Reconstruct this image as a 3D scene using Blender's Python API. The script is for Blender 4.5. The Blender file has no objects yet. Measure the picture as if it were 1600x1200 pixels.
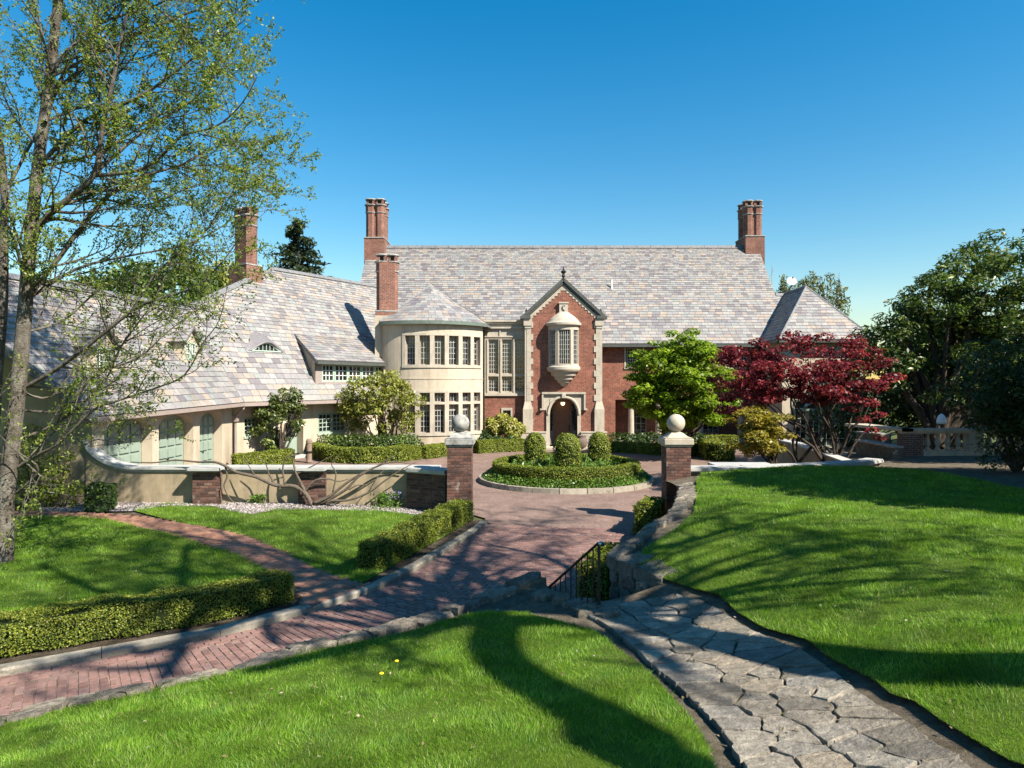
import bpy, math, random
import numpy as np
from mathutils import Vector
from mathutils.geometry import delaunay_2d_cdt
random.seed(7); RNG = np.random.default_rng(7)
PI = math.pi; R = math.radians
SC = bpy.context.scene; COL = SC.collection

# ------------------------------------------------------------- camera, sky, sun, exposure
F = 1066.67; CZ = 3.7                      # focal length in photo pixels, eye height
cam_d = bpy.data.cameras.new('camera'); cam_d.sensor_width = 36; cam_d.lens = 24
cam_d.clip_end = 3000; cam_d.clip_start = 0.05
cam = bpy.data.objects.new('camera', cam_d); COL.objects.link(cam)
cam.location = (0, 0, CZ); cam.rotation_euler = (R(90), 0, 0); SC.camera = cam
SUN = Vector((1.85, -1.4, 2.2)).normalized()
elev = math.asin(SUN.z); azim = math.atan2(SUN.x, SUN.y)
wd = bpy.data.worlds.new('World'); SC.world = wd; wd.use_nodes = True
nt = wd.node_tree; nt.nodes.clear()
sky = nt.nodes.new('ShaderNodeTexSky'); sky.sky_type = 'NISHITA'; sky.sun_disc = False
sky.sun_elevation = elev; sky.sun_rotation = azim; sky.altitude = 0
sky.air_density = 1.3; sky.dust_density = 0.3; sky.ozone_density = 2.0
hs = nt.nodes.new('ShaderNodeHueSaturation'); hs.inputs['Saturation'].default_value = 1.55; hs.inputs['Hue'].default_value = 0.494
bg = nt.nodes.new('ShaderNodeBackground'); bg.inputs[1].default_value = 0.063
wo = nt.nodes.new('ShaderNodeOutputWorld')
nt.links.new(sky.outputs[0], hs.inputs['Color']); nt.links.new(hs.outputs[0], bg.inputs[0]); nt.links.new(bg.outputs[0], wo.inputs[0])
sd = bpy.data.lights.new('sun', 'SUN'); sd.energy = 5.0; sd.angle = R(0.55); sd.color = (1.0, 0.93, 0.81)
so = bpy.data.objects.new('sun', sd); COL.objects.link(so)
so.rotation_euler = SUN.to_track_quat('Z', 'Y').to_euler(); so.location = (20, -10, 30)
SC.view_settings.view_transform = 'Standard'; SC.view_settings.look = 'None'
SC.view_settings.exposure = 1.4; SC.view_settings.gamma = 1.0; SC.view_settings.use_curve_mapping = False
SC.render.engine = 'CYCLES'
SC.cycles.max_bounces = 6; SC.cycles.transparent_max_bounces = 4; SC.cycles.diffuse_bounces = 3; SC.cycles.glossy_bounces = 2
SC.cycles.use_denoising = True

# ------------------------------------------------------------- photo geometry helpers
def P(px, py, Y): return Vector(((px-800)/F*Y, Y, CZ-(py-600)/F*Y))
def G(px, py, z=0.0):
    Y = (CZ-z)*F/(py-600); return Vector(((px-800)/F*Y, Y, z))
def ray(px, py): return Vector(((px-800)/F, 1.0, -(py-600)/F))
EYE = Vector((0, 0, CZ))
def hit(px, py, p0, n):
    d = ray(px, py); t = (p0-EYE).dot(n)/d.dot(n); return EYE+d*t

# ------------------------------------------------------------- object helpers
WLOC = {}
def thing(name, label, cat, loc=(0, 0, 0), group=None, kind=None):
    o = bpy.data.objects.new(name, None); COL.objects.link(o); o.location = loc
    o.empty_display_size = .2
    WLOC[o.name] = Vector(loc); tag(o, label, cat, group, kind); return o
def tag(o, label=None, cat=None, group=None, kind=None):
    if label: o['label'] = label
    if cat: o['category'] = cat
    if group: o['group'] = group
    if kind: o['kind'] = kind
    return o
def link(name, me, mat, parent=None, loc=None, rot=None):
    o = bpy.data.objects.new(name, me); COL.objects.link(o)
    if mat is not None and not me.materials: me.materials.append(mat)
    if loc is not None: o.location = loc
    if rot is not None: o.rotation_euler = rot
    if parent is not None: o.parent = parent
    return o

class MB:
    def __init__(s): s.v = []; s.f = []; s.m = []; s.mi = 0
    def face(s, pts):
        i = len(s.v); s.v.extend([tuple(p) for p in pts]); s.f.append(tuple(range(i, i+len(pts)))); s.m.append(s.mi)
    def hexa(s, c):   # 8 corners: 0-3 bottom loop, 4-7 top loop
        i = len(s.v); s.v.extend([tuple(p) for p in c])
        for q in ((3, 2, 1, 0), (4, 5, 6, 7), (0, 1, 5, 4), (1, 2, 6, 5), (2, 3, 7, 6), (3, 0, 4, 7)):
            s.f.append(tuple(i+k for k in q)); s.m.append(s.mi)
    def box(s, c, d, rot=0.0, taper=1.0):
        x, y, z = c; a, b, h = d[0]/2, d[1]/2, d[2]/2; cs, sn = math.cos(rot), math.sin(rot)
        r = []
        for zz, t in ((-h, 1.0), (h, taper)):
            for (u, w) in ((-a, -b), (a, -b), (a, b), (-a, b)):
                u *= t; w *= t
                r.append((x+u*cs-w*sn, y+u*sn+w*cs, z+zz))
        s.hexa(r)
    def b2(s, x0, x1, y0, y1, z0, z1): s.box(((x0+x1)/2, (y0+y1)/2, (z0+z1)/2), (abs(x1-x0), abs(y1-y0), abs(z1-z0)))
    def mbox(s, mp, u0, u1, z0, z1, d0, d1):   # box in wall space (u along, z up, d inward)
        s.hexa([mp(u0, z0, d0), mp(u1, z0, d0), mp(u1, z0, d1), mp(u0, z0, d1), mp(u0, z1, d0), mp(u1, z1, d0), mp(u1, z1, d1), mp(u0, z1, d1)])
    def prism(s, poly, vec):
        vec = Vector(vec); n = len(poly); i = len(s.v)
        s.v.extend([tuple(p) for p in poly]); s.v.extend([tuple(Vector(p)+vec) for p in poly])
        s.f.append(tuple(range(i, i+n))); s.f.append(tuple(range(i+2*n-1, i+n-1, -1))); s.m += [s.mi]*2
        for k in range(n):
            k2 = (k+1) % n; s.f.append((i+k2, i+k, i+n+k, i+n+k2)); s.m.append(s.mi)
    def tube(s, pts, rad, n=6, cap=True):
        pts = [Vector(p) for p in pts]; i0 = len(s.v); N = len(pts)
        if not hasattr(rad, '__len__'): rad = [rad]*N
        ref = Vector((0.31, 0.17, 0.93)); a_ = None
        for k, p in enumerate(pts):
            t = pts[min(k+1, N-1)]-pts[max(k-1, 0)]
            if t.length < 1e-6: t = Vector((0, 0, 1))
            t.normalize(); a = t.cross(ref) if a_ is None else a_-t*a_.dot(t)
            if a.length < .05: a = t.cross(Vector((1, 0, 0)))
            a.normalize(); a_ = a.copy(); b = t.cross(a); r = rad[k]
            for j in range(n):
                q = 2*PI*j/n; s.v.append(tuple(p+(a*math.cos(q)+b*math.sin(q))*r))
        for k in range(N-1):
            for j in range(n):
                j2 = (j+1) % n
                s.f.append((i0+k*n+j, i0+k*n+j2, i0+(k+1)*n+j2, i0+(k+1)*n+j)); s.m.append(s.mi)
        if cap:
            s.f.append(tuple(i0+j for j in range(n-1, -1, -1))); s.f.append(tuple(i0+(N-1)*n+j for j in range(n))); s.m += [s.mi]*2
    def lathe(s, c, prof, n=16, a0=0.0, a1=2*PI, sx=1.0, sy=1.0):
        i0 = len(s.v); full = abs(a1-a0-2*PI) < 1e-6; m = n if full else n+1
        for (r, z) in prof:
            for j in range(m):
                q = a0+(a1-a0)*j/n
                s.v.append((c[0]+sx*r*math.cos(q), c[1]+sy*r*math.sin(q), c[2]+z))
        for k in range(len(prof)-1):
            for j in range(n):
                j2 = (j+1) % m
                s.f.append((i0+k*m+j, i0+k*m+j2, i0+(k+1)*m+j2, i0+(k+1)*m+j)); s.m.append(s.mi)
        if full:
            s.f.append(tuple(i0+j for j in range(m-1, -1, -1))); s.f.append(tuple(i0+(len(prof)-1)*m+j for j in range(m))); s.m += [s.mi]*2
    def build(s, name, mat, parent=None, smooth=False, base=None, uv=True, bevel=0.0):
        me = bpy.data.meshes.new(name)
        off = Vector((0, 0, 0))
        root = parent
        while root is not None and root.parent is not None: root = root.parent
        if root is not None: off = WLOC.get(root.name, Vector((0, 0, 0)))
        if base is not None: off = Vector(base)
        V = np.array(s.v, dtype=np.float64).reshape(-1, 3)-np.array(off)
        me.from_pydata(V.tolist(), [], s.f)
        mats = mat if isinstance(mat, (list, tuple)) else [mat]
        for m in mats: me.materials.append(m)
        if len(mats) > 1: me.polygons.foreach_set('material_index', s.m)
        if smooth: me.polygons.foreach_set('use_smooth', [True]*len(me.polygons))
        if uv: box_uv(me, off)
        o = bpy.data.objects.new(name, me); COL.objects.link(o)
        if parent is not None: o.parent = parent
        if base is not None: o.location = base; WLOC[o.name] = Vector(base)
        elif parent is None: WLOC[o.name] = Vector((0, 0, 0))
        if bevel > 0:
            bm = o.modifiers.new('bevel', 'BEVEL'); bm.width = bevel; bm.segments = 2; bm.limit_method = 'ANGLE'
        me.update(); return o
def box_uv(me, off):
    n = len(me.loops)
    if n == 0: return
    uvl = me.uv_layers.new(name='uv'); vi = np.empty(n, dtype=np.int32); me.loops.foreach_get('vertex_index', vi)
    co = np.empty(len(me.vertices)*3); me.vertices.foreach_get('co', co); co = co.reshape(-1, 3)+np.array(off)
    npoly = len(me.polygons); nor = np.empty(npoly*3); me.polygons.foreach_get('normal', nor); nor = nor.reshape(-1, 3)
    lt = np.empty(npoly, dtype=np.int32); me.polygons.foreach_get('loop_total', lt)
    nl = np.repeat(nor, lt, axis=0); p = co[vi]
    tx = -nl[:, 1]; ty = nl[:, 0]; L = np.hypot(tx, ty)+1e-9
    flat = np.abs(nl[:, 2]) > .8
    u = np.where(flat, p[:, 0], (p[:, 0]*tx+p[:, 1]*ty)/L); v = np.where(flat, p[:, 1], p[:, 2])
    uvl.data.foreach_set('uv', np.stack([u, v], 1).ravel())

def quads_mesh(name, Q, mat, parent=None, tri=False):
    """Q (N,4,3) or (N,3,3) array of world points -> one mesh object"""
    N, k = Q.shape[0], Q.shape[1]; off = np.zeros(3)
    root = parent
    while root is not None and root.parent is not None: root = root.parent
    if root is not None: off = np.array(WLOC.get(root.name, (0, 0, 0)))
    me = bpy.data.meshes.new(name); me.vertices.add(N*k); me.loops.add(N*k); me.polygons.add(N)
    me.vertices.foreach_set('co', (Q.reshape(-1, 3)-off).ravel().astype(np.float32))
    me.loops.foreach_set('vertex_index', np.arange(N*k, dtype=np.int32))
    me.polygons.foreach_set('loop_start', np.arange(0, N*k, k, dtype=np.int32))
    me.update(calc_edges=True); me.materials.append(mat)
    o = bpy.data.objects.new(name, me); COL.objects.link(o)
    if parent is not None: o.parent = parent
    return o
def leaves(name, C, Nn, size, mat, parent=None, asp=.55, fold=True):
    """diamond leaves at C with normals Nn"""
    N = len(C); Nn = Nn/(np.linalg.norm(Nn, axis=1, keepdims=True)+1e-9)
    r = RNG.normal(size=(N, 3)); t = r-Nn*(r*Nn).sum(1, keepdims=True); t /= np.linalg.norm(t, axis=1, keepdims=True)+1e-9
    b = np.cross(Nn, t); s = (size if np.ndim(size) else np.full(N, size)); s = (s*RNG.uniform(.7, 1.3, N))[:, None]
    Q = np.stack([C-t*s*.5, C+b*s*asp*.5+Nn*s*.07, C+t*s*.5-Nn*s*.1, C-b*s*asp*.5+Nn*s*.07], 1)
    return quads_mesh(name, Q, mat, parent)

def inpoly(x, y, poly):
    x = np.asarray(x); y = np.asarray(y); r = np.zeros(x.shape, bool); n = len(poly)
    for i in range(n):
        x0, y0 = poly[i][0], poly[i][1]; x1, y1 = poly[(i+1) % n][0], poly[(i+1) % n][1]
        if y0 == y1: continue
        c = ((y0 > y) != (y1 > y)) & (x < (x1-x0)*(y-y0)/(y1-y0)+x0)
        r ^= c
    return r
def resample(pts, step):
    pts = [Vector(p) for p in pts]; out = [pts[0].copy()]; acc = 0.0
    for a, b in zip(pts[:-1], pts[1:]):
        L = (b-a).length
        while acc+L >= step and L > 1e-9:
            t = (step-acc)/L; a = a.lerp(b, t); out.append(a.copy()); L = (b-a).length; acc = 0.0
        acc += L
    if (out[-1]-pts[-1]).length > step*.3: out.append(pts[-1].copy())
    return out
def smooth_line(pts, n=6):
    """Catmull-Rom through points"""
    pts = [Vector(p) for p in pts]; out = []
    for i in range(len(pts)-1):
        p0 = pts[max(i-1, 0)]; p1 = pts[i]; p2 = pts[i+1]; p3 = pts[min(i+2, len(pts)-1)]
        for k in range(n):
            t = k/n
            out.append(.5*((2*p1)+(p2-p0)*t+(2*p0-5*p1+4*p2-p3)*t*t+(3*p1-p0-3*p2+p3)*t**3))
    out.append(pts[-1]); return out
def sheet(name, poly, hf, mat, step=.35, parent=None, kind='structure', smooth=True):
    """ground sheet over a plan polygon, height hf(x,y)"""
    poly = [Vector((p[0], p[1])) for p in poly]
    xs = [p.x for p in poly]; ys = [p.y for p in poly]
    gx, gy = np.meshgrid(np.arange(min(xs)+step/2, max(xs), step), np.arange(min(ys)+step/2, max(ys), step))
    gx = (gx+RNG.uniform(-.2, .2, gx.shape)*step).ravel(); gy = (gy+RNG.uniform(-.2, .2, gy.shape)*step).ravel()
    m = inpoly(gx, gy, poly); pts = list(poly)
    b = []
    for i in range(len(poly)):
        p, q = poly[i], poly[(i+1) % len(poly)]; n = max(1, int((q-p).length/step))
        for k in range(n): b.append(p.lerp(q, k/n))
    nb = len(b); pts = b+[Vector((x, y)) for x, y in zip(gx[m], gy[m])]
    v, e, f, *_ = delaunay_2d_cdt(pts, [(i, (i+1) % nb) for i in range(nb)], [], 0, 1e-5)
    X = np.array([p.x for p in v]); Y = np.array([p.y for p in v]); Z = hf(X, Y)
    cen = [(sum(X[i] for i in t)/len(t), sum(Y[i] for i in t)/len(t)) for t in f]
    keep = inpoly([c[0] for c in cen], [c[1] for c in cen], poly)
    F_ = []
    for t, k in zip(f, keep):
        if not k: continue
        a, b_, c = t[0], t[1], t[2]
        ar = (X[b_]-X[a])*(Y[c]-Y[a])-(X[c]-X[a])*(Y[b_]-Y[a])
        F_.append(tuple(t) if ar > 0 else tuple(reversed(t)))
    me = bpy.data.meshes.new(name); me.from_pydata(np.stack([X, Y, Z], 1).tolist(), [], F_)
    if smooth: me.polygons.foreach_set('use_smooth', [True]*len(me.polygons))
    me.materials.append(mat); o = bpy.data.objects.new(name, me); COL.objects.link(o)
    if parent is not None: o.parent = parent
    if kind: o['kind'] = kind
    return o
# ------------------------------------------------------------- materials
def M_(name):
    m = bpy.data.materials.new(name); m.use_nodes = True; t = m.node_tree; t.nodes.clear()
    out = t.nodes.new('ShaderNodeOutputMaterial'); return m, t, out
def nd(t, typ, **kw):
    n = t.nodes.new('ShaderNode'+typ)
    for k, v in kw.items():
        if k in n.inputs: n.inputs[k].default_value = v
        else: setattr(n, k, v)
    return n
def ramp(t, cols, interp='LINEAR'):
    n = t.nodes.new('ShaderNodeValToRGB'); n.color_ramp.interpolation = interp; e = n.color_ramp.elements
    while len(e) < len(cols): e.new(.5)
    for i, (p, c) in enumerate(cols): e[i].position = p; e[i].color = (*c, 1)
    return n
def L(t, a, b): t.links.new(a, b)
def mixc(t, a, b, fac, mode='MIX'):
    n = t.nodes.new('ShaderNodeMix'); n.data_type = 'RGBA'; n.blend_type = mode
    for s, v in ((n.inputs[0], fac), (n.inputs[6], a), (n.inputs[7], b)):
        if hasattr(v, 'links') or hasattr(v, 'is_linked'): t.links.new(v, s)
        else: s.default_value = v if not isinstance(v, tuple) or len(v) == 4 else (*v, 1)
    return n.outputs[2]
def noise(t, co, scale, detail=4, rough=.6):
    n = nd(t, 'TexNoise', Scale=scale, Detail=detail, Roughness=rough); L(t, co, n.inputs['Vector']); return n
def pos(t): return t.nodes.new('ShaderNodeNewGeometry').outputs['Position']
def mat_rough(name, c0, c1, scale=6, rough=.85, bump=.3, bscale=40, spec=.3, c2=None, s2=1.0, dist=.02, metallic=0.0, sz=1.0):
    """two-tone noise surface with fine relief and optional larger stains"""
    m, t, out = M_(name); p = pos(t); b = nd(t, 'BsdfPrincipled', Roughness=rough); b.inputs['Specular IOR Level'].default_value = spec
    b.inputs['Metallic'].default_value = metallic
    n = noise(t, p, scale); r = ramp(t, [(.3, c0), (.7, c1)]); L(t, n.outputs[0], r.inputs[0]); col = r.outputs[0]
    if c2:
        mpv = nd(t, 'Mapping'); mpv.inputs['Scale'].default_value = (1, 1, sz); L(t, p, mpv.inputs[0]); n2 = noise(t, mpv.outputs[0], s2, 6, .68); r2 = ramp(t, [(.47, (0, 0, 0)), (.68, (1, 1, 1))]); L(t, n2.outputs[0], r2.inputs[0])
        col = mixc(t, col, c2, r2.outputs[0])
    L(t, col, b.inputs['Base Color'])
    if bump:
        n3 = noise(t, p, bscale, 6, .7); bp = nd(t, 'Bump', Strength=bump, Distance=dist); L(t, n3.outputs[0], bp.inputs['Height']); L(t, bp.outputs[0], b.inputs['Normal'])
    L(t, b.outputs[0], out.inputs[0]); return m
def mat_rand(name, cols, src='OBJECT', rough=.8, spec=.3, bump=.25, bscale=35, var=.25, vscale=9, dist=.01, moss=None, grain=.12):
    """piece material: colour by random per object / per island, mottled by noise"""
    m, t, out = M_(name); p = pos(t); b = nd(t, 'BsdfPrincipled', Roughness=rough); b.inputs['Specular IOR Level'].default_value = spec
    rnd = t.nodes.new('ShaderNodeObjectInfo').outputs['Random'] if src == 'OBJECT' else t.nodes.new('ShaderNodeNewGeometry').outputs['Random Per Island']
    r = ramp(t, cols); L(t, rnd, r.inputs[0])
    n = noise(t, p, vscale, 5, .65); v = nd(t, 'MapRange'); v.inputs[1].default_value = .25; v.inputs[2].default_value = .75
    v.inputs[3].default_value = 1-var; v.inputs[4].default_value = 1+var; L(t, n.outputs[0], v.inputs[0])
    col = mixc(t, r.outputs[0], v.outputs[0], 1.0, 'MULTIPLY')
    n5 = noise(t, p, bscale*.8, 4, .75); v5 = nd(t, 'MapRange'); v5.inputs[1].default_value = .3; v5.inputs[2].default_value = .7
    v5.inputs[3].default_value = 1-grain; v5.inputs[4].default_value = 1+grain; L(t, n5.outputs[0], v5.inputs[0]); col = mixc(t, col, v5.outputs[0], 1.0, 'MULTIPLY')
    if moss:
        n2 = noise(t, p, moss[1], 5, .7); g_ = moss[3] if len(moss) > 3 else 1.0; r2 = ramp(t, [(moss[2], (0, 0, 0)), (moss[2]+.14, (g_, g_, g_))]); L(t, n2.outputs[0], r2.inputs[0])
        col = mixc(t, col, moss[0], r2.outputs[0])
    L(t, col, b.inputs['Base Color'])
    if bump:
        n3 = noise(t, p, bscale, 6, .7); bp = nd(t, 'Bump', Strength=bump, Distance=dist); L(t, n3.outputs[0], bp.inputs['Height']); L(t, bp.outputs[0], b.inputs['Normal'])
    L(t, b.outputs[0], out.inputs[0]); return m
def mat_leaf(name, cols, trans=.35, rough=.5, spec=.35, src='ISLAND', tint=1.25, vscale=1.2, var=.3, drift=None):
    m, t, out = M_(name); b = nd(t, 'BsdfPrincipled', Roughness=rough); b.inputs['Specular IOR Level'].default_value = spec
    rnd = t.nodes.new('ShaderNodeNewGeometry').outputs['Random Per Island']
    r = ramp(t, cols); L(t, rnd, r.inputs[0])
    n = noise(t, pos(t), vscale, 3); v = nd(t, 'MapRange'); v.inputs[1].default_value = .3; v.inputs[2].default_value = .7
    v.inputs[3].default_value = 1-var; v.inputs[4].default_value = 1+var; L(t, n.outputs[0], v.inputs[0])
    col = mixc(t, r.outputs[0], v.outputs[0], 1.0, 'MULTIPLY')
    if drift:
        n2 = noise(t, pos(t), drift[1], 4, .7); r2 = ramp(t, [(drift[2], (0, 0, 0)), (drift[2]+.2, (.8, .8, .8))]); L(t, n2.outputs[0], r2.inputs[0]); col = mixc(t, col, drift[0], r2.outputs[0])
    L(t, col, b.inputs['Base Color'])
    tr = nd(t, 'BsdfTranslucent'); tc = mixc(t, col, (tint, tint*1.05, tint*.6), 1.0, 'MULTIPLY'); L(t, tc, tr.inputs[0])
    mx = nd(t, 'MixShader', Fac=trans); L(t, b.outputs[0], mx.inputs[1]); L(t, tr.outputs[0], mx.inputs[2]); L(t, mx.outputs[0], out.inputs[0]); return m
def mat_brick(name, c1, c2, mort, bw=.22, bh=.075, ms=.012, rough=.85, rot=0.0, bump=.5, var=.3, stain=None, offset=.5):
    m, t, out = M_(name); uv = t.nodes.new('ShaderNodeUVMap'); mp = nd(t, 'Mapping'); mp.inputs['Rotation'].default_value = (0, 0, rot); L(t, uv.outputs[0], mp.inputs[0])
    br = nd(t, 'TexBrick'); br.offset = offset; br.inputs['Scale'].default_value = 1.0; br.inputs['Mortar Size'].default_value = ms
    br.inputs['Mortar Smooth'].default_value = .2; br.inputs['Brick Width'].default_value = bw; br.inputs['Row Height'].default_value = bh; br.inputs['Bias'].default_value = -.1
    L(t, mp.outputs[0], br.inputs['Vector'])
    for k, c in (('Color1', c1), ('Color2', c2), ('Mortar', mort)): br.inputs[k].default_value = (*c, 1)
    p = pos(t); n = noise(t, p, 1.3, 5, .7); v = nd(t, 'MapRange'); v.inputs[1].default_value = .3; v.inputs[2].default_value = .7
    v.inputs[3].default_value = 1-var; v.inputs[4].default_value = 1+var; L(t, n.outputs[0], v.inputs[0])
    col = mixc(t, br.outputs[0], v.outputs[0], 1.0, 'MULTIPLY')
    n4 = noise(t, p, 11, 3, .7); v4 = nd(t, 'MapRange'); v4.inputs[1].default_value = .3; v4.inputs[2].default_value = .7
    v4.inputs[3].default_value = .7; v4.inputs[4].default_value = 1.3; L(t, n4.outputs[0], v4.inputs[0]); col = mixc(t, col, v4.outputs[0], 1.0, 'MULTIPLY')
    b = nd(t, 'BsdfPrincipled', Roughness=rough); b.inputs['Specular IOR Level'].default_value = .25; L(t, col, b.inputs['Base Color'])
    bp = nd(t, 'Bump', Strength=bump, Distance=.012); bp.invert = True; L(t, br.outputs[1], bp.inputs['Height']); L(t, bp.outputs[0], b.inputs['Normal'])
    L(t, b.outputs[0], out.inputs[0]); return m
def mat_plain(name, c, rough=.5, spec=.5, metallic=0.0, emit=0.0):
    m, t, out = M_(name); b = nd(t, 'BsdfPrincipled', Roughness=rough); b.inputs['Base Color'].default_value = (*c, 1)
    b.inputs['Specular IOR Level'].default_value = spec; b.inputs['Metallic'].default_value = metallic
    if emit: b.inputs['Emission Color'].default_value = (*c, 1); b.inputs['Emission Strength'].default_value = emit
    L(t, b.outputs[0], out.inputs[0]); return m
def mat_glass(name):
    m, t, out = M_(name); p = pos(t); b = nd(t, 'BsdfPrincipled', Roughness=.06); b.inputs['Specular IOR Level'].default_value = .7
    n = noise(t, p, 1.1, 2); r = ramp(t, [(.35, (.008, .009, .01)), (.62, (.03, .032, .034)), (.75, (.10, .09, .075))]); L(t, n.outputs[0], r.inputs[0]); L(t, r.outputs[0], b.inputs['Base Color'])
    n2 = noise(t, p, 2.5, 2); bp = nd(t, 'Bump', Strength=.12, Distance=.05); L(t, n2.outputs[0], bp.inputs['Height']); L(t, bp.outputs[0], b.inputs['Normal'])
    L(t, b.outputs[0], out.inputs[0]); return m

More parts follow.
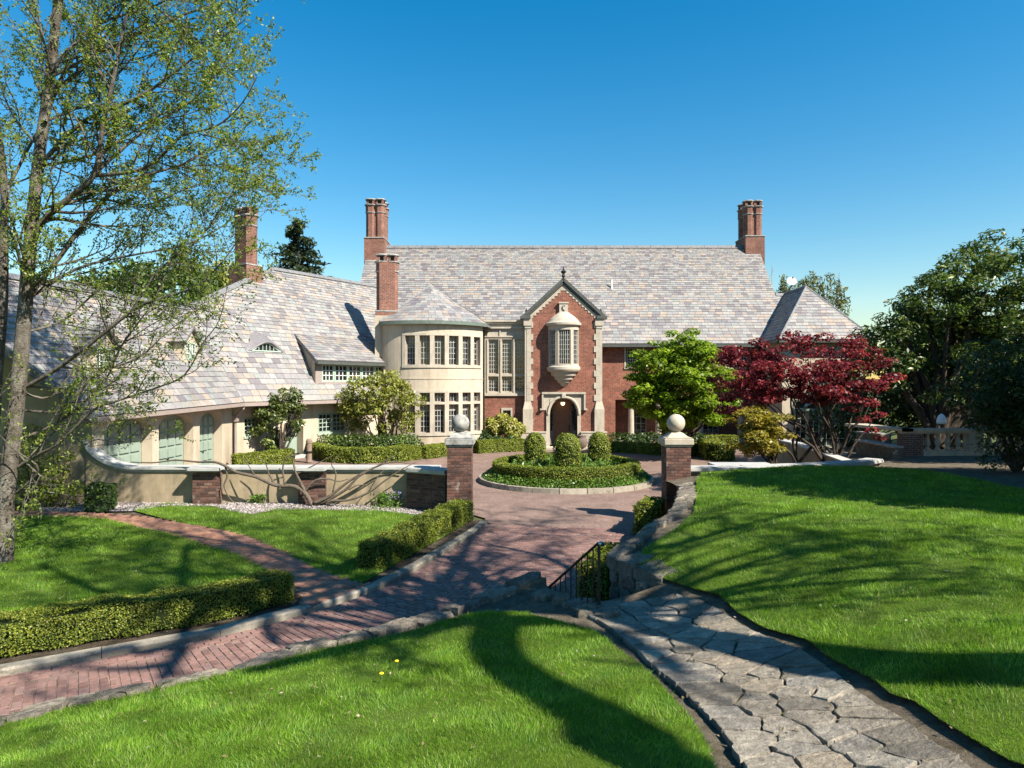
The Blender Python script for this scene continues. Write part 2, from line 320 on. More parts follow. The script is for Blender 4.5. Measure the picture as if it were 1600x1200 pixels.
SLATE = [(0, (.125, .112, .118)), (.2, (.185, .175, .18)), (.38, (.245, .23, .218)), (.55, (.185, .197, .192)), (.68, (.27, .212, .168)), (.8, (.26, .252, .24)), (.92, (.14, .125, .13)), (1, (.28, .235, .195))]
BRICKR = [(0, (.045, .027, .023)), (.3, (.085, .043, .034)), (.6, (.13, .063, .047)), (.85, (.065, .038, .033)), (1, (.16, .095, .072))]
PAVE = [(0, (.13, .073, .062)), (.3, (.18, .102, .086)), (.6, (.208, .12, .10)), (.85, (.16, .098, .089)), (1, (.235, .15, .124))]
PATHB = [(0, (.17, .085, .06)), (.4, (.24, .12, .08)), (.75, (.29, .155, .10)), (1, (.20, .11, .09))]
STONE = [(0, (.12, .105, .085)), (.4, (.19, .165, .13)), (.75, (.15, .13, .11)), (1, (.24, .205, .16))]
MT = dict(
 slate=mat_rand('slate', SLATE, 'OBJECT', .55, .45, .3, 25, .2, moss=((.13, .12, .11), 1.1, .52, .45), grain=.1), slate_field=mat_rand('slate_field', SLATE, 'ISLAND', .55, .45, .3, 25, .2, moss=((.13, .12, .11), 1.1, .52, .45), grain=.1),
 underlay=mat_rough('underlay', (.10, .095, .10), (.14, .13, .135)),
 ridge=mat_rough('ridge_lead', (.11, .11, .115), (.17, .17, .175), 5, .6, .1),
 brick=mat_brick('wall_brick', (.225, .07, .042), (.135, .046, .032), (.215, .16, .12), ms=.009),
 brick_ch=mat_brick('chimney_brick', (.20, .068, .044), (.12, .042, .032), (.19, .15, .12)),
 brick_dark=mat_brick('weathered_brick', (.15, .07, .05), (.10, .05, .04), (.18, .16, .14)),
 stucco=mat_rough('cream_stucco', (.385, .325, .25), (.43, .37, .285), 3, .9, .25, 60, .2, c2=(.29, .235, .17), s2=1.5, sz=.2),
 wallstucco=mat_rough('sand_stucco', (.25, .20, .13), (.33, .265, .175), 3, .95, .4, 50, .15, c2=(.17, .14, .095), s2=2.0, sz=.3),
 lime=mat_rough('limestone', (.35, .305, .24), (.42, .37, .30), 5, .85, .2, 45, .25, c2=(.29, .26, .21), s2=3.0, sz=.3),
 coping=mat_rough('coping_stone', (.30, .295, .275), (.41, .405, .38), 5, .7, .2, 40, .35, c2=(.30, .31, .31), s2=2.5),
 capst=mat_rough('weathered_cap_stone', (.20, .195, .185), (.36, .35, .325), 7, .85, .35, 40, .25, c2=(.13, .13, .125), s2=5),
 green=mat_rough('green_paint', (.20, .255, .21), (.235, .295, .24), 4, .5, .05, 40, .4),
 greenlt=mat_rough('pale_green_paint', (.29, .36, .295), (.33, .41, .335), 4, .5, .05, 40, .4),
 white=mat_plain('white_paint', (.62, .62, .58), .5, .4),
 bars=mat_plain('leaded_bars', (.40, .40, .38), .5, .4),
 glass=mat_glass('dark_glass'),
 wood=mat_rough('dark_oak', (.13, .058, .03), (.20, .09, .046), 12, .5, .15, 30, .4),
 fascia=mat_rough('dark_gutter', (.05, .055, .05), (.075, .08, .07), 5, .5, .1, 30, .4),
 copper=mat_rough('green_gutter', (.085, .11, .09), (.12, .15, .125), 5, .5, .1, 30, .4),
 brown=mat_rough('brown_paint', (.23, .185, .165), (.27, .22, .195), 5, .7, .1, 30, .3),
 iron=mat_rough('black_iron', (.012, .012, .012), (.03, .028, .026), 20, .45, .2, 80, .5, metallic=.4),
 paver=mat_rand('paver_brick', PAVE, 'OBJECT', .75, .35, .3, 60, .25, 14), paver_i=mat_rand('paver_brick_field', PAVE, 'ISLAND', .75, .35, .3, 60, .25, 14),
 pathb=mat_rand('path_brick', PATHB, 'OBJECT', .8, .3, .3, 60, .25, 14), pathb_i=mat_rand('path_brick_field', PATHB, 'ISLAND', .8, .3, .3, 60, .25, 14),
 pierb=mat_rand('pier_brick', BRICKR, 'OBJECT', .85, .25, .4, 60, .3, 16, moss=((.27, .25, .225), 4.5, .6)),
 mortar=mat_rough('mortar', (.09, .075, .063), (.14, .12, .10), 10, .95, .4, 60),
 pavemort=mat_rough('sandy_mortar', (.17, .14, .12), (.27, .225, .19), 6, .95, .3, 60),
 drive=mat_brick('driveway_brick', (.20, .112, .092), (.15, .084, .072), (.165, .112, .092), bw=.21, bh=.105, ms=.006, rough=.75, bump=.3, var=.3),
 court=mat_brick('path_courtyard', (.25, .13, .10), (.18, .10, .085), (.2, .15, .12), bw=.21, bh=.105, ms=.006, rough=.8, bump=.3, var=.2),
 kerb=mat_rand('kerb_stone', [(0, (.20, .175, .14)), (.5, (.25, .225, .18)), (1, (.30, .27, .22))], 'OBJECT', .9, .2, .5, 60, .25, 7, moss=((.11, .10, .08), 3.5, .54), grain=.25),
 stone=mat_rand('field_stone', STONE, 'OBJECT', .95, .15, 1.0, 18, .4, 5, .05, moss=((.075, .08, .04), 4, .56), grain=.4),
 flag=mat_rand('flagstone', [(0, (.13, .115, .095)), (.25, (.20, .172, .135)), (.5, (.265, .235, .19)), (.7, (.17, .158, .14)), (.85, (.24, .20, .15)), (1, (.32, .285, .23))], 'OBJECT', .85, .2, 1.0, 16, .35, 5, .04, moss=((.11, .10, .075), 3.2, .58), grain=.35),
 soil=mat_rough('soil', (.045, .033, .022), (.10, .078, .055), 14, 1.0, 1.0, 60, .1, c2=(.13, .11, .08), s2=3, dist=.04),
 soil_pale=mat_rough('dry_soil', (.11, .09, .065), (.19, .16, .12), 12, 1.0, 1.0, 60, .1, c2=(.075, .06, .04), s2=4, dist=.04),
 lawn=mat_rough('lawn_ground', (.05, .085, .010), (.10, .16, .018), 3, .95, .8, 70, .1, c2=(.085, .12, .025), s2=1.2, dist=.03),
 grass=mat_leaf('grass_blade', [(0, (.07, .155, .010)), (.35, (.12, .245, .016)), (.7, (.17, .305, .026)), (.9, (.245, .355, .055)), (1, (.40, .39, .17))], .45, .45, .25, vscale=2.2, var=.42, drift=((.085, .20, .028), 2.7, .5)),
 ground=mat_rough('ground', (.04, .055, .02), (.07, .085, .03), .5, 1, .3, 5, .1),
 gravel=mat_rough('petal_gravel', (.22, .20, .19), (.42, .385, .385), 30, .95, 1.0, 90, .2, c2=(.2, .17, .15), s2=5, dist=.03),
 pebble=mat_leaf('fallen_petal', [(0, (.32, .28, .285)), (.5, (.46, .41, .425)), (1, (.20, .17, .16))], .2),
 bark=mat_rough('grey_bark', (.065, .053, .042), (.15, .13, .105), 9, .95, 1.0, 30, .15, c2=(.23, .21, .18), s2=5, dist=.06, sz=.5),
 barkd=mat_rough('dark_bark', (.035, .028, .022), (.075, .06, .048), 9, .95, .8, 30, .15, dist=.04),
 vine=mat_rough('vine_bark', (.07, .056, .044), (.14, .115, .09), 14, .95, .7, 40, .15, dist=.03),
 twig=mat_rough('twig', (.06, .05, .04), (.11, .095, .075), 9, .9, 0),
 l_spring=mat_leaf('spring_leaf', [(0, (.085, .135, .018)), (.5, (.15, .205, .028)), (.85, (.22, .265, .045)), (1, (.31, .32, .09))], .5, .45),
 l_box=mat_leaf('box_leaf', [(0, (.075, .105, .014)), (.5, (.145, .185, .022)), (.85, (.23, .255, .032)), (1, (.32, .31, .06))], .35, .45, .3, vscale=3.0, var=.35, drift=((.15, .13, .045), 1.7, .6)),
 l_boxd=mat_leaf('yew_leaf', [(0, (.016, .038, .010)), (.6, (.035, .07, .016)), (1, (.07, .11, .025))], .25, .45, .4),
 l_glossy=mat_leaf('magnolia_leaf', [(0, (.04, .07, .016)), (.5, (.08, .115, .026)), (.85, (.15, .17, .045)), (1, (.24, .24, .09))], .2, .3, .6),
 l_rhodo=mat_leaf('rhododendron_leaf', [(0, (.028, .055, .014)), (.5, (.06, .10, .022)), (.85, (.11, .155, .03)), (1, (.19, .21, .06))], .3, .4, .4, var=.45),
 l_yel=mat_leaf('yellow_shrub_leaf', [(0, (.16, .19, .03)), (.5, (.30, .30, .06)), (1, (.44, .38, .13))], .35, .4),
 l_ygreen=mat_leaf('yellow_green_leaf', [(0, (.10, .13, .02)), (.5, (.19, .205, .034)), (1, (.30, .29, .07))], .35, .4),
 l_lime=mat_leaf('lime_maple_leaf', [(0, (.085, .145, .010)), (.5, (.155, .24, .014)), (.9, (.24, .325, .025)), (1, (.32, .36, .06))], .5, .45, .25, var=.45),
 l_red=mat_leaf('red_maple_leaf', [(0, (.055, .008, .015)), (.5, (.135, .016, .026)), (.85, (.24, .03, .044)), (1, (.35, .08, .08))], .45, .45, .25, tint=1.3, var=.45),
 l_gold=mat_leaf('gold_maple_leaf', [(0, (.11, .12, .016)), (.5, (.21, .18, .022)), (1, (.34, .25, .04))], .4, .4),
 l_conif=mat_leaf('conifer_needle', [(0, (.02, .035, .018)), (.6, (.04, .062, .028)), (1, (.065, .09, .04))], .2, .6),
 l_bamboo=mat_leaf('tall_shoot_leaf', [(0, (.07, .09, .03)), (.6, (.13, .145, .045)), (1, (.20, .20, .07))], .3, .5),
 l_cover=mat_leaf('ground_cover_leaf', [(0, (.05, .105, .016)), (.5, (.10, .18, .026)), (1, (.16, .25, .05))], .3, .4, .45),
 l_blue=mat_leaf('blue_flower', [(0, (.17, .16, .32)), (1, (.32, .30, .48))], .3),
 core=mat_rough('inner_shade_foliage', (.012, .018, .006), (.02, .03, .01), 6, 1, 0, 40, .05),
 dand=mat_plain('dandelion_yellow', (.75, .55, .02), .6, .2), stemg=mat_plain('green_stem', (.12, .2, .05), .6, .2),
 steel=mat_plain('worn_steel', (.45, .45, .45), .3, .5, .8), joint=mat_rough('mossy_joint', (.085, .075, .05), (.15, .135, .095), 9, 1, 1, 60, .1, c2=(.06, .085, .02), s2=4), litter=mat_leaf('dry_leaf', [(0, (.10, .07, .035)), (.5, (.20, .15, .08)), (1, (.36, .32, .25))], .2, .7), blind=mat_rough('linen_blind', (.16, .14, .105), (.24, .21, .165), 18, .9, 0), terra=mat_rough('terracotta', (.10, .075, .06), (.15, .11, .09), 6, .8, .2), lamp=mat_plain('lamp_glass', (1.0, .72, .38), .4, .5, emit=1.6),
 dish=mat_plain('white_dish', (.7, .7, .7), .4, .4), tanwood=mat_rough('weathered_wood', (.16, .115, .085), (.22, .16, .12), 9, .85, .3),
)
# ------------------------------------------------------------- terrain heights
def gp(px, py, z): v = G(px, py, z); return (v.x, v.y, z)
CTRL = [gp(0, 1130, .62), gp(290, 1062, .64), gp(560, 995, .66), gp(700, 966, .70), gp(790, 955, .75), gp(800, 930, .72), gp(905, 950, .80),
        gp(0, 1200, .93), gp(400, 1200, 1.10), gp(800, 1200, 1.24), gp(1110, 1200, 1.28), gp(600, 1080, .95), gp(850, 1080, 1.02), gp(1000, 1040, .98),
        gp(1160, 1195, 1.26), gp(1350, 1195, 1.30), gp(1070, 1060, 1.06), gp(1000, 970, .87), gp(930, 950, .85), gp(1050, 935, .88), gp(1250, 1040, 1.1), gp(1100, 960, .93),
        gp(1577, 1187, 1.46), gp(1394, 1086, 1.30), gp(1262, 1000, 1.17), gp(1124, 929, 1.05), gp(1040, 905, 1.03), gp(988, 862, 1.20), gp(1500, 1000, 1.50), gp(1600, 900, 1.62),
        gp(1085, 760, 1.42), gp(1085, 740, 1.36), gp(1250, 850, 1.50), gp(1180, 728, 1.30), gp(1400, 735, 1.45), gp(1600, 760, 1.62), gp(1400, 800, 1.62),
        (14, 24, 1.22), (20, 24.5, 1.25), (11.5, 21, 1.20), (20, 10, 1.9), (20, 0, 2.0), (6, -3, 2.05), (0, -3, 2.0), (-6, -3, 1.6), (-8, 4.5, .66), (-12, 2, .7), (2, 1.0, 1.75), (4.6, 18.5, 1.15), (30, 30, 1.4), (30, 10, 2)]
_c = np.array(CTRL); _n = len(_c)
def _tps(r2): return np.where(r2 > 1e-9, r2*np.log(r2+1e-12), 0)
_A = _tps(((_c[:, None, :2]-_c[None, :, :2])**2).sum(2))+np.eye(_n)*.6
_Pm = np.c_[np.ones(_n), _c[:, :2]]
_S = np.linalg.solve(np.block([[_A, _Pm], [_Pm.T, np.zeros((3, 3))]]), np.r_[_c[:, 2], 0, 0, 0])
def H(x, y):
    x = np.asarray(x, float); y = np.asarray(y, float); s = x.shape; x = x.ravel(); y = y.ravel(); out = np.zeros(len(x))
    for i in range(0, len(x), 20000):
        a, b = x[i:i+20000], y[i:i+20000]; r2 = (a[:, None]-_c[None, :, 0])**2+(b[:, None]-_c[None, :, 1])**2
        out[i:i+20000] = _tps(r2)@_S[:_n]+_S[_n]+_S[_n+1]*a+_S[_n+2]*b
    return out.reshape(s)
def ZL(x, y):
    x = np.asarray(x, float); y = np.asarray(y, float)
    s = np.clip((y-11.5)/7.5, 0, 1); w = np.clip((-x-.8)/5, 0, 1)
    return .10+.22*s*s*(3-2*s)*w
_YS = np.arange(3.2, 40, .02)
def GT(px, py, hf=H, off=0.0):
    """point where the sight line of a photo pixel meets a terrain"""
    X = (px-800)/F*_YS; z = CZ-(py-600)/F*_YS; d = z-(hf(X, _YS)+off); i = np.argmax(d < 0)
    if not (d < 0).any(): i = len(_YS)-1
    return Vector((X[i], _YS[i], float(hf(X[i], _YS[i]))+off))
def GL(px, py): return GT(px, py, ZL)
def xy(l): return [(v[0], v[1]) for v in l]

def hD(x, y):
    x = np.asarray(x, float); y = np.asarray(y, float); a = np.clip((y-24)/6, 0, 1); b = np.clip((-x-2.5)/3.5, 0, 1)
    return .30*a*a*(3-2*a)*b*b*(3-2*b)
# outlines
W_OUT = [(-9.5, 5.2), (-7.2, 5.35)]+xy([G(a, b, .66) for a, b in [(0, 1111), (84, 1089), (161, 1076), (214, 1066), (281, 1052), (360, 1032), (470, 1003), (560, 985), (616, 972), (665, 957), (706, 945), (747, 931), (792, 920), (840, 913)]])
ST_A = Vector((.80, 8.92, 0)); ST_B = Vector((2.05, 9.35, 0))                 # top edge of the stairs
ST_D = Vector((-.57, .82, 0)).normalized(); ST_W = (ST_B-ST_A)
RW_OUT = [(ST_B.x+.02, ST_B.y), (1.45, 10.25)]+xy([G(a, b, z) for a, b, z in [(980, 849, 1.2), (1009, 832, 1.24), (1027, 820, 1.27), (1043, 812, 1.3), (1051, 796, 1.33), (1059, 775, 1.36), (1060, 757, 1.38)]])
RW_IN = [(2.36, 9.45), (1.84, 10.22)]+xy([G(a, b, z) for a, b, z in [(988, 860, 1.2), (1023, 839, 1.24), (1055, 821, 1.27), (1072, 807, 1.3), (1083, 792, 1.33), (1087, 770, 1.36), (1080, 755, 1.38)]])
GW_R = [(4.75, 18.75), (6.5, 18.9), (8.6, 19.45), (10.6, 20.3), (11.3, 20.9)]
LAWN_N = xy([GT(a, b) for a, b in [(0, 1128), (110, 1102), (230, 1080), (370, 1049), (520, 1012), (640, 987), (700, 968), (760, 957), (820, 958), (870, 969), (930, 987), (1000, 1037), (1037, 1075), (1075, 1116), (1105, 1165), (1116, 1198)]])+[(1.15, 3), (1.0, -3), (-9, -3), (-10, 4.6)]
PATH_L = [GT(a, b) for a, b in [(905, 952), (950, 975), (1000, 1016), (1022, 1037), (1071, 1079), (1124, 1131), (1146, 1161), (1169, 1199)]]
PATH_R = [GT(a, b) for a, b in [(1050, 928), (1080, 937), (1112, 947), (1165, 981), (1217, 1004), (1262, 1022), (1311, 1060), (1349, 1090), (1397, 1116), (1450, 1157), (1515, 1199)]]
LAWN_R = xy([GT(a, b) for a, b in [(992, 873), (1000, 884), (1035, 903), (1075, 917), (1124, 929), (1150, 955), (1195, 981), (1262, 1000), (1300, 1030), (1360, 1060), (1394, 1086), (1431, 1097), (1469, 1124), (1525, 1157), (1577, 1187)]])+[(3.4, 3.0), (4.2, 0), (6, -3), (16, -3), (17, 10), (14, 15)]+xy([GT(a, b) for a, b in [(1600, 765), (1500, 745), (1440, 735)]])+[(10.2, 19.7), (8.6, 19.1), (6.6, 18.55), (5.2, 18.3)]+xy([GT(a, b) for a, b in [(1088, 752), (1090, 775), (1085, 800), (1060, 824), (1025, 845)]])

# ------------------------------------------------------------- ground sheets
big = MB(); big.face([(-900, -900, -.06), (900, -900, -.06), (900, 900, -.06), (-900, 900, -.06)])
tag(big.build('ground', MT['ground']), kind='structure')
TER = W_OUT+[(ST_A.x-.05, ST_A.y), (ST_B.x, ST_B.y)]+RW_OUT[1:]+[(4.0, 18.2), (4.3, 18.75)]+GW_R+[(11.6, 22), (11.6, 31), (40, 31), (40, -8), (-9.5, -8)]
soil = sheet('terrace_soil', TER, lambda x, y: H(x, y)-.055, MT['soil_pale'], .4)
lawn_n = sheet('lawn', LAWN_N, H, MT['lawn'], .3); lawn_r = sheet('lawn', LAWN_R, H, MT['lawn'], .35)
PATH_POLY = xy(PATH_L)+[(1.35, 3.2), (2.6, 3.0)]+xy(PATH_R[::-1])
flag_bed = sheet('flagstone_path', PATH_POLY, lambda x, y: H(x, y)-.03, MT['joint'], .15)

KERB = [G(a, b, 0) for a, b in [(-330, 1117), (-120, 1080), (0, 1057), (80, 1043), (159, 1028), (300, 1003), (400, 981), (480, 958), (570, 930), (640, 897), (700, 862), (745, 833), (764, 817)]]
KERB = smooth_line(KERB, 5)+[Vector((-.52, 18.15, 0)), Vector((-.72, 18.4, 0))]
def kerb_in(w): # line offset to the garden side
    o = []
    for i, p in enumerate(KERB):
        t = (KERB[min(i+1, len(KERB)-1)]-KERB[max(i-1, 0)]).normalized(); o.append(p+Vector((-t.y, t.x, 0))*w)
    return o
K2 = kerb_in(.2)
WALL_Y = 19.4
garden = xy(K2)+[(-1.1, 18.6), (-1.2, WALL_Y), (-30, WALL_Y), (-30, 9.0)]
garden_soil = sheet('garden_soil', garden, lambda x, y: ZL(x, y)-.04, MT['soil'], .6)
PB_UP = [GL(a, b) for a, b in [(20, 797), (110, 800), (202, 806), (300, 820), (375, 835), (431, 857), (499, 891), (540, 905), (577, 914)]]
PB_LO = [GL(a, b) for a, b in [(20, 806), (100, 807), (165, 811), (202, 820), (262, 833), (319, 850), (375, 869), (412, 887), (450, 910), (470, 930), (478, 950)]]
PB_UP = smooth_line(PB_UP, 5); PB_LO = smooth_line(PB_LO, 5)
brick_path = sheet('brick_path', xy(PB_UP)+xy(PB_LO[::-1]), lambda x, y: ZL(x, y)-.015, MT['pavemort'], .4)
LAWN_W = xy([GL(a, b) for a, b in [(-400, 1075), (-200, 1030), (0, 985), (200, 952), (330, 925), (440, 900), (448, 905)]])+xy(PB_LO[::-1][8:])+[(-14.5, 18.2), (-22, 17), (-22, 9)]
LAWN_E = xy(PB_UP[14:-2])+xy([GL(a, b) for a, b in [(585, 900), (640, 868), (700, 835), (735, 812), (690, 808), (650, 803), (600, 797), (520, 795), (430, 795), (395, 802), (365, 798), (330, 789), (260, 788), (205, 797)]])
lawn_w = sheet('lawn', LAWN_W, ZL, MT['lawn'], .4); lawn_e = sheet('lawn', LAWN_E, ZL, MT['lawn'], .35)
GRAV = xy([GL(a, b) for a, b in [(60, 800), (205, 799), (260, 791), (330, 791), (365, 800), (395, 804), (430, 797), (520, 797), (600, 799), (650, 805), (690, 811), (735, 814)]])+[(-1.9, 19.3), (-12, WALL_Y-.02), (-13.4, WALL_Y-.02)]
gravel = sheet('gravel_bed', GRAV, lambda x, y: ZL(x, y)+.006, MT['gravel'], .3)
# petals and pebbles lying on the gravel
gx = RNG.uniform(-13.5, -1.2, 26000); gy = RNG.uniform(17.5, 19.4, 26000); m = inpoly(gx, gy, GRAV); gx, gy = gx[m], gy[m]
n_ = RNG.normal(size=(len(gx), 3))*.5+np.array([0, 0, 1])
tag(leaves('petals', np.stack([gx, gy, ZL(gx, gy)+.018+RNG.uniform(0, .012, len(gx))], 1), n_, .045, MT['pebble'], asp=.8), 'pale petals and pebbles scattered over the gravel bed along the garden wall', 'petals', kind='stuff')

# driveway and courtyard
DRV = xy(KERB)+[(-.75, 18.9), (-1.2, 19.5), (-12.2, 19.6), (-12.2, 30), (-6.4, 41.5), (-1, 41.5), (5.2, 41.5), (20, 41.5), (24, 36), (11.6, 31), (11.6, 22), (11.3, 21)]+GW_R[::-1]+[(4.3, 18.7), (4.1, 18.2)]+RW_OUT[::-1][:-1]+[(ST_B.x, ST_B.y), (ST_A.x, ST_A.y)]+[(x, y-.05) for x, y in W_OUT[::-1]]
driveway = sheet('driveway', DRV, lambda x, y: hD(x, y)-.012, MT['drive'], .8)

# bricks laid in courses across the drive, edge rows along the kerb
def brick_mesh(name, l, w, h, b=.006):
    m = MB(); a, c = l/2, w/2
    lo = [(-a, -c), (a, -c), (a, c), (-a, c)]; hi = [(-a+b, -c+b), (a-b, -c+b), (a-b, c-b), (-a+b, c-b)]
    v = [(x, y, -h) for x, y in lo]+[(x, y, -b) for x, y in lo]+[(x, y, 0) for x, y in hi]
    f = [(8, 9, 10, 11)]
    for k in range(4):
        k2 = (k+1) % 4; f += [(k, k2, 4+k2, 4+k), (4+k, 4+k2, 8+k2, 8+k)]
    me = bpy.data.meshes.new(name); me.from_pydata(v, [], f); return me
def lay(name, items, mesh_dim, mat_o, mat_i, parent, h=.05, lim=300):
    """items: (x,y,z,rot,lenscale); the ones that show largest become parts, the rest one joined part"""
    items = sorted(items, key=lambda q: (q[0]**2+q[1]**2))
    l, w = mesh_dim; me = brick_mesh(name, l, w, h); me.materials.append(mat_o); half = {}
    for (x, y, z, r, s, ws) in items[:lim]:
        o = bpy.data.objects.new(name, me); COL.objects.link(o); o.location = (x, y, z); o.rotation_euler = (RNG.normal()*.008, RNG.normal()*.008, r+RNG.normal()*.006)
        o.scale = (s, ws, 1); o.parent = parent
    rest = items[lim:]
    if rest:
        m = MB(); b = .005
        for (x, y, z, r, s, ws) in rest:
            cs, sn = math.cos(r), math.sin(r); a, c = l*s/2, w*ws/2; z = z+RNG.normal()*.0015
            def q(u, v, zz): return (x+u*cs-v*sn, y+u*sn+v*cs, zz)
            lo = [q(-a, -c, z-.03), q(a, -c, z-.03), q(a, c, z-.03), q(-a, c, z-.03)]; hi = [q(-a+b, -c+b, z), q(a-b, -c+b, z), q(a-b, c-b, z), q(-a+b, c-b, z)]
            i = len(m.v); m.v += lo+hi; m.f.append((i+4, i+5, i+6, i+7)); m.m.append(0)
            for k in range(4):
                k2 = (k+1) % 4; m.f.append((i+k, i+k2, i+4+k2, i+4+k)); m.m.append(0)
        o = m.build(name+'_courses', mat_i, parent, uv=False); o['kind'] = 'stuff'
items = []
kl = resample(KERB, .107); DRVP = DRV
wall_sh = [(x, y) for x, y in W_OUT]
kt_ = []
for i in range(len(kl)):
    a, b = kl[max(0, i-16)], kl[min(len(kl)-1, i+16)]; kt_.append((b-a).normalized())
for i in range(1, len(kl)-1):
    p = kl[i]; t = kt_[i]; nrm = Vector((t.y, -t.x, 0))
    p2 = kl[i+1]; t2 = kt_[i+1]; nrm2 = Vector((t2.y, -t2.x, 0))
    if p.y < 7.4 or p.y > 17.95: continue
    rt = math.atan2(t.y, t.x)
    k = 0; d = .42+(.105 if i % 2 else 0)
    while d < 7.5:
        q = p+nrm*d; ws = max(.6, min(1.35, abs((p2+nrm2*d-q).dot(t))/.1065))
        d += .212
        if q.y > 18.3 or q.y < 7 or not inpoly([q.x], [q.y], DRV)[0] or q.x > .23*q.y+.6: continue
        items.append((q.x, q.y, RNG.normal()*.002, rt+PI/2, 1.0, ws))
ke = resample(KERB, .212)
for i in range(1, len(ke)-1):
    p = ke[i]; t = (ke[i+1]-ke[i-1]).normalized(); nrm = Vector((t.y, -t.x, 0))
    if p.y < 7.4 or p.y > 17.9: continue
    for k, d in enumerate((.055, .16, .265)):
        q = p+nrm*d+t*(.1 if k % 2 else 0)
        items.append((q.x, q.y, RNG.normal()*.002+.002, math.atan2(t.y, t.x), 1.0, 1.0))
lay('paver_brick', items, (.2, .095), MT['paver'], MT['paver_i'], driveway)
# brick garden path
items = []; n = 92
def along(pl, t):
    k = t*(len(pl)-1); i = min(int(k), len(pl)-2); return pl[i].lerp(pl[i+1], k-i)
def arcpar(pl):
    r = resample(pl, .02); return r
U_, L_ = arcpar(PB_UP), arcpar(PB_LO)
for i in range(n):
    t = (i+.5)/n; a = along(U_, t); b = along(L_, t); d = b-a; w = d.length
    if w < .3: continue
    d.normalize(); k = -.1 if i % 2 else 0.0
    while k < w:
        q = a+d*(k+.1); k += .207; t1_ = (i+1.5)/n; a1, b1 = along(U_, min(1, t1_)), along(L_, min(1, t1_)); f_ = (k-.107)/w; ws = max(.6, min(1.5, ((a1.lerp(b1, f_))-q).length/.107)) if t1_ <= 1 else 1
        if 0 < k-.1 < w: items.append((q.x, q.y, float(ZL(q.x, q.y))+.004+RNG.normal()*.003, math.atan2(d.y, d.x), 1.0, ws))
lay('path_brick', items, (.198, .095), MT['pathb'], MT['pathb_i'], brick_path)

# kerb stones
kt = thing('kerb', 'pale concrete kerb along the left side of the brick driveway', 'kerb', (KERB[20].x, KERB[20].y, 0))
seg = resample(KERB, 1.5)
for i in range(len(seg)-1):
    a, b = seg[i], seg[i+1]; mid = (a+b)/2
    m = MB(); sub = [a.lerp(b, k) for k in (.003, .997)]
    t = (b-a).normalized(); nn = Vector((-t.y, t.x, 0))
    h = .095+RNG.normal()*.004
    pr = [(.012, -.05), (0, h-.03), (.02, h), (.17, h+.004), (.19, -.05)]
    m.prism([sub[0]+nn*x+Vector((0, 0, z)) for x, z in pr], sub[1]-sub[0])
    m.build('kerb_stone', MT['kerb'], kt)
# ------------------------------------------------------------- the mansion
house = thing('mansion', 'large brick and cream stucco mansion with slate roofs and tall chimneys behind the driveway', 'mansion', (3, 40, 0))
def mp_plane(o, t, inward):
    o, t, i_ = Vector(o), Vector(t).normalized(), Vector(inward).normalized()
    return lambda u, z, d: o+t*u+i_*d+Vector((0, 0, z))
def wall_open(m, mp, u0, u1, z0, z1, ops, depth=.25, ustep=None, rev=None, thick=None):
    """wall face with openings (a,b,c,d) = u0,u1,z0,z1 and their reveals"""
    us = sorted({u0, u1, *[x for o in ops for x in (o[0], o[1])]}); zs = sorted({z0, z1, *[x for o in ops for x in (o[2], o[3])]})
    if ustep:
        e = []
        for a, b in zip(us[:-1], us[1:]):
            n = max(1, int((b-a)/ustep)); e += [a+(b-a)*k/n for k in range(n)]
        us = e+[us[-1]]
    for a, b in zip(us[:-1], us[1:]):
        for c, d in zip(zs[:-1], zs[1:]):
            uu, zz = (a+b)/2, (c+d)/2
            if any(o[0] < uu < o[1] and o[2] < zz < o[3] for o in ops): continue
            m.face([mp(a, c, 0), mp(b, c, 0), mp(b, d, 0), mp(a, d, 0)])
    r = rev or m
    for o in ops:
        a, b, c, d = o[:4]; D = o[4] if len(o) > 4 else depth
        r.face([mp(a, c, 0), mp(a, d, 0), mp(a, d, D), mp(a, c, D)]); r.face([mp(b, c, 0), mp(b, c, D), mp(b, d, D), mp(b, d, 0)])
        r.face([mp(a, d, 0), mp(b, d, 0), mp(b, d, D), mp(a, d, D)]); r.face([mp(a, c, 0), mp(a, c, D), mp(b, c, D), mp(b, c, 0)])
def window(mp, a, b, c, d, D, frame_m, nx, nz, fw=.05, parent=house, bar=.022, arch=0.0, su=1.0, bars_m=None, lbl=None, sill=None):
    """a window set D deep in its opening: frame, pane and glazing bars; su scales u to metres"""
    f = MB(); w = fw/su
    f.mbox(mp, a, a+w, c, d, D-.05, D+.03); f.mbox(mp, b-w, b, c, d, D-.05, D+.03)
    f.mbox(mp, a+w, b-w, c, c+fw, D-.05, D+.03); f.mbox(mp, a+w, b-w, d-fw, d, D-.05, D+.03)
    if arch:
        spandrel(f, mp, a, b, d-arch, d+.002, D-.09, D+.03, 10)
    fo = f.build('window', frame_m, parent)
    if lbl: fo['label'] = lbl
    g = MB(); g.mbox(mp, a+w*.6, b-w*.6, c+fw*.6, d-fw*.6, D+.0, D+.02); g.build('pane', MT['glass'], fo)
    if nx or nz:
        q = MB()
        for k in range(1, nx):
            u = a+w+(b-a-2*w)*k/nx; q.mbox(mp, u-bar/2/su, u+bar/2/su, c+fw, d-fw, D-.022, D-.002)
        for k in range(1, nz):
            z = c+fw+(d-c-2*fw)*k/nz; q.mbox(mp, a+w, b-w, z-bar/2, z+bar/2, D-.02, D-.001)
        q.build('glazing_bars', bars_m or MT['bars'], fo)
    return fo
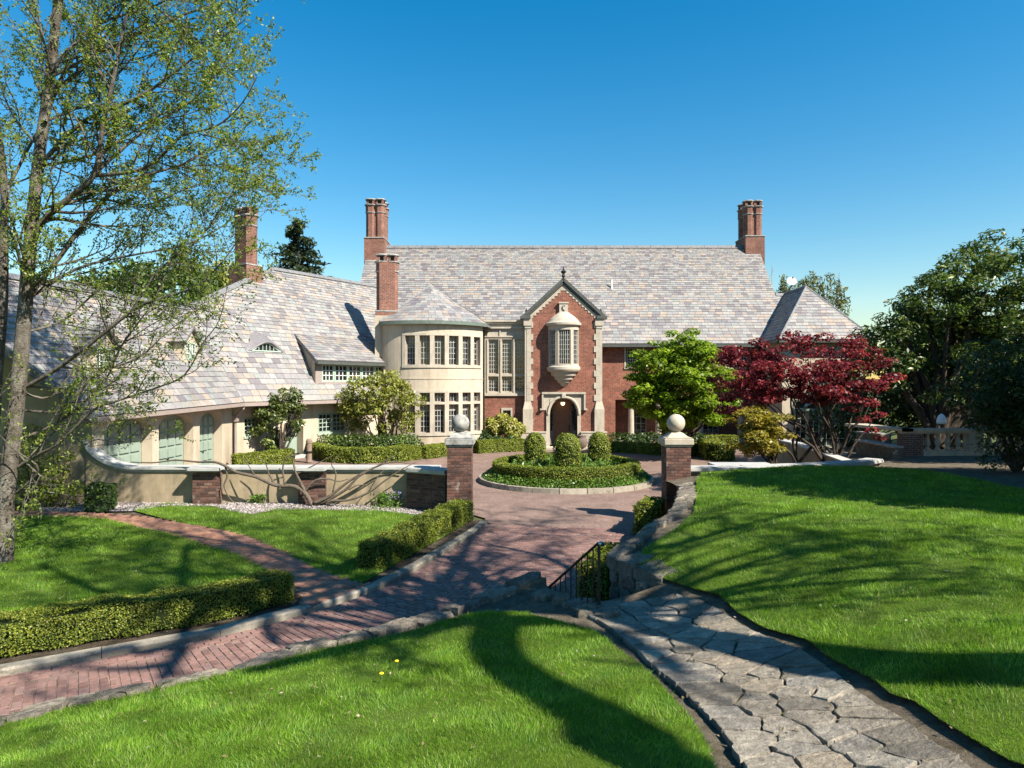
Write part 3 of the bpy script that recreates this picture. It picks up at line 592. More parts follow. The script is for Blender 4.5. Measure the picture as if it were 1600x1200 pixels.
def spandrel(m, mp, a, b, zs, zt, d0, d1, n=12, four=False):
    """fills above an arch springing at zs, crown just under zt"""
    c = (a+b)/2; hw = (b-a)/2; H_ = zt-zs-.01
    def zc(u):
        x = min(1, abs(u-c)/hw)
        return zs+H_*((1-x**2.2)**.5 if not four else (1-x**2.6)**.55)
    us = [c-hw*math.cos(PI*k/n) for k in range(n+1)]
    for u0, u1 in zip(us[:-1], us[1:]):
        m.hexa([mp(u0, zc(u0), d0), mp(u1, zc(u1), d0), mp(u1, zc(u1), d1), mp(u0, zc(u0), d1), mp(u0, zt, d0), mp(u1, zt, d0), mp(u1, zt, d1), mp(u0, zt, d1)])

# ---- roof planes
SLATES = []           # (corner points, distance) collected from every roof, sorted at the end
def clip(poly, cl):
    """Sutherland-Hodgman in 2D, cl counter-clockwise convex"""
    out = poly
    for i in range(len(cl)):
        ax, ay = cl[i]; bx, by = cl[(i+1) % len(cl)]; inp = out; out = []
        if not inp: return []
        for j in range(len(inp)):
            p, q = inp[j], inp[(j+1) % len(inp)]
            sp = (bx-ax)*(p[1]-ay)-(by-ay)*(p[0]-ax); sq = (bx-ax)*(q[1]-ay)-(by-ay)*(q[0]-ax)
            if sp >= 0: out.append(p)
            if sp*sq < 0: t = sp/(sp-sq); out.append((p[0]+(q[0]-p[0])*t, p[1]+(q[1]-p[1])*t))
    return out
def roof_plane(poly, eave_a, eave_b, e0=.30, e1=.17, w0=.46, w1=.30, holes=()):
    """slates in courses over a flat convex roof polygon (world points); eave_a->eave_b is the course direction"""
    poly = [Vector(p) for p in poly]; o = Vector(eave_a); u = (Vector(eave_b)-o).normalized()
    n = Vector((0, 0, 0))
    for i in range(len(poly)): n += (poly[i]-o).cross(poly[(i+1) % len(poly)]-o)
    n.normalize()
    if n.z < 0: n = -n
    s = n.cross(u).normalized()
    if s.z < 0: s = -s
    p2 = [((p-o).dot(u), (p-o).dot(s)) for p in poly]
    ar = sum(p2[i][0]*p2[(i+1) % len(p2)][1]-p2[(i+1) % len(p2)][0]*p2[i][1] for i in range(len(p2)))
    if ar < 0: p2 = p2[::-1]
    x0 = min(p[0] for p in p2); x1 = max(p[0] for p in p2); y0 = min(p[1] for p in p2); y1 = max(p[1] for p in p2)
    y = y0; r = 0
    while y < y1:
        t = (y-y0)/max(.1, y1-y0); e = e0+(e1-e0)*t; w = w0+(w1-w0)*t
        x = x0-RNG.uniform(0, w)
        while x < x1:
            ww = w*RNG.uniform(.78, 1.25)
            q = clip([(x+.006, y-.012), (x+ww-.006, y-.012), (x+ww-.006, y+e), (x+.006, y+e)], p2)
            x += ww
            if len(q) >= 3:
                a = abs(sum(q[i][0]*q[(i+1) % len(q)][1]-q[(i+1) % len(q)][0]*q[i][1] for i in range(len(q))))/2
                if a < .008: continue
                lift = RNG.uniform(.0, .008)
                top = [o+u*i+s*j+n*(.024*(1-(j-y)/e)+lift+.008) for i, j in q]; bot = [o+u*i+s*j-n*.004 for i, j in q]
                c = sum(top, Vector())/len(top); SLATES.append((a/((c-EYE).length**2), top, bot))
        y += e; r += 1
    return n
def roof_part(name, polys, thick=.14):
    m = MB()
    for poly in polys:
        poly = [Vector(p) for p in poly]; n = (poly[1]-poly[0]).cross(poly[2]-poly[0]).normalized()
        if n.z < 0: n = -n
        m.prism([p-n*.01 for p in poly], -n*thick)
    return m.build(name, MT['underlay'], house)
def ridge_cap(m, a, b, w=.2, h=.07):
    a, b = Vector(a), Vector(b); t = (b-a).normalized(); sd_ = t.cross(Vector((0, 0, 1))).normalized(); up = sd_.cross(t)
    L_ = (b-a).length; n = max(1, int(L_/.9))
    for k in range(n):
        p, q = a.lerp(b, (k+.01)/n), a.lerp(b, (k+.99)/n)
        pr = [-sd_*w-up*w*.75, -sd_*w*.4+up*h*.6, up*h, sd_*w*.4+up*h*.6, sd_*w-up*w*.75]
        mm = MB(); mm.prism([p+x for x in pr], q-p); m.append(mm)
rid = []
EY, EZ, RY, RZ = 41.0, 6.12, 47.0, 13.15
XL, XR = -9.9, 16.9
mainpoly = [(XL, EY, EZ), (14.9, EY, EZ), (17.9, EY+2.83, 9.45), (XR, EY+2.83, 9.45), (XR, RY, RZ), (XL, RY, RZ)]
sl = (RZ-EZ)/(RY-EY)
roof_part('roof', [[(XL, EY, EZ), (XR, EY, EZ), (XR, RY, RZ), (XL, RY, RZ)], [(XL, RY, RZ), (XR, RY, RZ), (XR, 53, EZ), (XL, 53, EZ)], [(XR, EY+.02, EZ), (18.4, EY+.02, EZ), (18.4, EY+2.85, 9.45), (XR, EY+2.85, 9.45)], [(XR, EY+2.85, 9.45), (18.4, EY+2.85, 9.45), (18.4, 47, EZ), (XR, 47, EZ)]])
roof_plane([(XL, EY, EZ), (XR, EY, EZ), (XR, RY, RZ), (XL, RY, RZ)], (XL, EY, EZ), (XR, EY, EZ), .27, .14, .44, .27)
roof_plane([(XR, EY, EZ), (18.2, EY, EZ), (18.2, EY+2.83, 9.43), (XR, EY+2.83, 9.43)], (XL, EY, EZ), (XR, EY, EZ), .30, .22, .50, .4)
ridge_cap(rid, (XL, RY, RZ+.03), (XR, RY, RZ+.03)); ridge_cap(rid, (XR, EY+2.85, 9.47), (18.3, EY+2.85, 9.47), .16)
# pavilion hip
PX0, PX1, PY, PZ = 14.9, 20.3, 38.1, 6.2; AP = Vector((17.55, 40.75, 9.5)); AB = Vector((17.55, 44.5, 9.5))
c0, c1 = Vector((PX0, PY, PZ)), Vector((PX1, PY, PZ)); b0, b1 = Vector((PX0, 44.5, PZ)), Vector((PX1, 44.5, PZ))
roof_part('roof', [[c0, c1, AP], [c0, AP, AB, b0], [c1, b1, AB, AP]])
roof_plane([c0, c1, AP], c0, c1, .27, .2, .44, .34); roof_plane([b0, c0, AP, AB], b0, c0, .27, .2, .44, .34); roof_plane([c1, b1, AB, AP], c1, b1, .27, .2, .44, .34)
ridge_cap(rid, AP+Vector((0, 0, .03)), AB+Vector((0, 0, .03)), .14); ridge_cap(rid, c0+Vector((0, 0, .03)), AP+Vector((0, 0, .03)), .09, .05); ridge_cap(rid, c1+Vector((0, 0, .03)), AP+Vector((0, 0, .03)), .09, .05)
# left wing and garage roofs
WE0 = P(380, 629, 28.5); WU = Vector((.503, .864, 0)).normalized(); WN = Vector((WU.y, -WU.x, 0))       # facade direction and outward normal
WA = P(428, 421, 35.8); WB = P(652, 458, 43.9)
WA.z = WB.z = 9.6; WE0.z = 2.93
WE2 = WE0+WU*10.2
wn = (WE2-WE0).cross(WA-WE0).normalized()
if wn.z < 0: wn = -wn
def wing(px, py): return hit(px, py, WE0, wn)
WB2 = wing(668, 461); WA2 = wing(426, 420); HE = wing(388, 436); HG = wing(290, 481); WE2b = WE0+WU*13.5
GC0 = P(150, 650, 19.25); GC0.z = 2.78; GE = WE0.copy()
gn = (GE-GC0).cross(HG-GC0).normalized()
if gn.z < 0: gn = -gn
def gar(px, py): return hit(px, py, GC0, gn)
GR0 = HG+(GC0-GE)*1.45
gtop = gar(-60, 420)
roof_part('roof', [[WE0, WE2b, WB2+WU*2.0, WA2, HE, HG]])
roof_part('roof', [[GC0, GE, HG, GR0]])
bk = MB()      # rear slopes closing the wing and the garage
bk.face([WA2, WB2+WU*2, WB2+WU*2-WN*6-Vector((0, 0, 6.8)), WA2-WN*6-Vector((0, 0, 6.8))]); bk.face([HG, HE, WA2, WA2-WN*6-Vector((0, 0, 6.8)), HG-Vector((6, -3, 5))]); bk.face([GR0, HG, HG-Vector((6, -3, 5)), GR0-Vector((6, 0, 5))])
bk.build('roof', MT['ridge'], house)
roof_plane([WE0, WE2b, WB2, WA2, HE, HG], WE0, WE2b, .32, .16, .50, .32)
roof_plane([GC0, GE, HG, GR0], GC0, GE, .28, .17, .44, .32)
up = Vector((0, 0, .04))
ridge_cap(rid, WA2+up, WB2+up, .16); ridge_cap(rid, HE+up, WA2+up, .12); ridge_cap(rid, HG+up, HE+up, .16); ridge_cap(rid, GR0+up, HG+up, .16)
vm = MB(); vm.tube([WE0+up*.4, HG+up*.4], .05, 6); vm.build('valley_flashing', MT['ridge'], house)
# bow tower roof
TX, TY, TR = -4.8, 39.6, 3.6
th0, th1 = R(-37), R(62); tz = 7.02; TA = Vector((TX+.05, TY+.4, 9.5))
m = MB(); N = 26
ring = [Vector((TX+(TR+.22)*math.sin(th0+(th1-th0)*k/N), TY-(TR+.22)*math.cos(th0+(th1-th0)*k/N), tz)) for k in range(N+1)]
endl = ring[0]+Vector((-.05, 3.2, 0)); endr = ring[-1]+Vector((.35, 2.6, 0))
for a, b in zip(ring[:-1], ring[1:]): m.prism([a, b, TA], (0, 0, -.12))
m.prism([endl, ring[0], TA], (0, 0, -.12)); m.prism([ring[-1], endr, TA], (0, 0, -.12)); m.prism([TA, endr, endl], (0, 0, -.12))
m.build('tower_roof', MT['underlay'], house)
fan = ring+[endr]
rows = 15; y = 0.0
for r_ in range(rows):        # slates in rings up the cone, wedge after wedge
    t0, t1 = r_/rows, (r_+1.06)/rows
    arc = (th1-th0)*(TR+.2)*(1-t0); n = max(3, int(arc/.36)); ph = RNG.uniform(-.5, .5)
    for k in range(-1, n+1):
        f0, f1 = np.clip((k+ph+.02)/n, 0, 1), np.clip((k+1+ph-.02)/n, 0, 1)
        if f1-f0 < .2/n: continue
        def pt(f, t, l):
            q = th0+(th1-th0)*f; v = Vector((TX+(TR+.25)*math.sin(q), TY-(TR+.25)*math.cos(q), tz))
            return v.lerp(TA, t)+Vector((math.sin(q)*.6, -math.cos(q)*.6, .8))*l
        if t1 > 1: t1 = 1
        lf = RNG.uniform(0, .006)
        top = [pt(f0, t0, .026+lf), pt(f1, t0, .026+lf), pt(f1, t1, .014+lf), pt(f0, t1, .014+lf)]; bot = [pt(f0, t0, .002), pt(f1, t0, .002), pt(f1, t1, .001), pt(f0, t1, .001)]
        c = sum(top, Vector())/4; SLATES.append((.1/((c-EYE).length**2), top, bot))
roof_plane([ring[-1], endr, TA], ring[-1], endr, .24, .2, .4, .36)
ridge_cap(rid, TA+up, TA+Vector((-.4, 3.5, 0))+up, .12)
ridge_cap(rid, ring[0]+up, TA+up, .08, .05)
# gable roof
GX0, GX1, GY, GZ = .85, 5.08, 39.3, 7.5; GXc = (GX0+GX1)/2; GAP = 9.52
back = Vector((GXc, EY+(GAP-EZ)/sl+.3, GAP)); bl, br_ = Vector((GX0-.1, EY+(GZ-EZ)/sl+.2, GZ-.08)), Vector((GX1+.1, EY+(GZ-EZ)/sl+.2, GZ-.08))
fa, fl, fr = Vector((GXc, GY+.2, GAP)), Vector((GX0-.1, GY+.2, GZ-.08)), Vector((GX1+.1, GY+.2, GZ-.08))
roof_part('roof', [[fl, fa, back, bl], [fa, fr, br_, back]], .1)
roof_plane([bl, fl, fa, back], bl, fl, .2, .18, .36, .33); roof_plane([fr, br_, back, fa], fr, br_, .2, .18, .36, .33)
ridge_cap(rid, fa+up, back+up, .1)

# ---- main block walls
ztop = lambda y: EZ-.1
m = MB(); mpR = mp_plane((5.08, 41.5, 0), (1, 0, 0), (0, 1, 0))
def ux(px, Y, x0): return (px-800)/F*Y-x0
opsR = [(ux(978, 41.5, 5.08), ux(1004, 41.5, 5.08), 4.75, 5.95, .25), (5.2, 6.6, 4.75, 5.95, .25), (8.0, 9.4, 4.75, 5.95, .25), (1.2, 9.6, .15, 2.75, 2.2)]
rv = MB(); wall_open(m, mpR, 0, 9.9, 0, 6.1, opsR, rev=rv)
m.b2(-9.6, -9.55, 41.5, 52.5, 0, 6.2); m.b2(16.55, 16.6, 41.5, 52.5, 0, 6.2); m.b2(-9.6, 16.6, 52.4, 52.5, 0, 6.2); m.b2(16.6, 18.4, 46.4, 46.5, 0, 6.1); m.b2(-9.55, -1.9, 41.5, 41.6, 0, 6.2)
for x in (-9.58, 16.58):
    m.prism([(x, 41.5, 6.2), (x, 52.5, 6.2), (x, 47, 12.7)], (.02, 0, 0))
m.face([mpR(1.2, .15, 2.2), mpR(9.6, .15, 2.2), mpR(9.6, 2.75, 2.2), mpR(1.2, 2.75, 2.2)])
m.build('wall', MT['brick'], house); rv.build('window_reveals', MT['brown'], house)
for o in opsR[:3]:
    window(mpR, o[0]+.07, o[1]-.07, o[2]+.07, o[3]-.05, .16, MT['lime'], 5, 6)
    s = MB(); s.mbox(mpR, o[0]-.12, o[1]+.12, o[2]-.14, o[2]-.002, -.06, .1); s.mbox(mpR, o[0]-.1, o[0]-.002, o[2], o[3], -.03, .12); s.mbox(mpR, o[1]+.002, o[1]+.1, o[2], o[3], -.03, .12); s.build('window_surround', MT['lime'], house)
for x in (2.2, 3.87, 6.4, 8.9):     # loggia columns
    c = MB(); c.lathe(mpR(x, .15, .25), [(.24, 0), (.24, .12), (.19, .16), (.18, 1.2), (.165, 2.3), (.2, 2.36), (.24, 2.44), (.24, 2.59)], 16); c.build('column', MT['lime'], house, smooth=False)
for x in (3.0, 5.2, 7.6):
    window(mpR, x-.5, x+.5, .3, 2.5, 2.12, MT['brown'], 3, 5)
fm = MB(); fm.b2(5.2, 14.9, EY-.1, EY+.06, EZ-.2, EZ-.03); fm.b2(5.2, 14.9, EY+.06, 41.5, EZ-.2, EZ-.14)
fm.b2(PX0-.02, PX1+.1, PY-.1, PY+.04, PZ-.18, PZ-.02); fm.b2(PX0-.1, PX0+.02, PY+.04, 41, PZ-.18, PZ-.02)
fm.build('gutter', MT['fascia'], house)
d = MB(); d.tube([(5.35, 41.38, 5.9), (5.35, 41.38, .1)], .06, 8); d.box((5.35, 41.38, 5.6), (.2, .16, .3)); d.build('downspout', MT['iron'], house)
# pavilion walls with French doors
m = MB(); mpP = mp_plane((PX0+.35, PY+.45, 0), (1, 0, 0), (0, 1, 0))
pw = PX1-PX0-.7; opsP = [(ux(1243, 38.5, 15.25), ux(1325, 38.5, 15.25), .15, 2.75, .3)]
wall_open(m, mpP, 0, pw, 0, PZ, opsP); m.b2(PX0+.33, PX0+.35, PY+.47, 41.45, 0, PZ); m.b2(PX1-.35, PX1-.33, PY+.47, 46, 0, PZ)
m.build('wall', MT['stucco'], house)
a, b = opsP[0][0], opsP[0][1]; w4 = (b-a)/4
for k in range(4): window(mpP, a+w4*k+.02, a+w4*(k+1)-.02, .15, 2.2, .2, MT['green'], 2, 5, bars_m=MT['greenlt'], fw=.08, bar=.03)
s = MB(); s.mbox(mpP, a-.1, b+.1, 2.2, 2.32, -.08, .2); s.mbox(mpP, a-.12, a, .1, 2.2, -.05, .3); s.mbox(mpP, b, b+.12, .1, 2.2, -.05, .3)
am = (a+b)/2
for k in range(12):
    q0, q1 = PI*k/12, PI*(k+1)/12
    s.mbox(mpP, am-math.cos(q0)*.95, am-math.cos(q1)*.95, 2.32+min(math.sin(q0), math.sin(q1))*.34, 2.42+max(math.sin(q0), math.sin(q1))*.34, -.1, .15)
s.build('door_canopy', MT['green'], house)
f = MB(); f.mbox(mpP, a+.1, b-.1, 2.33, 2.7, .12, .16); f.build('pane', MT['glass'], house)

# ---- bow tower
mpT = lambda u, z, d: Vector((TX+(TR-d)*math.sin(u), TY-(TR-d)*math.cos(u), z))
cols = [R(-9.3+12.45*k) for k in range(6)]; hw = R(4.35)
ops = [(c-hw, c+hw, 4.72, 6.27, .28) for c in cols]+[(c-hw, c+hw, 2.75, 3.24, .28) for c in cols]+[(c-hw, c+hw, 1.12, 2.62, .28) for c in cols]
m = MB(); rv = MB(); wall_open(m, mpT, th0, th1, 0, 7.0, ops, .28, R(3), rv)
for (u, s) in ((th0, 1), (th1, -1)):
    m.face([mpT(u, 0, 0), mpT(u, 0, 1.2), mpT(u, 7, 1.2), mpT(u, 7, 0)])
m.build('tower_wall', MT['stucco'], house); rv.build('window_reveals', MT['lime'], house)
tr = MB()
def band(u0, u1, z0, z1, d0, d1, mm=None):
    n = max(1, int((u1-u0)/R(3)))
    for k in range(n): (mm or tr).mbox(mpT, u0+(u1-u0)*k/n, u0+(u1-u0)*(k+1)/n, z0, z1, d0, d1)
e0, e1 = cols[0]-hw-R(2.6), cols[-1]+hw+R(1.5)
for (zb, zt_) in ((4.72, 6.27), (1.12, 3.24)):
    tr = MB()
    band(e0, e1, zt_+.002, zt_+.13, -.035, .1); band(e0, e1, zb-.16, zb-.002, -.05, .1); tr.mbox(mpT, e0, cols[0]-hw, zb, zt_, -.03, .1); tr.mbox(mpT, cols[-1]+hw, e1, zb, zt_, -.03, .1)
    for c in cols[:-1]: tr.mbox(mpT, c+hw, c+R(12.45)-hw, zb, zt_, -.03, .1)
    if zb < 2: band(cols[0]-hw, cols[-1]+hw, 2.622, 2.748, -.03, .1)
    tr.build('window_surround', MT['lime'], house)
for c in cols:
    window(mpT, c-hw, c+hw, 4.72, 6.27, .24, MT['brown'], 3, 5, .045, su=TR)
    window(mpT, c-hw, c+hw, 2.75, 3.24, .24, MT['brown'], 3, 2, .04, su=TR)
    window(mpT, c-hw, c+hw, 1.12, 2.62, .24, MT['brown'], 3, 5, .045, su=TR)
    for zt_, hb in ((2.58, RNG.uniform(.25, .4)), (6.23, RNG.uniform(.12, .3))):
        bl_ = MB(); bl_.mbox(mpT, c-hw*.88, c+hw*.88, zt_-hb, zt_, .222, .237); bl_.build('blind', MT['blind'], house)
g = MB(); band(th0, th1, 6.86, 7.04, -.26, -.14, g); band(th0, th1, 6.9, 7.0, -.14, .02, g); g.build('gutter', MT['copper'], house)
bm_ = MB(); band(th0, th1, 3.95, 4.02, -.02, .02, bm_); bm_.build('string_course', MT['stucco'], house)

# ---- stair bay between tower and gable
mpB = mp_plane((-1.75, 39.7, 0), (1, 0, 0), (0, 1, 0)); bx = lambda px: ux(px, 39.7, -1.75)
zz = lambda py, Y=39.7: CZ-(py-600)/F*Y
W3 = [(bx(763), bx(779)), (bx(784), bx(800)), (bx(804.5), bx(820))]
ops = [(a, b, zz(584), zz(530), .22) for a, b in W3]+[(a, b, zz(612), zz(588), .22) for a, b in W3]
m = MB(); wall_open(m, mpB, 0, 2.75, zz(618), 7.3, ops, .22); m.build('bay_wall', MT['lime'], house)
m = MB(); so_ = (bx(786), bx(798), zz(662), zz(641), .2); wall_open(m, mpB, 0, 2.75, 0, zz(618), [so_]); m.build('bay_wall', MT['brick'], house)
s = MB(); s.mbox(mpB, -.1, 2.75, zz(618)-.02, zz(618)+.12, -.1, .05); s.mbox(mpB, so_[0]-.1, so_[1]+.1, so_[3]+.001, so_[3]+.14, -.05, .1); s.mbox(mpB, so_[0]-.1, so_[0]-.001, so_[2], so_[3], -.05, .1); s.mbox(mpB, so_[1]+.001, so_[1]+.1, so_[2], so_[3], -.05, .1)
s.mbox(mpB, -.1, 2.75, 7.3, 7.42, -.2, .6); s.mbox(mpB, -.1, 2.75, 7.2, 7.298, -.14, .3); s.mbox(mpB, -.05, 2.75, 6.92, 7.02, -.13, .1); s.mbox(mpB, -.05, 2.75, 6.85, 6.918, -.07, .1)
s.mbox(mpB, 0, 2.72, 6.42, 6.47, -.05, .05)
for px in (762, 781, 802): s.mbox(mpB, bx(px)-.03, bx(px)+.05, 6.47, 6.85, -.05, .02)
for a, b in W3: s.mbox(mpB, a-.09, a-.03, zz(612), zz(530), -.05, .02)
s.build('cornice', MT['lime'], house)
for a, b in W3:
    window(mpB, a, b, zz(584), zz(530), .18, MT['lime'], 4, 8, .035, arch=.3); window(mpB, a, b, zz(612), zz(588), .18, MT['lime'], 4, 4, .035)
window(mpB, so_[0], so_[1], so_[2], so_[3], .15, MT['lime'], 2, 2, .04)
d = MB(); d.tube([(-1.64, 39.5, 6.8), (-1.64, 39.5, .1)], .06, 8); d.build('downspout', MT['iron'], house)

# ---- entrance gable
mpG = mp_plane((GX0, GY, 0), (1, 0, 0), (0, 1, 0)); gw = GX1-GX0; gc = gw/2
DO = (gc-.79, gc+.79, .12, 2.86, 1.0)
m = MB(); wall_open(m, mpG, 0, gw, 0, GZ, [DO]); m.face([mpG(0, GZ, 0), mpG(gw, GZ, 0), mpG(gc, 9.45, 0)])
m.b2(GX0, GX0+.02, GY+.01, 41.6, 0, GZ); m.b2(GX1-.02, GX1, GY+.01, 41.6, 0, GZ)
m.build('gable_wall', MT['brick'], house)
s = MB()
zq = .98; k = 0
while zq < 7.2:      # toothed quoins
    w = .37 if k % 2 else .25
    for a_, b_ in ((0, w), (gw-w, gw)): s = MB(); s.mbox(mpG, a_, b_, zq+.004, zq+.346, -.05, .1); s.build('quoin', MT['lime'], house)
    zq += .35; k += 1
s = MB()
n = 12
for k in range(n):   # stepped stones under the coping
    f0 = k/n; zb = GZ-.02+f0*(9.42-GZ); zt_ = GZ-.02+(k+1)/n*(9.42-GZ); x1 = f0*gc+.36
    lo_, hi_ = f0*gc, (k+1)/n*gc
    for sg in (0, 1):
        pts = [(lo_, zb), (min(x1, gc), zb), (min(x1, gc), zt_), (hi_, zt_)]
        if sg: pts = [(gw-x, z) for x, z in pts][::-1]
        s = MB(); s.prism([mpG(x, z, -.03) for x, z in pts], (0, .08, 0)); s.build('stepped_stone', MT['lime'], house)
s = MB()
for sg in (-1, 1):   # dark coping, kneelers
    a = mpG(gc, 9.60, -.16); b = mpG(gc+sg*(gc+.18), GZ+.0, -.16)
    t = (b-a).normalized(); q = Vector((-t.z, 0, t.x))*sg
    if q.z < 0: q = -q
    s = MB(); s.prism([a-q*.0, b, b+q*.17, a+q*.17], (0, .5, 0)); s.prism([a-q*.1+Vector((0, .06, 0)), b-q*.1+Vector((0, .06, 0)), b+Vector((0, .06, 0)), a+Vector((0, .06, 0))], (0, .3, 0))
    x = gc+sg*(gc+.08); s.mbox(mpG, x-.3, x+.3, GZ-.05, GZ+.12, -.2, .35); s.build('coping', MT['fascia'], house)
s = MB()
for sg in (-1, 1):
    s = MB(); x = gc+sg*(gc-.06); s.mbox(mpG, x-.24, x+.24, GZ-.45, GZ-.052, -.12, .3); s.mbox(mpG, x-.17, x+.17, GZ-.6, GZ-.452, -.08, .2)
    s.mbox(mpG, x-.17, x+.17, .98, 7.0, -.03, .5)
    # buttress with weathering below
    s.mbox(mpG, x-.28, x+.28, .98, 2.25, -.16, .5)
    s.prism([mpG(x-.28, 2.252, -.16), mpG(x+.28, 2.252, -.16), mpG(x+.17, 2.7, -.032), mpG(x-.17, 2.7, -.032)], (0, .03, 0)); s.build('buttress', MT['lime'], house)
s = MB()
for x0, x1 in ((-.35, DO[0]-.2), (DO[1]+.2, gw+.35)):
    s = MB(); s.mbox(mpG, x0, x1, 0, .9, -.22, .02); s.mbox(mpG, x0-.02, x1+(.02 if x1 > 3 else -.002), .9, .975, -.25, .02); s.build('plinth', MT['lime'], house)
for px, mm in ((gc, 1.0), (-.02, .55), (gw+.02, .55)):
    f = MB(); f.lathe(mpG(px, 9.62 if mm == 1 else GZ+.12, .05), [(.12*mm, 0), (.12*mm, .1*mm), (.06*mm, .18*mm), (.1*mm, .3*mm), (.06*mm, .42*mm), (.14*mm, .5*mm), (.16*mm, .58*mm), (.05*mm, .64*mm), (.02*mm, .85*mm)], 10); f.build('finial', MT['iron'], house)
# door surround
s = MB(); s.mbox(mpG, DO[0]-.2, DO[0]-.002, .12, 2.2, -.1, .3); s.mbox(mpG, DO[1]+.002, DO[1]+.2, .12, 2.2, -.1, .3)
spandrel(s, mpG, DO[0], DO[1], 1.95, 2.86, -.08, .3, 16, True)
s.mbox(mpG, DO[0]-.36, DO[1]+.36, 2.862, 3.12, -.06, .2); s.mbox(mpG, DO[0]-.36, DO[0]-.001, 2.202, 2.86, -.06, .2); s.mbox(mpG, DO[1]+.001, DO[1]+.36, 2.202, 2.86, -.06, .2)
# hood mould and archivolt ribs
s.mbox(mpG, DO[0]-.46, DO[1]+.46, 3.122, 3.24, -.2, .05)
for u in (DO[0]-.46, DO[1]+.37): s.mbox(mpG, u, u+.09, 2.3, 3.12, -.18, .02)
for u in (DO[0]-.56, DO[1]+.37): s.mbox(mpG, u, u+.19, 2.2, 2.298, -.2, .02)
hw_ = (DO[1]-DO[0])/2
arc = [(gc-(hw_+.1)*math.cos(PI*k/20), 1.95+(.93+.06)*(max(0, 1-abs(math.cos(PI*k/20))**2.6))**.55) for k in range(21)]
s.tube([mpG(u, z, -.1) for u, z in arc], .07, 6); s.build('door_surround', MT['lime'], house)
s = MB(); s.box(tuple(mpG(gc, 3.02, -.16)), (.24, .14, .26)); s.build('keystone', MT['lime'], house, bevel=.02)
s = MB(); s.mbox(mpG, DO[0], DO[1], .1, 2.86, .98, 1.02); s.mbox(mpG, DO[0]-.02, DO[0], .1, 2.9, .3, 1.0); s.mbox(mpG, DO[1], DO[1]+.02, .1, 2.9, .3, 1.0); s.build('porch_wall', MT['brown'], house)
dr = MB(); dr.mbox(mpG, gc-.5, gc+.5, .12, 2.7, .9, .97)
for zc_ in (.5, 1.1, 1.7, 2.3):
    for x in (-.3, 0, .3): dr.mbox(mpG, gc+x-.12, gc+x+.12, zc_-.22, zc_+.22, .87, .9)
dro = dr.build('door', MT['wood'], house)
hd = MB(); hd.tube([mpG(gc+.4, 1.0, .84), mpG(gc+.4, 1.3, .84)], .02, 6); hd.build('handle', MT['iron'], dro)
s = MB()
for x in (-.66, .66): s = MB(); s.mbox(mpG, gc+x-.09, gc+x+.09, .95, 2.55, .93, .96); s.build('sidelight', MT['glass'], house)
s = MB(); s.mbox(mpG, DO[0]-.5, DO[1]+.5, 0, .12, -.9, 1.0); s.build('door_step', MT['lime'], house)
# oriel
OC = Vector((GXc, GY, 0)); OR = .88
mpO = lambda u, z, d: Vector((OC.x+(OR-d)*math.sin(u), OC.y-(OR-d)*.88*math.cos(u), z))
oc = [R(-56), R(0), R(56)]; oh = [R(19), R(24), R(19)]; oz0, oz1 = 4.82, 6.78
m = MB(); ops = [(c-h, c+h, oz0, oz1, .12) for c, h in zip(oc, oh)]
wall_open(m, mpO, R(-90), R(90), 4.6, 7.0, ops, .12, R(8)); m.build('oriel_wall', MT['lime'], house)
for c, h in zip(oc, oh): window(mpO, c-h, c+h, oz0, oz1, .1, MT['lime'], 5 if h > R(20) else 3, 7, .035, su=OR)
m = MB(); m.lathe(OC, [(.86, 6.9), (.9, 7.0), (1.02, 7.06), (1.03, 7.18), (.93, 7.24), (.84, 7.36), (.8, 7.42), (.66, 7.55), (.6, 7.60), (.42, 7.72), (.36, 7.78), (.24, 7.84), (0, 7.86)], 24, PI, 2*PI, 1, .9)
m.build('oriel_roof', MT['lime'], house); m = MB(); m.lathe(OC, [(.02, 3.55), (.14, 3.6), (.2, 3.72), (.34, 3.78), (.37, 3.9), (.52, 3.96), (.56, 4.12), (.7, 4.18), (.74, 4.36), (.9, 4.42), (.96, 4.52), (.96, 4.66), (.88, 4.74)], 24, PI, 2*PI, 1, .9)
m.build('oriel_corbel', MT['lime'], house)
s = MB(); s.mbox(mpG, gc-.25, gc+.25, 7.7, 8.32, -.16, .05); s.mbox(mpG, gc-.29, gc+.29, 8.322, 8.4, -.2, .05); nb = s.build('niche', MT['lime'], house)
s = MB(); s.tube([mpG(gc+x, z, -.18) for x, z in ((.09, 8.2), (.0, 8.22), (-.06, 8.12), (-.04, 8.0), (.05, 7.95), (.03, 7.83), (-.08, 7.8))], [.03, .04, .045, .04, .05, .04, .02], 6); s.build('carving', MT['capst'], nb)

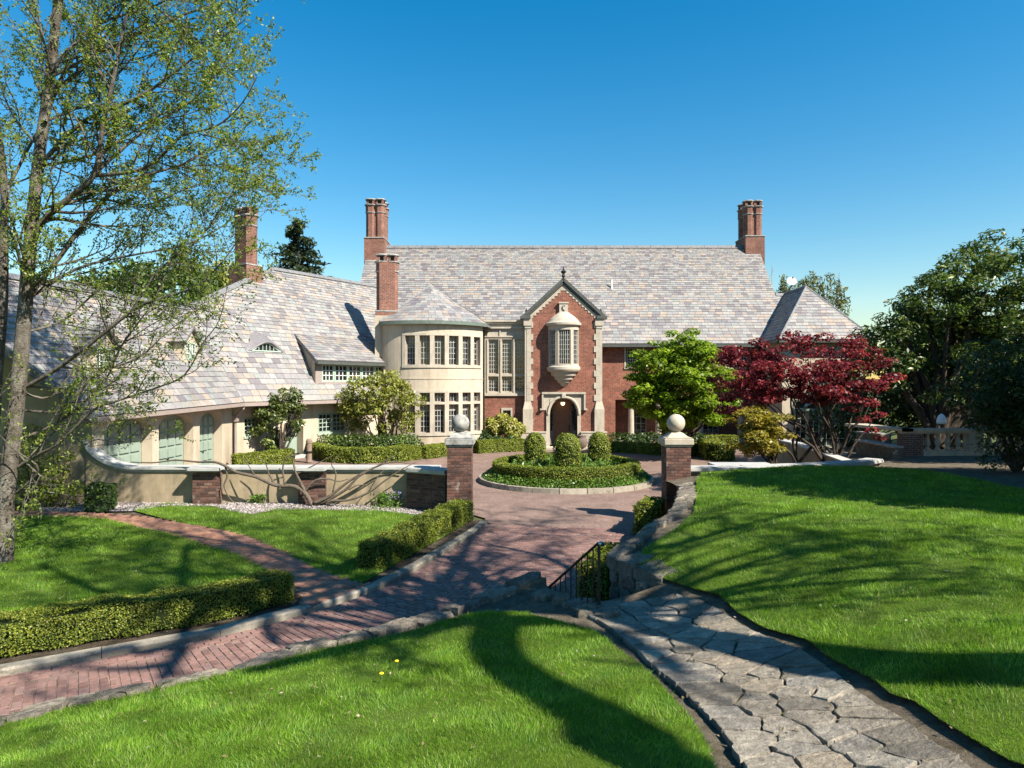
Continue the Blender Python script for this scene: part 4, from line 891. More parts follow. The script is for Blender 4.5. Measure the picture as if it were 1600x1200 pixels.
# ---- left wing facade
mpW = mp_plane(WE0-WN*.62-Vector((0, 0, WE0.z)), WU, -WN)
WO = WE0-WN*.62
def uw(px): 
    d = ray(px, 600); t = (WO-EYE).dot(WN)/d.dot(WN); return ((EYE+d*t)-WO).dot(WU)
def zw(px, py):
    p = hit(px, py, WO, WN); return p.z
w1 = (uw(382), uw(404), zw(392, 681), zw(392, 652), .2); dW = (uw(446), uw(474), .42, zw(460, 648), .5); w2 = (uw(497), uw(540), zw(512, 676), zw(512, 645), .12)
m = MB(); wall_open(m, mpW, -1.2, 13, 0, 2.9, [w1, dW, w2]); 
m.build('wing_wall', MT['stucco'], house)
for w, n_ in ((w1, 1), (w2, 2)):
    dw = (w[1]-w[0])/n_
    for k in range(n_): window(mpW, w[0]+dw*k, w[0]+dw*(k+1), w[2], w[3], w[4]-.05, MT['green'], 3, 4, .09, bars_m=MT['greenlt'], bar=.035)
    s = MB(); s.mbox(mpW, w[0]-.05, w[1]+.05, w[2]-.1, w[2]-.002, -.06, .05); s.build('window_sill', MT['greenlt'], house)
dr = MB(); dr.mbox(mpW, dW[0], dW[1], .42, dW[3], .44, .5)
for z0_, z1_ in ((.55, 1.05),): 
    for x in (.12, .55): dr.mbox(mpW, dW[0]+x*(dW[1]-dW[0]), dW[0]+(x+.32)*(dW[1]-dW[0]), z0_, z1_, .41, .44)
dro = dr.build('door', MT['green'], house); dro['label'] = 'sage green side door with glazed upper half'
g = MB(); g.mbox(mpW, dW[0]+.2, dW[1]-.2, 1.25, dW[3]-.15, .425, .438); g.build('pane', MT['glass'], dro)
s = MB(); s.mbox(mpW, dW[0], dW[0]+.13, dW[3]-.35, dW[3]-.002, 0, .4); s.mbox(mpW, dW[1]-.13, dW[1], dW[3]-.35, dW[3]-.002, 0, .4); s.build('door_head_chamfers', MT['stucco'], house)
s = MB(); s.mbox(mpW, dW[0]-.1, dW[1]+.1, 0, .42, -.45, .5); s.build('door_step', MT['coping'], house)
g = MB(); g.prism([WE0+WU*-.1+WN*.02-up*.2, WE0+WU*-.1+WN*.14-up*.2, WE0+WU*-.1+WN*.14-up*4, WE0+WU*-.1+WN*.02-up*4], WU*10.4); g.prism([WE0-WU*.1-up*4-WN*.62, WE0-WU*.1-up*4+WN*.02, WE0-WU*.1-up*2.5+WN*.02, WE0-WU*.1-up*2.5-WN*.62], WU*10.4); g.build('gutter', MT['brown'], house)
# long dormer
D0 = wing(492, 601); Lr = 0
def wing_u(px):   # distance along the facade from D0 on the dormer front plane
    d = ray(px, 590); t = (D0-EYE).dot(WN)/d.dot(WN); return ((EYE+d*t)-D0).dot(WU)
dl = wing_u(604); dh = hit(492, 563, D0, WN).z-D0.z
mpD = mp_plane(Vector((D0.x, D0.y, 0)), WU, -WN); z0 = D0.z
xs = [wing_u(p) for p in (502.5, 522.5, 544, 565, 585.5, 603)]
m = MB(); wz0, wz1 = z0+.14, z0+dh-.16
wall_open(m, mpD, 0, dl, z0-.05, z0+dh, [(xs[0], xs[-1], wz0, wz1, .1)]); 
m.build('dormer_wall', MT['brown'], house)
for a, b in zip(xs[:-1], xs[1:]):
    window(mpD, a+.01, b-.01, wz0, wz1, .05, MT['greenlt'], 3, 3, .085, bars_m=MT['white'], bar=.035)
UL = wing(460, 521); UR = UL+WU*(dl+.25)
FT0, FT1 = D0+Vector((0, 0, dh))+WN*.25-WU*.15, D0+Vector((0, 0, dh))+WN*.25+WU*(dl+.15)
s = MB(); s.prism([D0, D0+Vector((0, 0, dh)), UL+WU*.12], WU*.05); s.build('dormer_cheek', MT['stucco'], house)
UL2 = UL-WU*.05; roof_part('roof', [[FT0, FT1, UR+WU*.1, UL2]], .12); roof_plane([FT0, FT1, UR+WU*.1, UL2], FT0, FT1, .26, .2, .44, .36)
g = MB(); g.prism([FT0-up, FT0-up+WN*.1, FT0-up*4.5+WN*.1, FT0-up*4.5-WN*.2], WU*(dl+.3)); g.build('gutter', MT['fascia'], house)
# eyebrow window
E0_ = wing(415, 549); er = MB(); eh = .42
eu = [-1.0+2.0*k/16 for k in range(17)]; ez = [eh*max(0, math.cos(u*PI/2))**1.3 for u in eu]; wups = wn.cross(WU).normalized()
if wups.z < 0: wups = -wups
base_ = E0_; fr_ = [base_+WU*u*.95+Vector((0, 0, 1))*z+WN*(.03+z*.3) for u, z in zip(eu, ez)]
bkp = [base_+WU*u*1.15+wups*(.05+z*2.6)+wn*.03 for u, z in zip(eu, ez)]
for k in range(16): er.face([fr_[k], fr_[k+1], bkp[k+1], bkp[k]])
er.tube(fr_, .045, 6)
eb = er.build('eyebrow_roof', MT['slate'], house)
w = MB(); w.face([base_+WU*u*.8+Vector((0, 0, 1))*z*.86+WN*.02 for u, z in zip(eu, ez)]); wo_ = w.build('window', MT['glass'], house)
s = MB(); s.tube([base_+WU*u*.82+Vector((0, 0, 1))*z*.9+WN*.06 for u, z in zip(eu, ez)], .035, 6); s.tube([base_+WU*-.8+WN*.06, base_+WU*.8+WN*.06], .04, 6)
for u in (-.42, -.2, 0, .2, .42): s.tube([base_+WU*u+WN*.05, base_+WU*u+Vector((0, 0, eh*.8*max(0, math.cos(u/.8*PI/2))**1.3))+WN*.05], .02, 5)
s.build('frame', MT['greenlt'], wo_)

# ---- garage front, doors in deep arched bays
GA = Vector((-11.95, 19.42, 0)); GB = Vector((-11.72, 28.6, 0)); GT_ = (GB-GA).normalized(); GN = Vector((GT_.y, -GT_.x, 0)); glen = (GB-GA).length
mpA = mp_plane(GA, GT_, -GN)
def ug(px): 
    d = ray(px, 600); t = (GA-EYE).dot(GN)/d.dot(GN); return ((EYE+d*t)-GA).dot(GT_)
bays = [(.55, ug(238)), (ug(248), ug(302)), (ug(312), ug(347))]
ops = [(a, b, .02, 2.62, .36) for a, b in bays]
m = MB(); wall_open(m, mpA, 0, glen, 0, 2.75, ops)
for a, b in bays: spandrel(m, mpA, a, b, 2.24, 2.62, .0, .36, 12, True)
m.build('garage_wall', MT['stucco'], house)
for a, b in bays:
    dr = MB(); dr.mbox(mpA, a, b, .02, 2.6, .37, .42); n = 4; w = (b-a-.2)/n
    for k in range(n):
        for z0_, z1_ in ((.15, .6), (.7, 1.02), (1.1, 1.42), (1.52, 2.0), (2.08, 2.4)): 
            dr.mbox(mpA, a+.1+w*k+.05, a+.1+w*(k+1)-.05, z0_, z1_, .325, .37)
    dro = dr.build('garage_door', MT['green'], house)
    h = MB(); h.box(tuple(mpA((a+b)/2, 1.05, .33)), (.05, .12, .04)); h.build('handle', MT['iron'], dro)
# gable end wall with roof verge
m = MB(); apex = GR0
base_y = 19.44
gv = [(GA.x, base_y, -.05), (GA.x, base_y, 2.70), (GC0.x-.1, base_y, GC0.z-.12)]
m.prism([(-11.95, base_y, -.05), (-11.95, base_y, 2.55), (GR0.x, base_y, GR0.z-.25), (-26, base_y, 2.6), (-26, base_y, -.05)], (0, .3, 0)); m.build('gable_wall', MT['wallstucco'], house)
s = MB(); t = (GR0-GC0); s.prism([GC0+Vector((.05, -.16, .06)), GR0+Vector((0, -.16, .06)), GR0+Vector((0, -.16, -.2)), GC0+Vector((.05, -.16, -.2))], (0, .2, 0)); s.build('verge_board', MT['fascia'], house)
g = MB(); g.prism([GC0+Vector((0, 0, -.02)), GC0+Vector((.12, 0, -.02)), GC0+Vector((.12, 0, -.15)), GC0+Vector((0, 0, -.15))], GE-GC0); g.prism([GC0+Vector((-.45, .05, -.16)), GC0+Vector((.0, .05, -.16)), GC0+Vector((.0, .05, -.12)), GC0+Vector((-.45, .05, -.12))], GE-GC0); g.build('gutter', MT['brown'], house)
d = MB(); q = GB+GN*.1; d.tube([GE+Vector((.06, -.02, -.1)), GE+Vector((.02, -.05, -.25)), q+Vector((.0, .1, 2.3)), q+Vector((0, .1, 2.1)), q+Vector((0, .1, .05))], .055, 8); d.box(tuple(q+Vector((0, .1, 2.25))), (.2, .2, .25)); d.build('downspout', MT['brown'], house)
# two small dormers on the garage roof
for px, py in ((297, 566), (163, 582)):
    q = gar(px, py); w_, h_ = .55, .85; mpd = mp_plane(Vector((q.x, q.y-w_, 0)), GT_, -GN)
    s = MB(); wall_open(s, mpd, 0, 2*w_, q.z-.05, q.z+h_, [(.14, 2*w_-.14, q.z+.1, q.z+h_-.08, .08)]); 
    for u in (0, 2*w_-.03): s.prism([mpd(u, q.z-.05, .001), mpd(u, q.z+h_, .001), mpd(u, q.z+h_, .85), ], GT_*.03)
    s.prism([mpd(0, q.z+h_, .0), mpd(2*w_, q.z+h_, .0), mpd(w_, q.z+h_+.45, .0)], -GN*.05); dw_ = s.build('dormer', MT['stucco'], house)
    window(mpd, .14, w_-.005, q.z+.1, q.z+h_-.08, .04, MT['greenlt'], 2, 3, .06, bar=.03, bars_m=MT['white']); window(mpd, w_+.005, 2*w_-.14, q.z+.1, q.z+h_-.08, .04, MT['greenlt'], 2, 3, .06, bar=.03, bars_m=MT['white'])
    pk = [mpd(w_, q.z+h_+.55, -.15), mpd(w_, q.z+h_+.55, 1.5)]
    for sg in (-1, 1):
        ea = [mpd(w_+sg*(w_+.15), q.z+h_-.1, -.15), mpd(w_+sg*(w_+.15), q.z+h_-.1, .95)]
        pl = [ea[0], ea[1], pk[1], pk[0]]; roof_part('roof', [pl], .06); roof_plane(pl, ea[0], ea[1], .2, .18, .34, .3)

# ---- chimneys
def chimney(c, z0, zs, zt_, w, d, rot, mat, nx=2, ny=2, basemat=None, zb=None):
    """square base to zs, clustered octagonal shafts to zt_ with moulded cap"""
    cs, sn = math.cos(rot), math.sin(rot); W_ = lambda x, y: (c[0]+x*cs-y*sn, c[1]+x*sn+y*cs)
    m = MB()
    if zb: m.box((c[0], c[1], (zb+zs)/2), (w, d, zs-zb), rot)
    else: m.box((c[0], c[1], (z0+zs)/2), (w, d, zs-z0), rot)
    sw, sdp = w*.92, d*.92
    m.box((c[0], c[1], (zs+zt_-.45)/2), (sw*.72, sdp*.72, zt_-.45-zs), rot)
    r = min(sw/nx, sdp/ny)*.56
    ctr = [((-.5+(i+.5)/nx)*sw, (-.5+(j+.5)/ny)*sdp) for i in range(nx) for j in range(ny)]
    for x, y in ctr:
        px_, py_ = W_(x, y); i0 = len(m.v)
        m.lathe((px_, py_, 0), [(r, zs), (r, zt_-.95), (r*1.08, zt_-.95), (r*1.08, zt_-.48)], 8, rot+PI/8, rot+PI/8+2*PI)
    ch = m.build('chimney', mat, house)
    for zz_, h_, e in ((zs, .07, 0), (zt_-1.0, .08, .10), (zt_-.5, .1, .2)):
        if e == 0: k = MB(); k.box((c[0], c[1], zz_+h_/2), (w*1.04, d*1.04, h_), rot); k.build('base_moulding', MT['capst'], ch); continue
        for x, y in ctr:
            px_, py_ = W_(x, y); k = MB(); k.lathe((px_, py_, 0), [(r*(1+e*.6), zz_), (r*(1+e*1.6), zz_+h_*.5), (r*(1+e*1.6), zz_+h_)], 8, rot+PI/8, rot+PI/8+2*PI); k.build('cap_band', MT['capst'], ch)
    for x, y in ctr:
        px_, py_ = W_(x, y); k = MB(); k.lathe((px_, py_, 0), [(r*1.12, zt_-.1), (r*1.22, zt_-.06), (r*1.1, zt_)], 8, rot+PI/8, rot+PI/8+2*PI); k.build('chimney_cap', MT['capst'], ch)
    for x, y in ctr:
        px_, py_ = W_(x, y)
        for q in range(4):
            k = MB(); a = rot+PI/4+q*PI/2; k.box((px_+r*.8*math.cos(a), py_+r*.8*math.sin(a), zt_-.25), (.16, .16, .3), rot); k.build('cap_pier', mat, ch)
        k = MB(); k.box((px_, py_, zt_-.25), (r, r, .3), rot); k.build('flue', MT['iron'], ch)
    if basemat:
        k = MB(); k.box((c[0], c[1], (z0+zb)/2), (w*1.02, d*1.05, zb-z0), rot); k.build('chimney_base', basemat, ch)
    return ch
chimney((-9.3, 47.1), 9, 13.55, 16.3, 1.36, 2.1, 0, MT['brick_ch'])
chimney((16.55, 47.5), 11, 13.75, 16.3, 1.3, 2.1, 0, MT['brick_ch'])
chimney((-6.85, 37.5), 1.5, 7.62, 10.8, 1.24, 1.1, R(8), MT['brick_ch'], 2, 1, MT['stucco'], 7.4)
wr = math.atan2(WU.y, WU.x); cc = P(385, 440, 33.6)-WN*.65+WU*.5
chimney((cc.x, cc.y), 6.0, 9.6, 12.55, 1.0, 1.3, wr, MT['brick_ch'], 1, 2)
s = MB(); b_ = Vector((-6.5, 36.55, 0)); s.box((-6.62, 36.6, 1.8), (.42, .5, 3.6)); s.prism([(-6.83, 36.35, 3.6), (-6.41, 36.35, 3.6), (-6.41, 36.85, 3.6), (-6.83, 36.85, 3.6)], (-.05, .3, .9)); s.build('buttress', MT['stucco'], house)
for mm in rid: mm.build('ridge_cap', MT['ridge'], house)
s = MB(); s.tube([(6.45, 44.2, 9.8), (6.45, 44.2, 10.45)], .05, 8); s.build('vent_pipe', MT['white'], house)
# ---- slates: the 300 that show largest are parts, the rest one part
SLATES.sort(key=lambda q: -q[0]); me_n = 0
for a_, top, bot in SLATES[:300]:
    m = MB(); c = sum(top, Vector())/len(top); k = len(top)
    m.f.append(tuple(range(k))); m.f.append(tuple(range(2*k-1, k-1, -1))); m.m += [0, 0]; m.v = [tuple(p-c) for p in top]+[tuple(p-c) for p in bot]
    for i in range(k): m.f.append((k+i, k+(i+1) % k, (i+1) % k, i)); m.m.append(0)
    me = bpy.data.meshes.new('slate'); me.from_pydata(m.v, [], m.f); me.materials.append(MT['slate'])
    o = bpy.data.objects.new('slate', me); COL.objects.link(o); o.parent = house; o.location = c-WLOC[house.name]
m = MB()
for a_, top, bot in SLATES[300:]:
    k = len(top); i0 = len(m.v); m.v += [tuple(p) for p in top]+[tuple(p) for p in bot]; m.f.append(tuple(range(i0, i0+k))); m.m.append(0)
    for i in range(k): m.f.append((i0+k+i, i0+k+(i+1) % k, i0+(i+1) % k, i0+i)); m.m.append(0)
m.build('slates', MT['slate_field'], house, uv=False)['kind'] = 'stuff'
# ------------------------------------------------------------- gate piers with stone balls, brick by brick
BRK = {k: brick_mesh('brick', l, w, h, .005) for k, (l, w, h) in dict(full=(.21, .10, .064), half=(.10, .10, .064)).items()}
for me in BRK.values(): me.materials.append(MT['pierb'])
def put_brick(parent, kind, p, rot, root):
    o = bpy.data.objects.new('brick', BRK[kind]); COL.objects.link(o); o.parent = parent
    o.location = Vector(p)-WLOC[root.name]+Vector((RNG.normal()*.002, RNG.normal()*.002, .064)); o.rotation_euler = (0, 0, rot)
def brick_block(parent, root, cx, cy, z0, z1, w, d, faces='fblr', rot=0.0):
    """running-bond skin of separate bricks on a mortar core"""
    m = MB(); m.box((cx, cy, (z0+z1)/2), (w-.016, d-.016, z1-z0), rot); m.build('mortar_core', MT['mortar'], parent)
    n = int((z1-z0)/.0755); ch = (z1-z0)/n; cs, sn = math.cos(rot), math.sin(rot)
    T = lambda x, y, z: (cx+x*cs-y*sn, cy+x*sn+y*cs, z)
    for k in range(n):
        z = z0+k*ch+.006
        for fc in faces:
            L_ = w if fc in 'fb' else d-.2; x = -L_/2; odd = (k+(fc in 'lr')) % 2
            while x < L_/2-.03:
                l = .10 if (odd and x == -L_/2) else .21
                rem = L_/2-x
                if rem < l: l = .10 if rem < .18 else l
                c = x+l/2
                if fc == 'f': q = (c, -d/2+.05)
                elif fc == 'b': q = (c, d/2-.05)
                elif fc == 'l': q = (-w/2+.05, c)
                else: q = (w/2-.05, c)
                put_brick(parent, 'full' if l > .15 else 'half', T(*q, z), rot+(0 if fc in 'fb' else PI/2), root); x += l+.011
def gate_pier(x, y, label, z0, rot=0.0):
    r = thing('gate_pier', label, 'gate pier', (x, y, z0), 'ball topped gate piers')
    brick_block(r, r, x, y, z0, 2.02, .66, .66, 'flr', rot)
    m = MB(); m.box((x, y, 2.05), (.70, .70, .06)); m.box((x, y, 2.16), (.78, .78, .16)); m.box((x, y, 2.255), (.72, .72, .03))
    m.box((x, y, 2.33), (.6, .6, .12), 0, .5); c = m.build('cap', MT['capst'] if x < 0 else MT['lime'], r, bevel=.015)
    m = MB(); m.lathe((x, y, 0), [(.17, 2.385), (.11, 2.41), (.1, 2.44)]+[(.245*math.sin(PI*(k+2.6)/18.6), 2.64-.245*math.cos(PI*(k+2.6)/18.6)) for k in range(16)]+[(.005, 2.885)], 28)
    m.build('ball', MT['capst'] if x < 0 else MT['lime'], r, smooth=True)
gate_pier(-1.40, 18.5, 'left gate pier of weathered brick with grey stone ball, beside the kerb hedge', .08)
gate_pier(4.44, 18.5, 'right gate pier of brick with pale stone ball, above the curved fieldstone wall', .0)

# ------------------------------------------------------------- garden wall with sweeping coping
gwl = thing('garden_wall', 'low sand coloured stucco wall with pale coping sweeping up to the garage end', 'garden wall', (-6, WALL_Y, 0))
m = MB(); xe = -2.05; prof = []      # top line of the wall
def wtop(x): 
    t = (-10.6-x)/1.5
    return 1.30 if t <= 0 else 1.30+.82*(1-math.sqrt(max(0, 1-min(1, t)**2)))
xs_ = [-12.1, -12.08, -12.05, -12, -11.9, -11.8, -11.65, -11.5, -11.3, -11.1, -10.85, -10.6]+[-10.6+(xe+10.6)*k/8 for k in range(1, 9)]
m.prism([(x, WALL_Y-.02, wtop(x)-.09) for x in xs_]+[(xe, WALL_Y-.02, -.1), (-12.1, WALL_Y-.02, -.1)], (0, .34, 0)); m.build('wall', MT['wallstucco'], gwl)
m = MB()
for a, b in zip(xs_[:-1], xs_[1:]):
    pa, pb = Vector((a, WALL_Y, wtop(a))), Vector((b, WALL_Y, wtop(b))); t = (pb-pa).normalized(); u = Vector((-t.z, 0, t.x))
    for (f0, f1, h0, h1) in ((-.02, .36, -.09, -.05), (-.06, .40, -.05, -.02), (-.11, .45, -.02, .03), (-.09, .43, .03, .055)):
        c = []
        for p in (pa, pb): c.append([p+Vector((0, f0, 0))+u*h0, p+Vector((0, f1, 0))+u*h0, p+Vector((0, f1, 0))+u*h1, p+Vector((0, f0, 0))+u*h1])
        m.hexa([c[0][0], c[1][0], c[1][1], c[0][1], c[0][3], c[1][3], c[1][2], c[0][2]])
m.build('coping', MT['coping'], gwl)
for px in (324, 488):
    X = (px-800)/F*19.2; bt = MB(); bt.box((X, WALL_Y-.2, 1.33), (.86, .62, .07)); bt.box((X, WALL_Y-.2, 1.275), (.78, .5, .04)); bt = bt.build('buttress', MT['coping'], gwl)
    brick_block(gwl, gwl, X, WALL_Y-.17, float(ZL(X, 19.1))-.02, 1.255, .72, .32, 'flr')
# curved brick end towards the pier
arcp = [Vector((-2.95+.9*math.sin(q), WALL_Y+.0-1.1*(1-math.cos(q)), 0)) for q in [PI*.5*k/5 for k in range(6)]]
arcp = [Vector((-2.9, 19.2, 0)), Vector((-2.55, 19.05, 0)), Vector((-2.15, 18.85, 0)), Vector((-1.75, 18.62, 0))]
for a, b in zip(arcp[:-1], arcp[1:]):
    mid = (a+b)/2; brick_block(gwl, gwl, mid.x, mid.y+.12, 0.05, 1.22, (b-a).length, .3, 'f', math.atan2(b.y-a.y, b.x-a.x))
m = MB()
for a, b in zip(arcp[:-1], arcp[1:]):
    t = (b-a).normalized(); nn = Vector((-t.y, t.x, 0))
    for (o0, o1, h0, h1) in ((-.12, .42, 1.22, 1.26), (-.17, .46, 1.26, 1.33), (-.14, .44, 1.33, 1.35)):
        m.hexa([a+nn*o0+Vector((0, 0, h0)), b+nn*o0+Vector((0, 0, h0)), b+nn*o1+Vector((0, 0, h0)), a+nn*o1+Vector((0, 0, h0)), a+nn*o0+Vector((0, 0, h1)), b+nn*o0+Vector((0, 0, h1)), b+nn*o1+Vector((0, 0, h1)), a+nn*o1+Vector((0, 0, h1))])
m.build('coping', MT['coping'], gwl)
gwr = thing('garden_wall', 'low white capped wall running right from the gate pier behind the upper lawn', 'garden wall', (7, 19, 1))
m = MB(); m2 = MB()
for a, b in zip(GW_R[:-1], GW_R[1:]):
    a, b = Vector((*a, 0)), Vector((*b, 0)); t = (b-a).normalized(); nn = Vector((-t.y, t.x, 0))
    z = Vector((0, 0, 1)); m.hexa([a+nn*.03, b+nn*.03, b+nn*.35, a+nn*.35, a+nn*.03+z*1.26, b+nn*.03+z*1.26, b+nn*.35+z*1.26, a+nn*.35+z*1.26])
    for (o0, o1, h0, h1) in ((-.02, .40, 1.262, 1.31), (-.08, .46, 1.31, 1.38), (-.05, .43, 1.38, 1.41)):
        m2.hexa([a+nn*o0+z*h0, b+nn*o0+z*h0, b+nn*o1+z*h0, a+nn*o1+z*h0, a+nn*o0+z*h1, b+nn*o0+z*h1, b+nn*o1+z*h1, a+nn*o1+z*h1])
m2.box((6.6, 19.4, 1.36), (1.7, 1.3, .09)); m.box((6.6, 19.35, .6), (1.4, 1.0, 1.3))
m.build('wall', MT['wallstucco'], gwr); m2.build('coping', MT['coping'], gwr)

# ------------------------------------------------------------- fieldstone retaining walls
def rough_stone(name, poly, z0, z1, parent, mat, root, jit=.02, seg=.12, bump=.012, hf=None, tl=.02, flat=False):
    """an irregular slab: plan polygon with roughened edge, worn top"""
    pts = []
    n = len(poly)
    for i in range(n):
        a, b = Vector(poly[i][:2]), Vector(poly[(i+1) % n][:2]); k = max(1, int((b-a).length/seg))
        for j in range(k):
            p = a.lerp(b, j/k); pts.append((p.x+RNG.normal()*jit*.5, p.y+RNG.normal()*jit*.5))
    c = (sum(p[0] for p in pts)/len(pts), sum(p[1] for p in pts)/len(pts)); N = len(pts)
    zc = (lambda x, y: 0.0) if hf is None else (lambda x, y: float(hf(x, y)))
    tilt = (RNG.normal()*tl, RNG.normal()*tl)
    v = []; rings = [(1.0, z0), (1.0, z1-.035), (.975, z1-.01), (.86, z1), (.62, z1+.002), (.35, z1+.003)]
    if flat: rings = [(1.0, z0), (1.0, z1-.016), (.985, z1-.003), (.93, z1), (.7, z1), (.4, z1)]
    for s, z in rings:
        for p in pts:
            x, y = c[0]+(p[0]-c[0])*s, c[1]+(p[1]-c[1])*s
            v.append((x, y, z+zc(x, y)+(RNG.normal()*bump*(.4 if s < .9 else 1.0) if z > z0 else 0)+((x-c[0])*tilt[0]+(y-c[1])*tilt[1])))
    v.append((c[0], c[1], z1+zc(*c)+RNG.normal()*bump*.5)); f = []
    for k in range(len(rings)-1):
        for j in range(N): j2 = (j+1) % N; f.append((k*N+j, k*N+j2, (k+1)*N+j2, (k+1)*N+j))
    b = (len(rings)-1)*N
    for j in range(N): f.append((b+j, b+(j+1) % N, len(v)-1))
    f.append(tuple(range(N-1, -1, -1)))
    off = WLOC[root.name] if root else Vector((0, 0, 0)); cc_ = Vector((c[0], c[1], z1+zc(*c)))
    me = bpy.data.meshes.new(name); me.from_pydata([tuple(Vector(p)-cc_) for p in v], [], f); me.materials.append(mat)
    o = bpy.data.objects.new(name, me); COL.objects.link(o); o.parent = parent; o.location = cc_-off; return o
def ccw(poly):
    a = sum(poly[i][0]*poly[(i+1) % len(poly)][1]-poly[(i+1) % len(poly)][0]*poly[i][1] for i in range(len(poly)))
    return poly if a > 0 else poly[::-1]
rwl = thing('retaining_wall', 'low rough fieldstone wall edging the near lawn above the driveway', 'stone wall', (-3, 7.5, 0))
lo = smooth_line([Vector((x, y, 0)) for x, y in W_OUT], 4)
m = MB()
for a, b in zip(lo[:-1], lo[1:]):
    t = (b-a).normalized(); nn = Vector((t.y, -t.x, 0))
    m.hexa([a+nn*.03+Vector((0, 0, -.1)), b+nn*.03+Vector((0, 0, -.1)), b+nn*.3+Vector((0, 0, -.1)), a+nn*.3+Vector((0, 0, -.1))]+[p+Vector((0, 0, float(H(p.x, p.y))-.12)) for p in (a+nn*.03, b+nn*.03, b+nn*.3, a+nn*.3)])
m.build('wall', MT['stone'], rwl)
i = 0; rs = resample(lo, .05); pos_ = 0
while pos_ < len(rs)-3:
    ln = int(RNG.uniform(8, 17)); e = min(len(rs)-1, pos_+ln); a, b = rs[pos_], rs[e]; mid = rs[(pos_+e)//2]
    def nrm(i_): t = (rs[min(i_+1, len(rs)-1)]-rs[max(i_-1, 0)]).normalized(); return Vector((t.y, -t.x, 0))
    g0, g1 = RNG.uniform(-.03, .02), RNG.uniform(-.03, .02); wd_ = RNG.uniform(.27, .36)
    A = a.lerp(b, .02); B = a.lerp(b, .98)
    poly = ccw([tuple(A+nrm(pos_)*g0), tuple(mid+nrm((pos_+e)//2)*(g0+g1-.02)), tuple(B+nrm(e)*g1), tuple(B+nrm(e)*(wd_+RNG.normal()*.03)), tuple(A+nrm(pos_)*(wd_+RNG.normal()*.03))])
    rough_stone('stone', poly, -.16, RNG.uniform(.0, .05), rwl, MT['stone'], rwl, .05, .09, .014, H, .04); pos_ = e
# pieces beside the stair head
for (px, py, r_) in ((868, 925, .17), (880, 935, .12), (905, 940, .2), (925, 950, .15), (950, 962, .16), (845, 930, .16), (915, 955, .13)):
    p = GT(px, py); poly = ccw([(p.x+r_*math.cos(q)*RNG.uniform(.8, 1.3), p.y+r_*math.sin(q)*RNG.uniform(.6, .95)) for q in [2*PI*k/6 for k in range(6)]])
    rough_stone('stone', poly, -.2, RNG.uniform(0, .07), rwl, MT['stone'], rwl, .045, .08, .012, H, .06)
rwr = thing('retaining_wall', 'curved fieldstone wall holding up the right lawn between the stairs and the gate pier', 'stone wall', (2.5, 12, 0))
ro = smooth_line([Vector((x, y, 0)) for x, y in RW_OUT], 4); ri = smooth_line([Vector((x, y, 0)) for x, y in RW_IN], 4)
m = MB()
for k in range(len(ro)-1):
    a, b = ro[k], ro[k+1]; c, d = ri[k+1], ri[k]
    lo_, hi_ = [], []
    for p, q in ((a, d), (b, c), (c, b), (d, a)):
        s = p.lerp(q, .12); lo_.append(s+Vector((0, 0, -.1))); hi_.append(s+Vector((0, 0, float(H(s.x, s.y))-.12)))
    m.hexa(lo_+hi_)
m.build('wall', MT['stone'], rwr)
ro = arcpar(ro); ri = arcpar(ri); t = 0; Lr_ = len(ro)*.02
while t < .985:
    dt = RNG.uniform(.3, .55)/Lr_; t1 = min(1, t+dt)
    if 1-t1 < .02: t1 = 1
    a, b, c, d = along(ro, t+.004), along(ro, t1-.004), along(ri, t1-.004), along(ri, t+.004)
    mid = along(ro, (t+t1)/2); mi = along(ri, (t+t1)/2)
    rough_stone('stone', ccw([tuple(a), tuple(mid), tuple(b), tuple(c), tuple(mi), tuple(d)]), -.16, RNG.uniform(-.005, .03), rwr, MT['stone'], rwr, .045, .09, .013, H, .04); t = t1
# face stones of the stair side and the curved face
def face_stones(line, zt, parent, root, zlo=-.05, size=.34):
    """irregular stones set in an upright face along a plan line (outward = right of travel)"""
    ln = resample(line, .02); Lm = len(ln)*.02; row = 0
    z = zlo
    while True:
        h = RNG.uniform(.20, .32); x = -RNG.uniform(0, .3); any_ = False
        while x < Lm:
            w = RNG.uniform(.24, .5); x0, x1 = max(0, x+.012), min(Lm-.01, x+w-.012); x += w
            if x1-x0 < .08: continue
            k0, k1 = int(x0/.02), min(len(ln)-1, int(x1/.02)); a, b = ln[k0], ln[k1]; top = min(zt(a), zt(b))-.13
            z1 = min(z+h-.02, top)
            if z1-z < .07: continue
            any_ = True; tt = (b-a).normalized(); nn = Vector((tt.y, -tt.x, 0)); c = (a+b)/2
            hw_, hh = (b-a).length/2, (z1-z)/2; pts = []
            for q in range(9):
                an = 2*PI*q/9; cx = math.copysign(abs(math.cos(an))**.55, math.cos(an)); sy = math.copysign(abs(math.sin(an))**.55, math.sin(an))
                pts.append((cx*hw_*RNG.uniform(.88, 1.02), sy*hh*RNG.uniform(.88, 1.02)))
            v = []; d0 = RNG.uniform(.02, .05)
            for s, d in ((1.0, -.08), (.98, d0*.6), (.8, d0), (.4, d0+.006)):
                for p in pts: v.append(tuple(tt*p[0]*s+Vector((0, 0, p[1]*s))+nn*(d+RNG.normal()*.006)))
            f = []
            for k in range(3):
                for j in range(9): f.append((k*9+j, k*9+(j+1) % 9, (k+1)*9+(j+1) % 9, (k+1)*9+j))
            f.append(tuple(range(27, 36)))
            me = bpy.data.meshes.new('stone'); me.from_pydata(v, [], f); me.materials.append(MT['stone']); o = bpy.data.objects.new('stone', me); COL.objects.link(o); o.parent = parent
            o.location = Vector((c.x, c.y, (z+z1)/2))-WLOC[root.name]
        z += h
        if not any_: break
zH = lambda p: float(H(p.x, p.y))
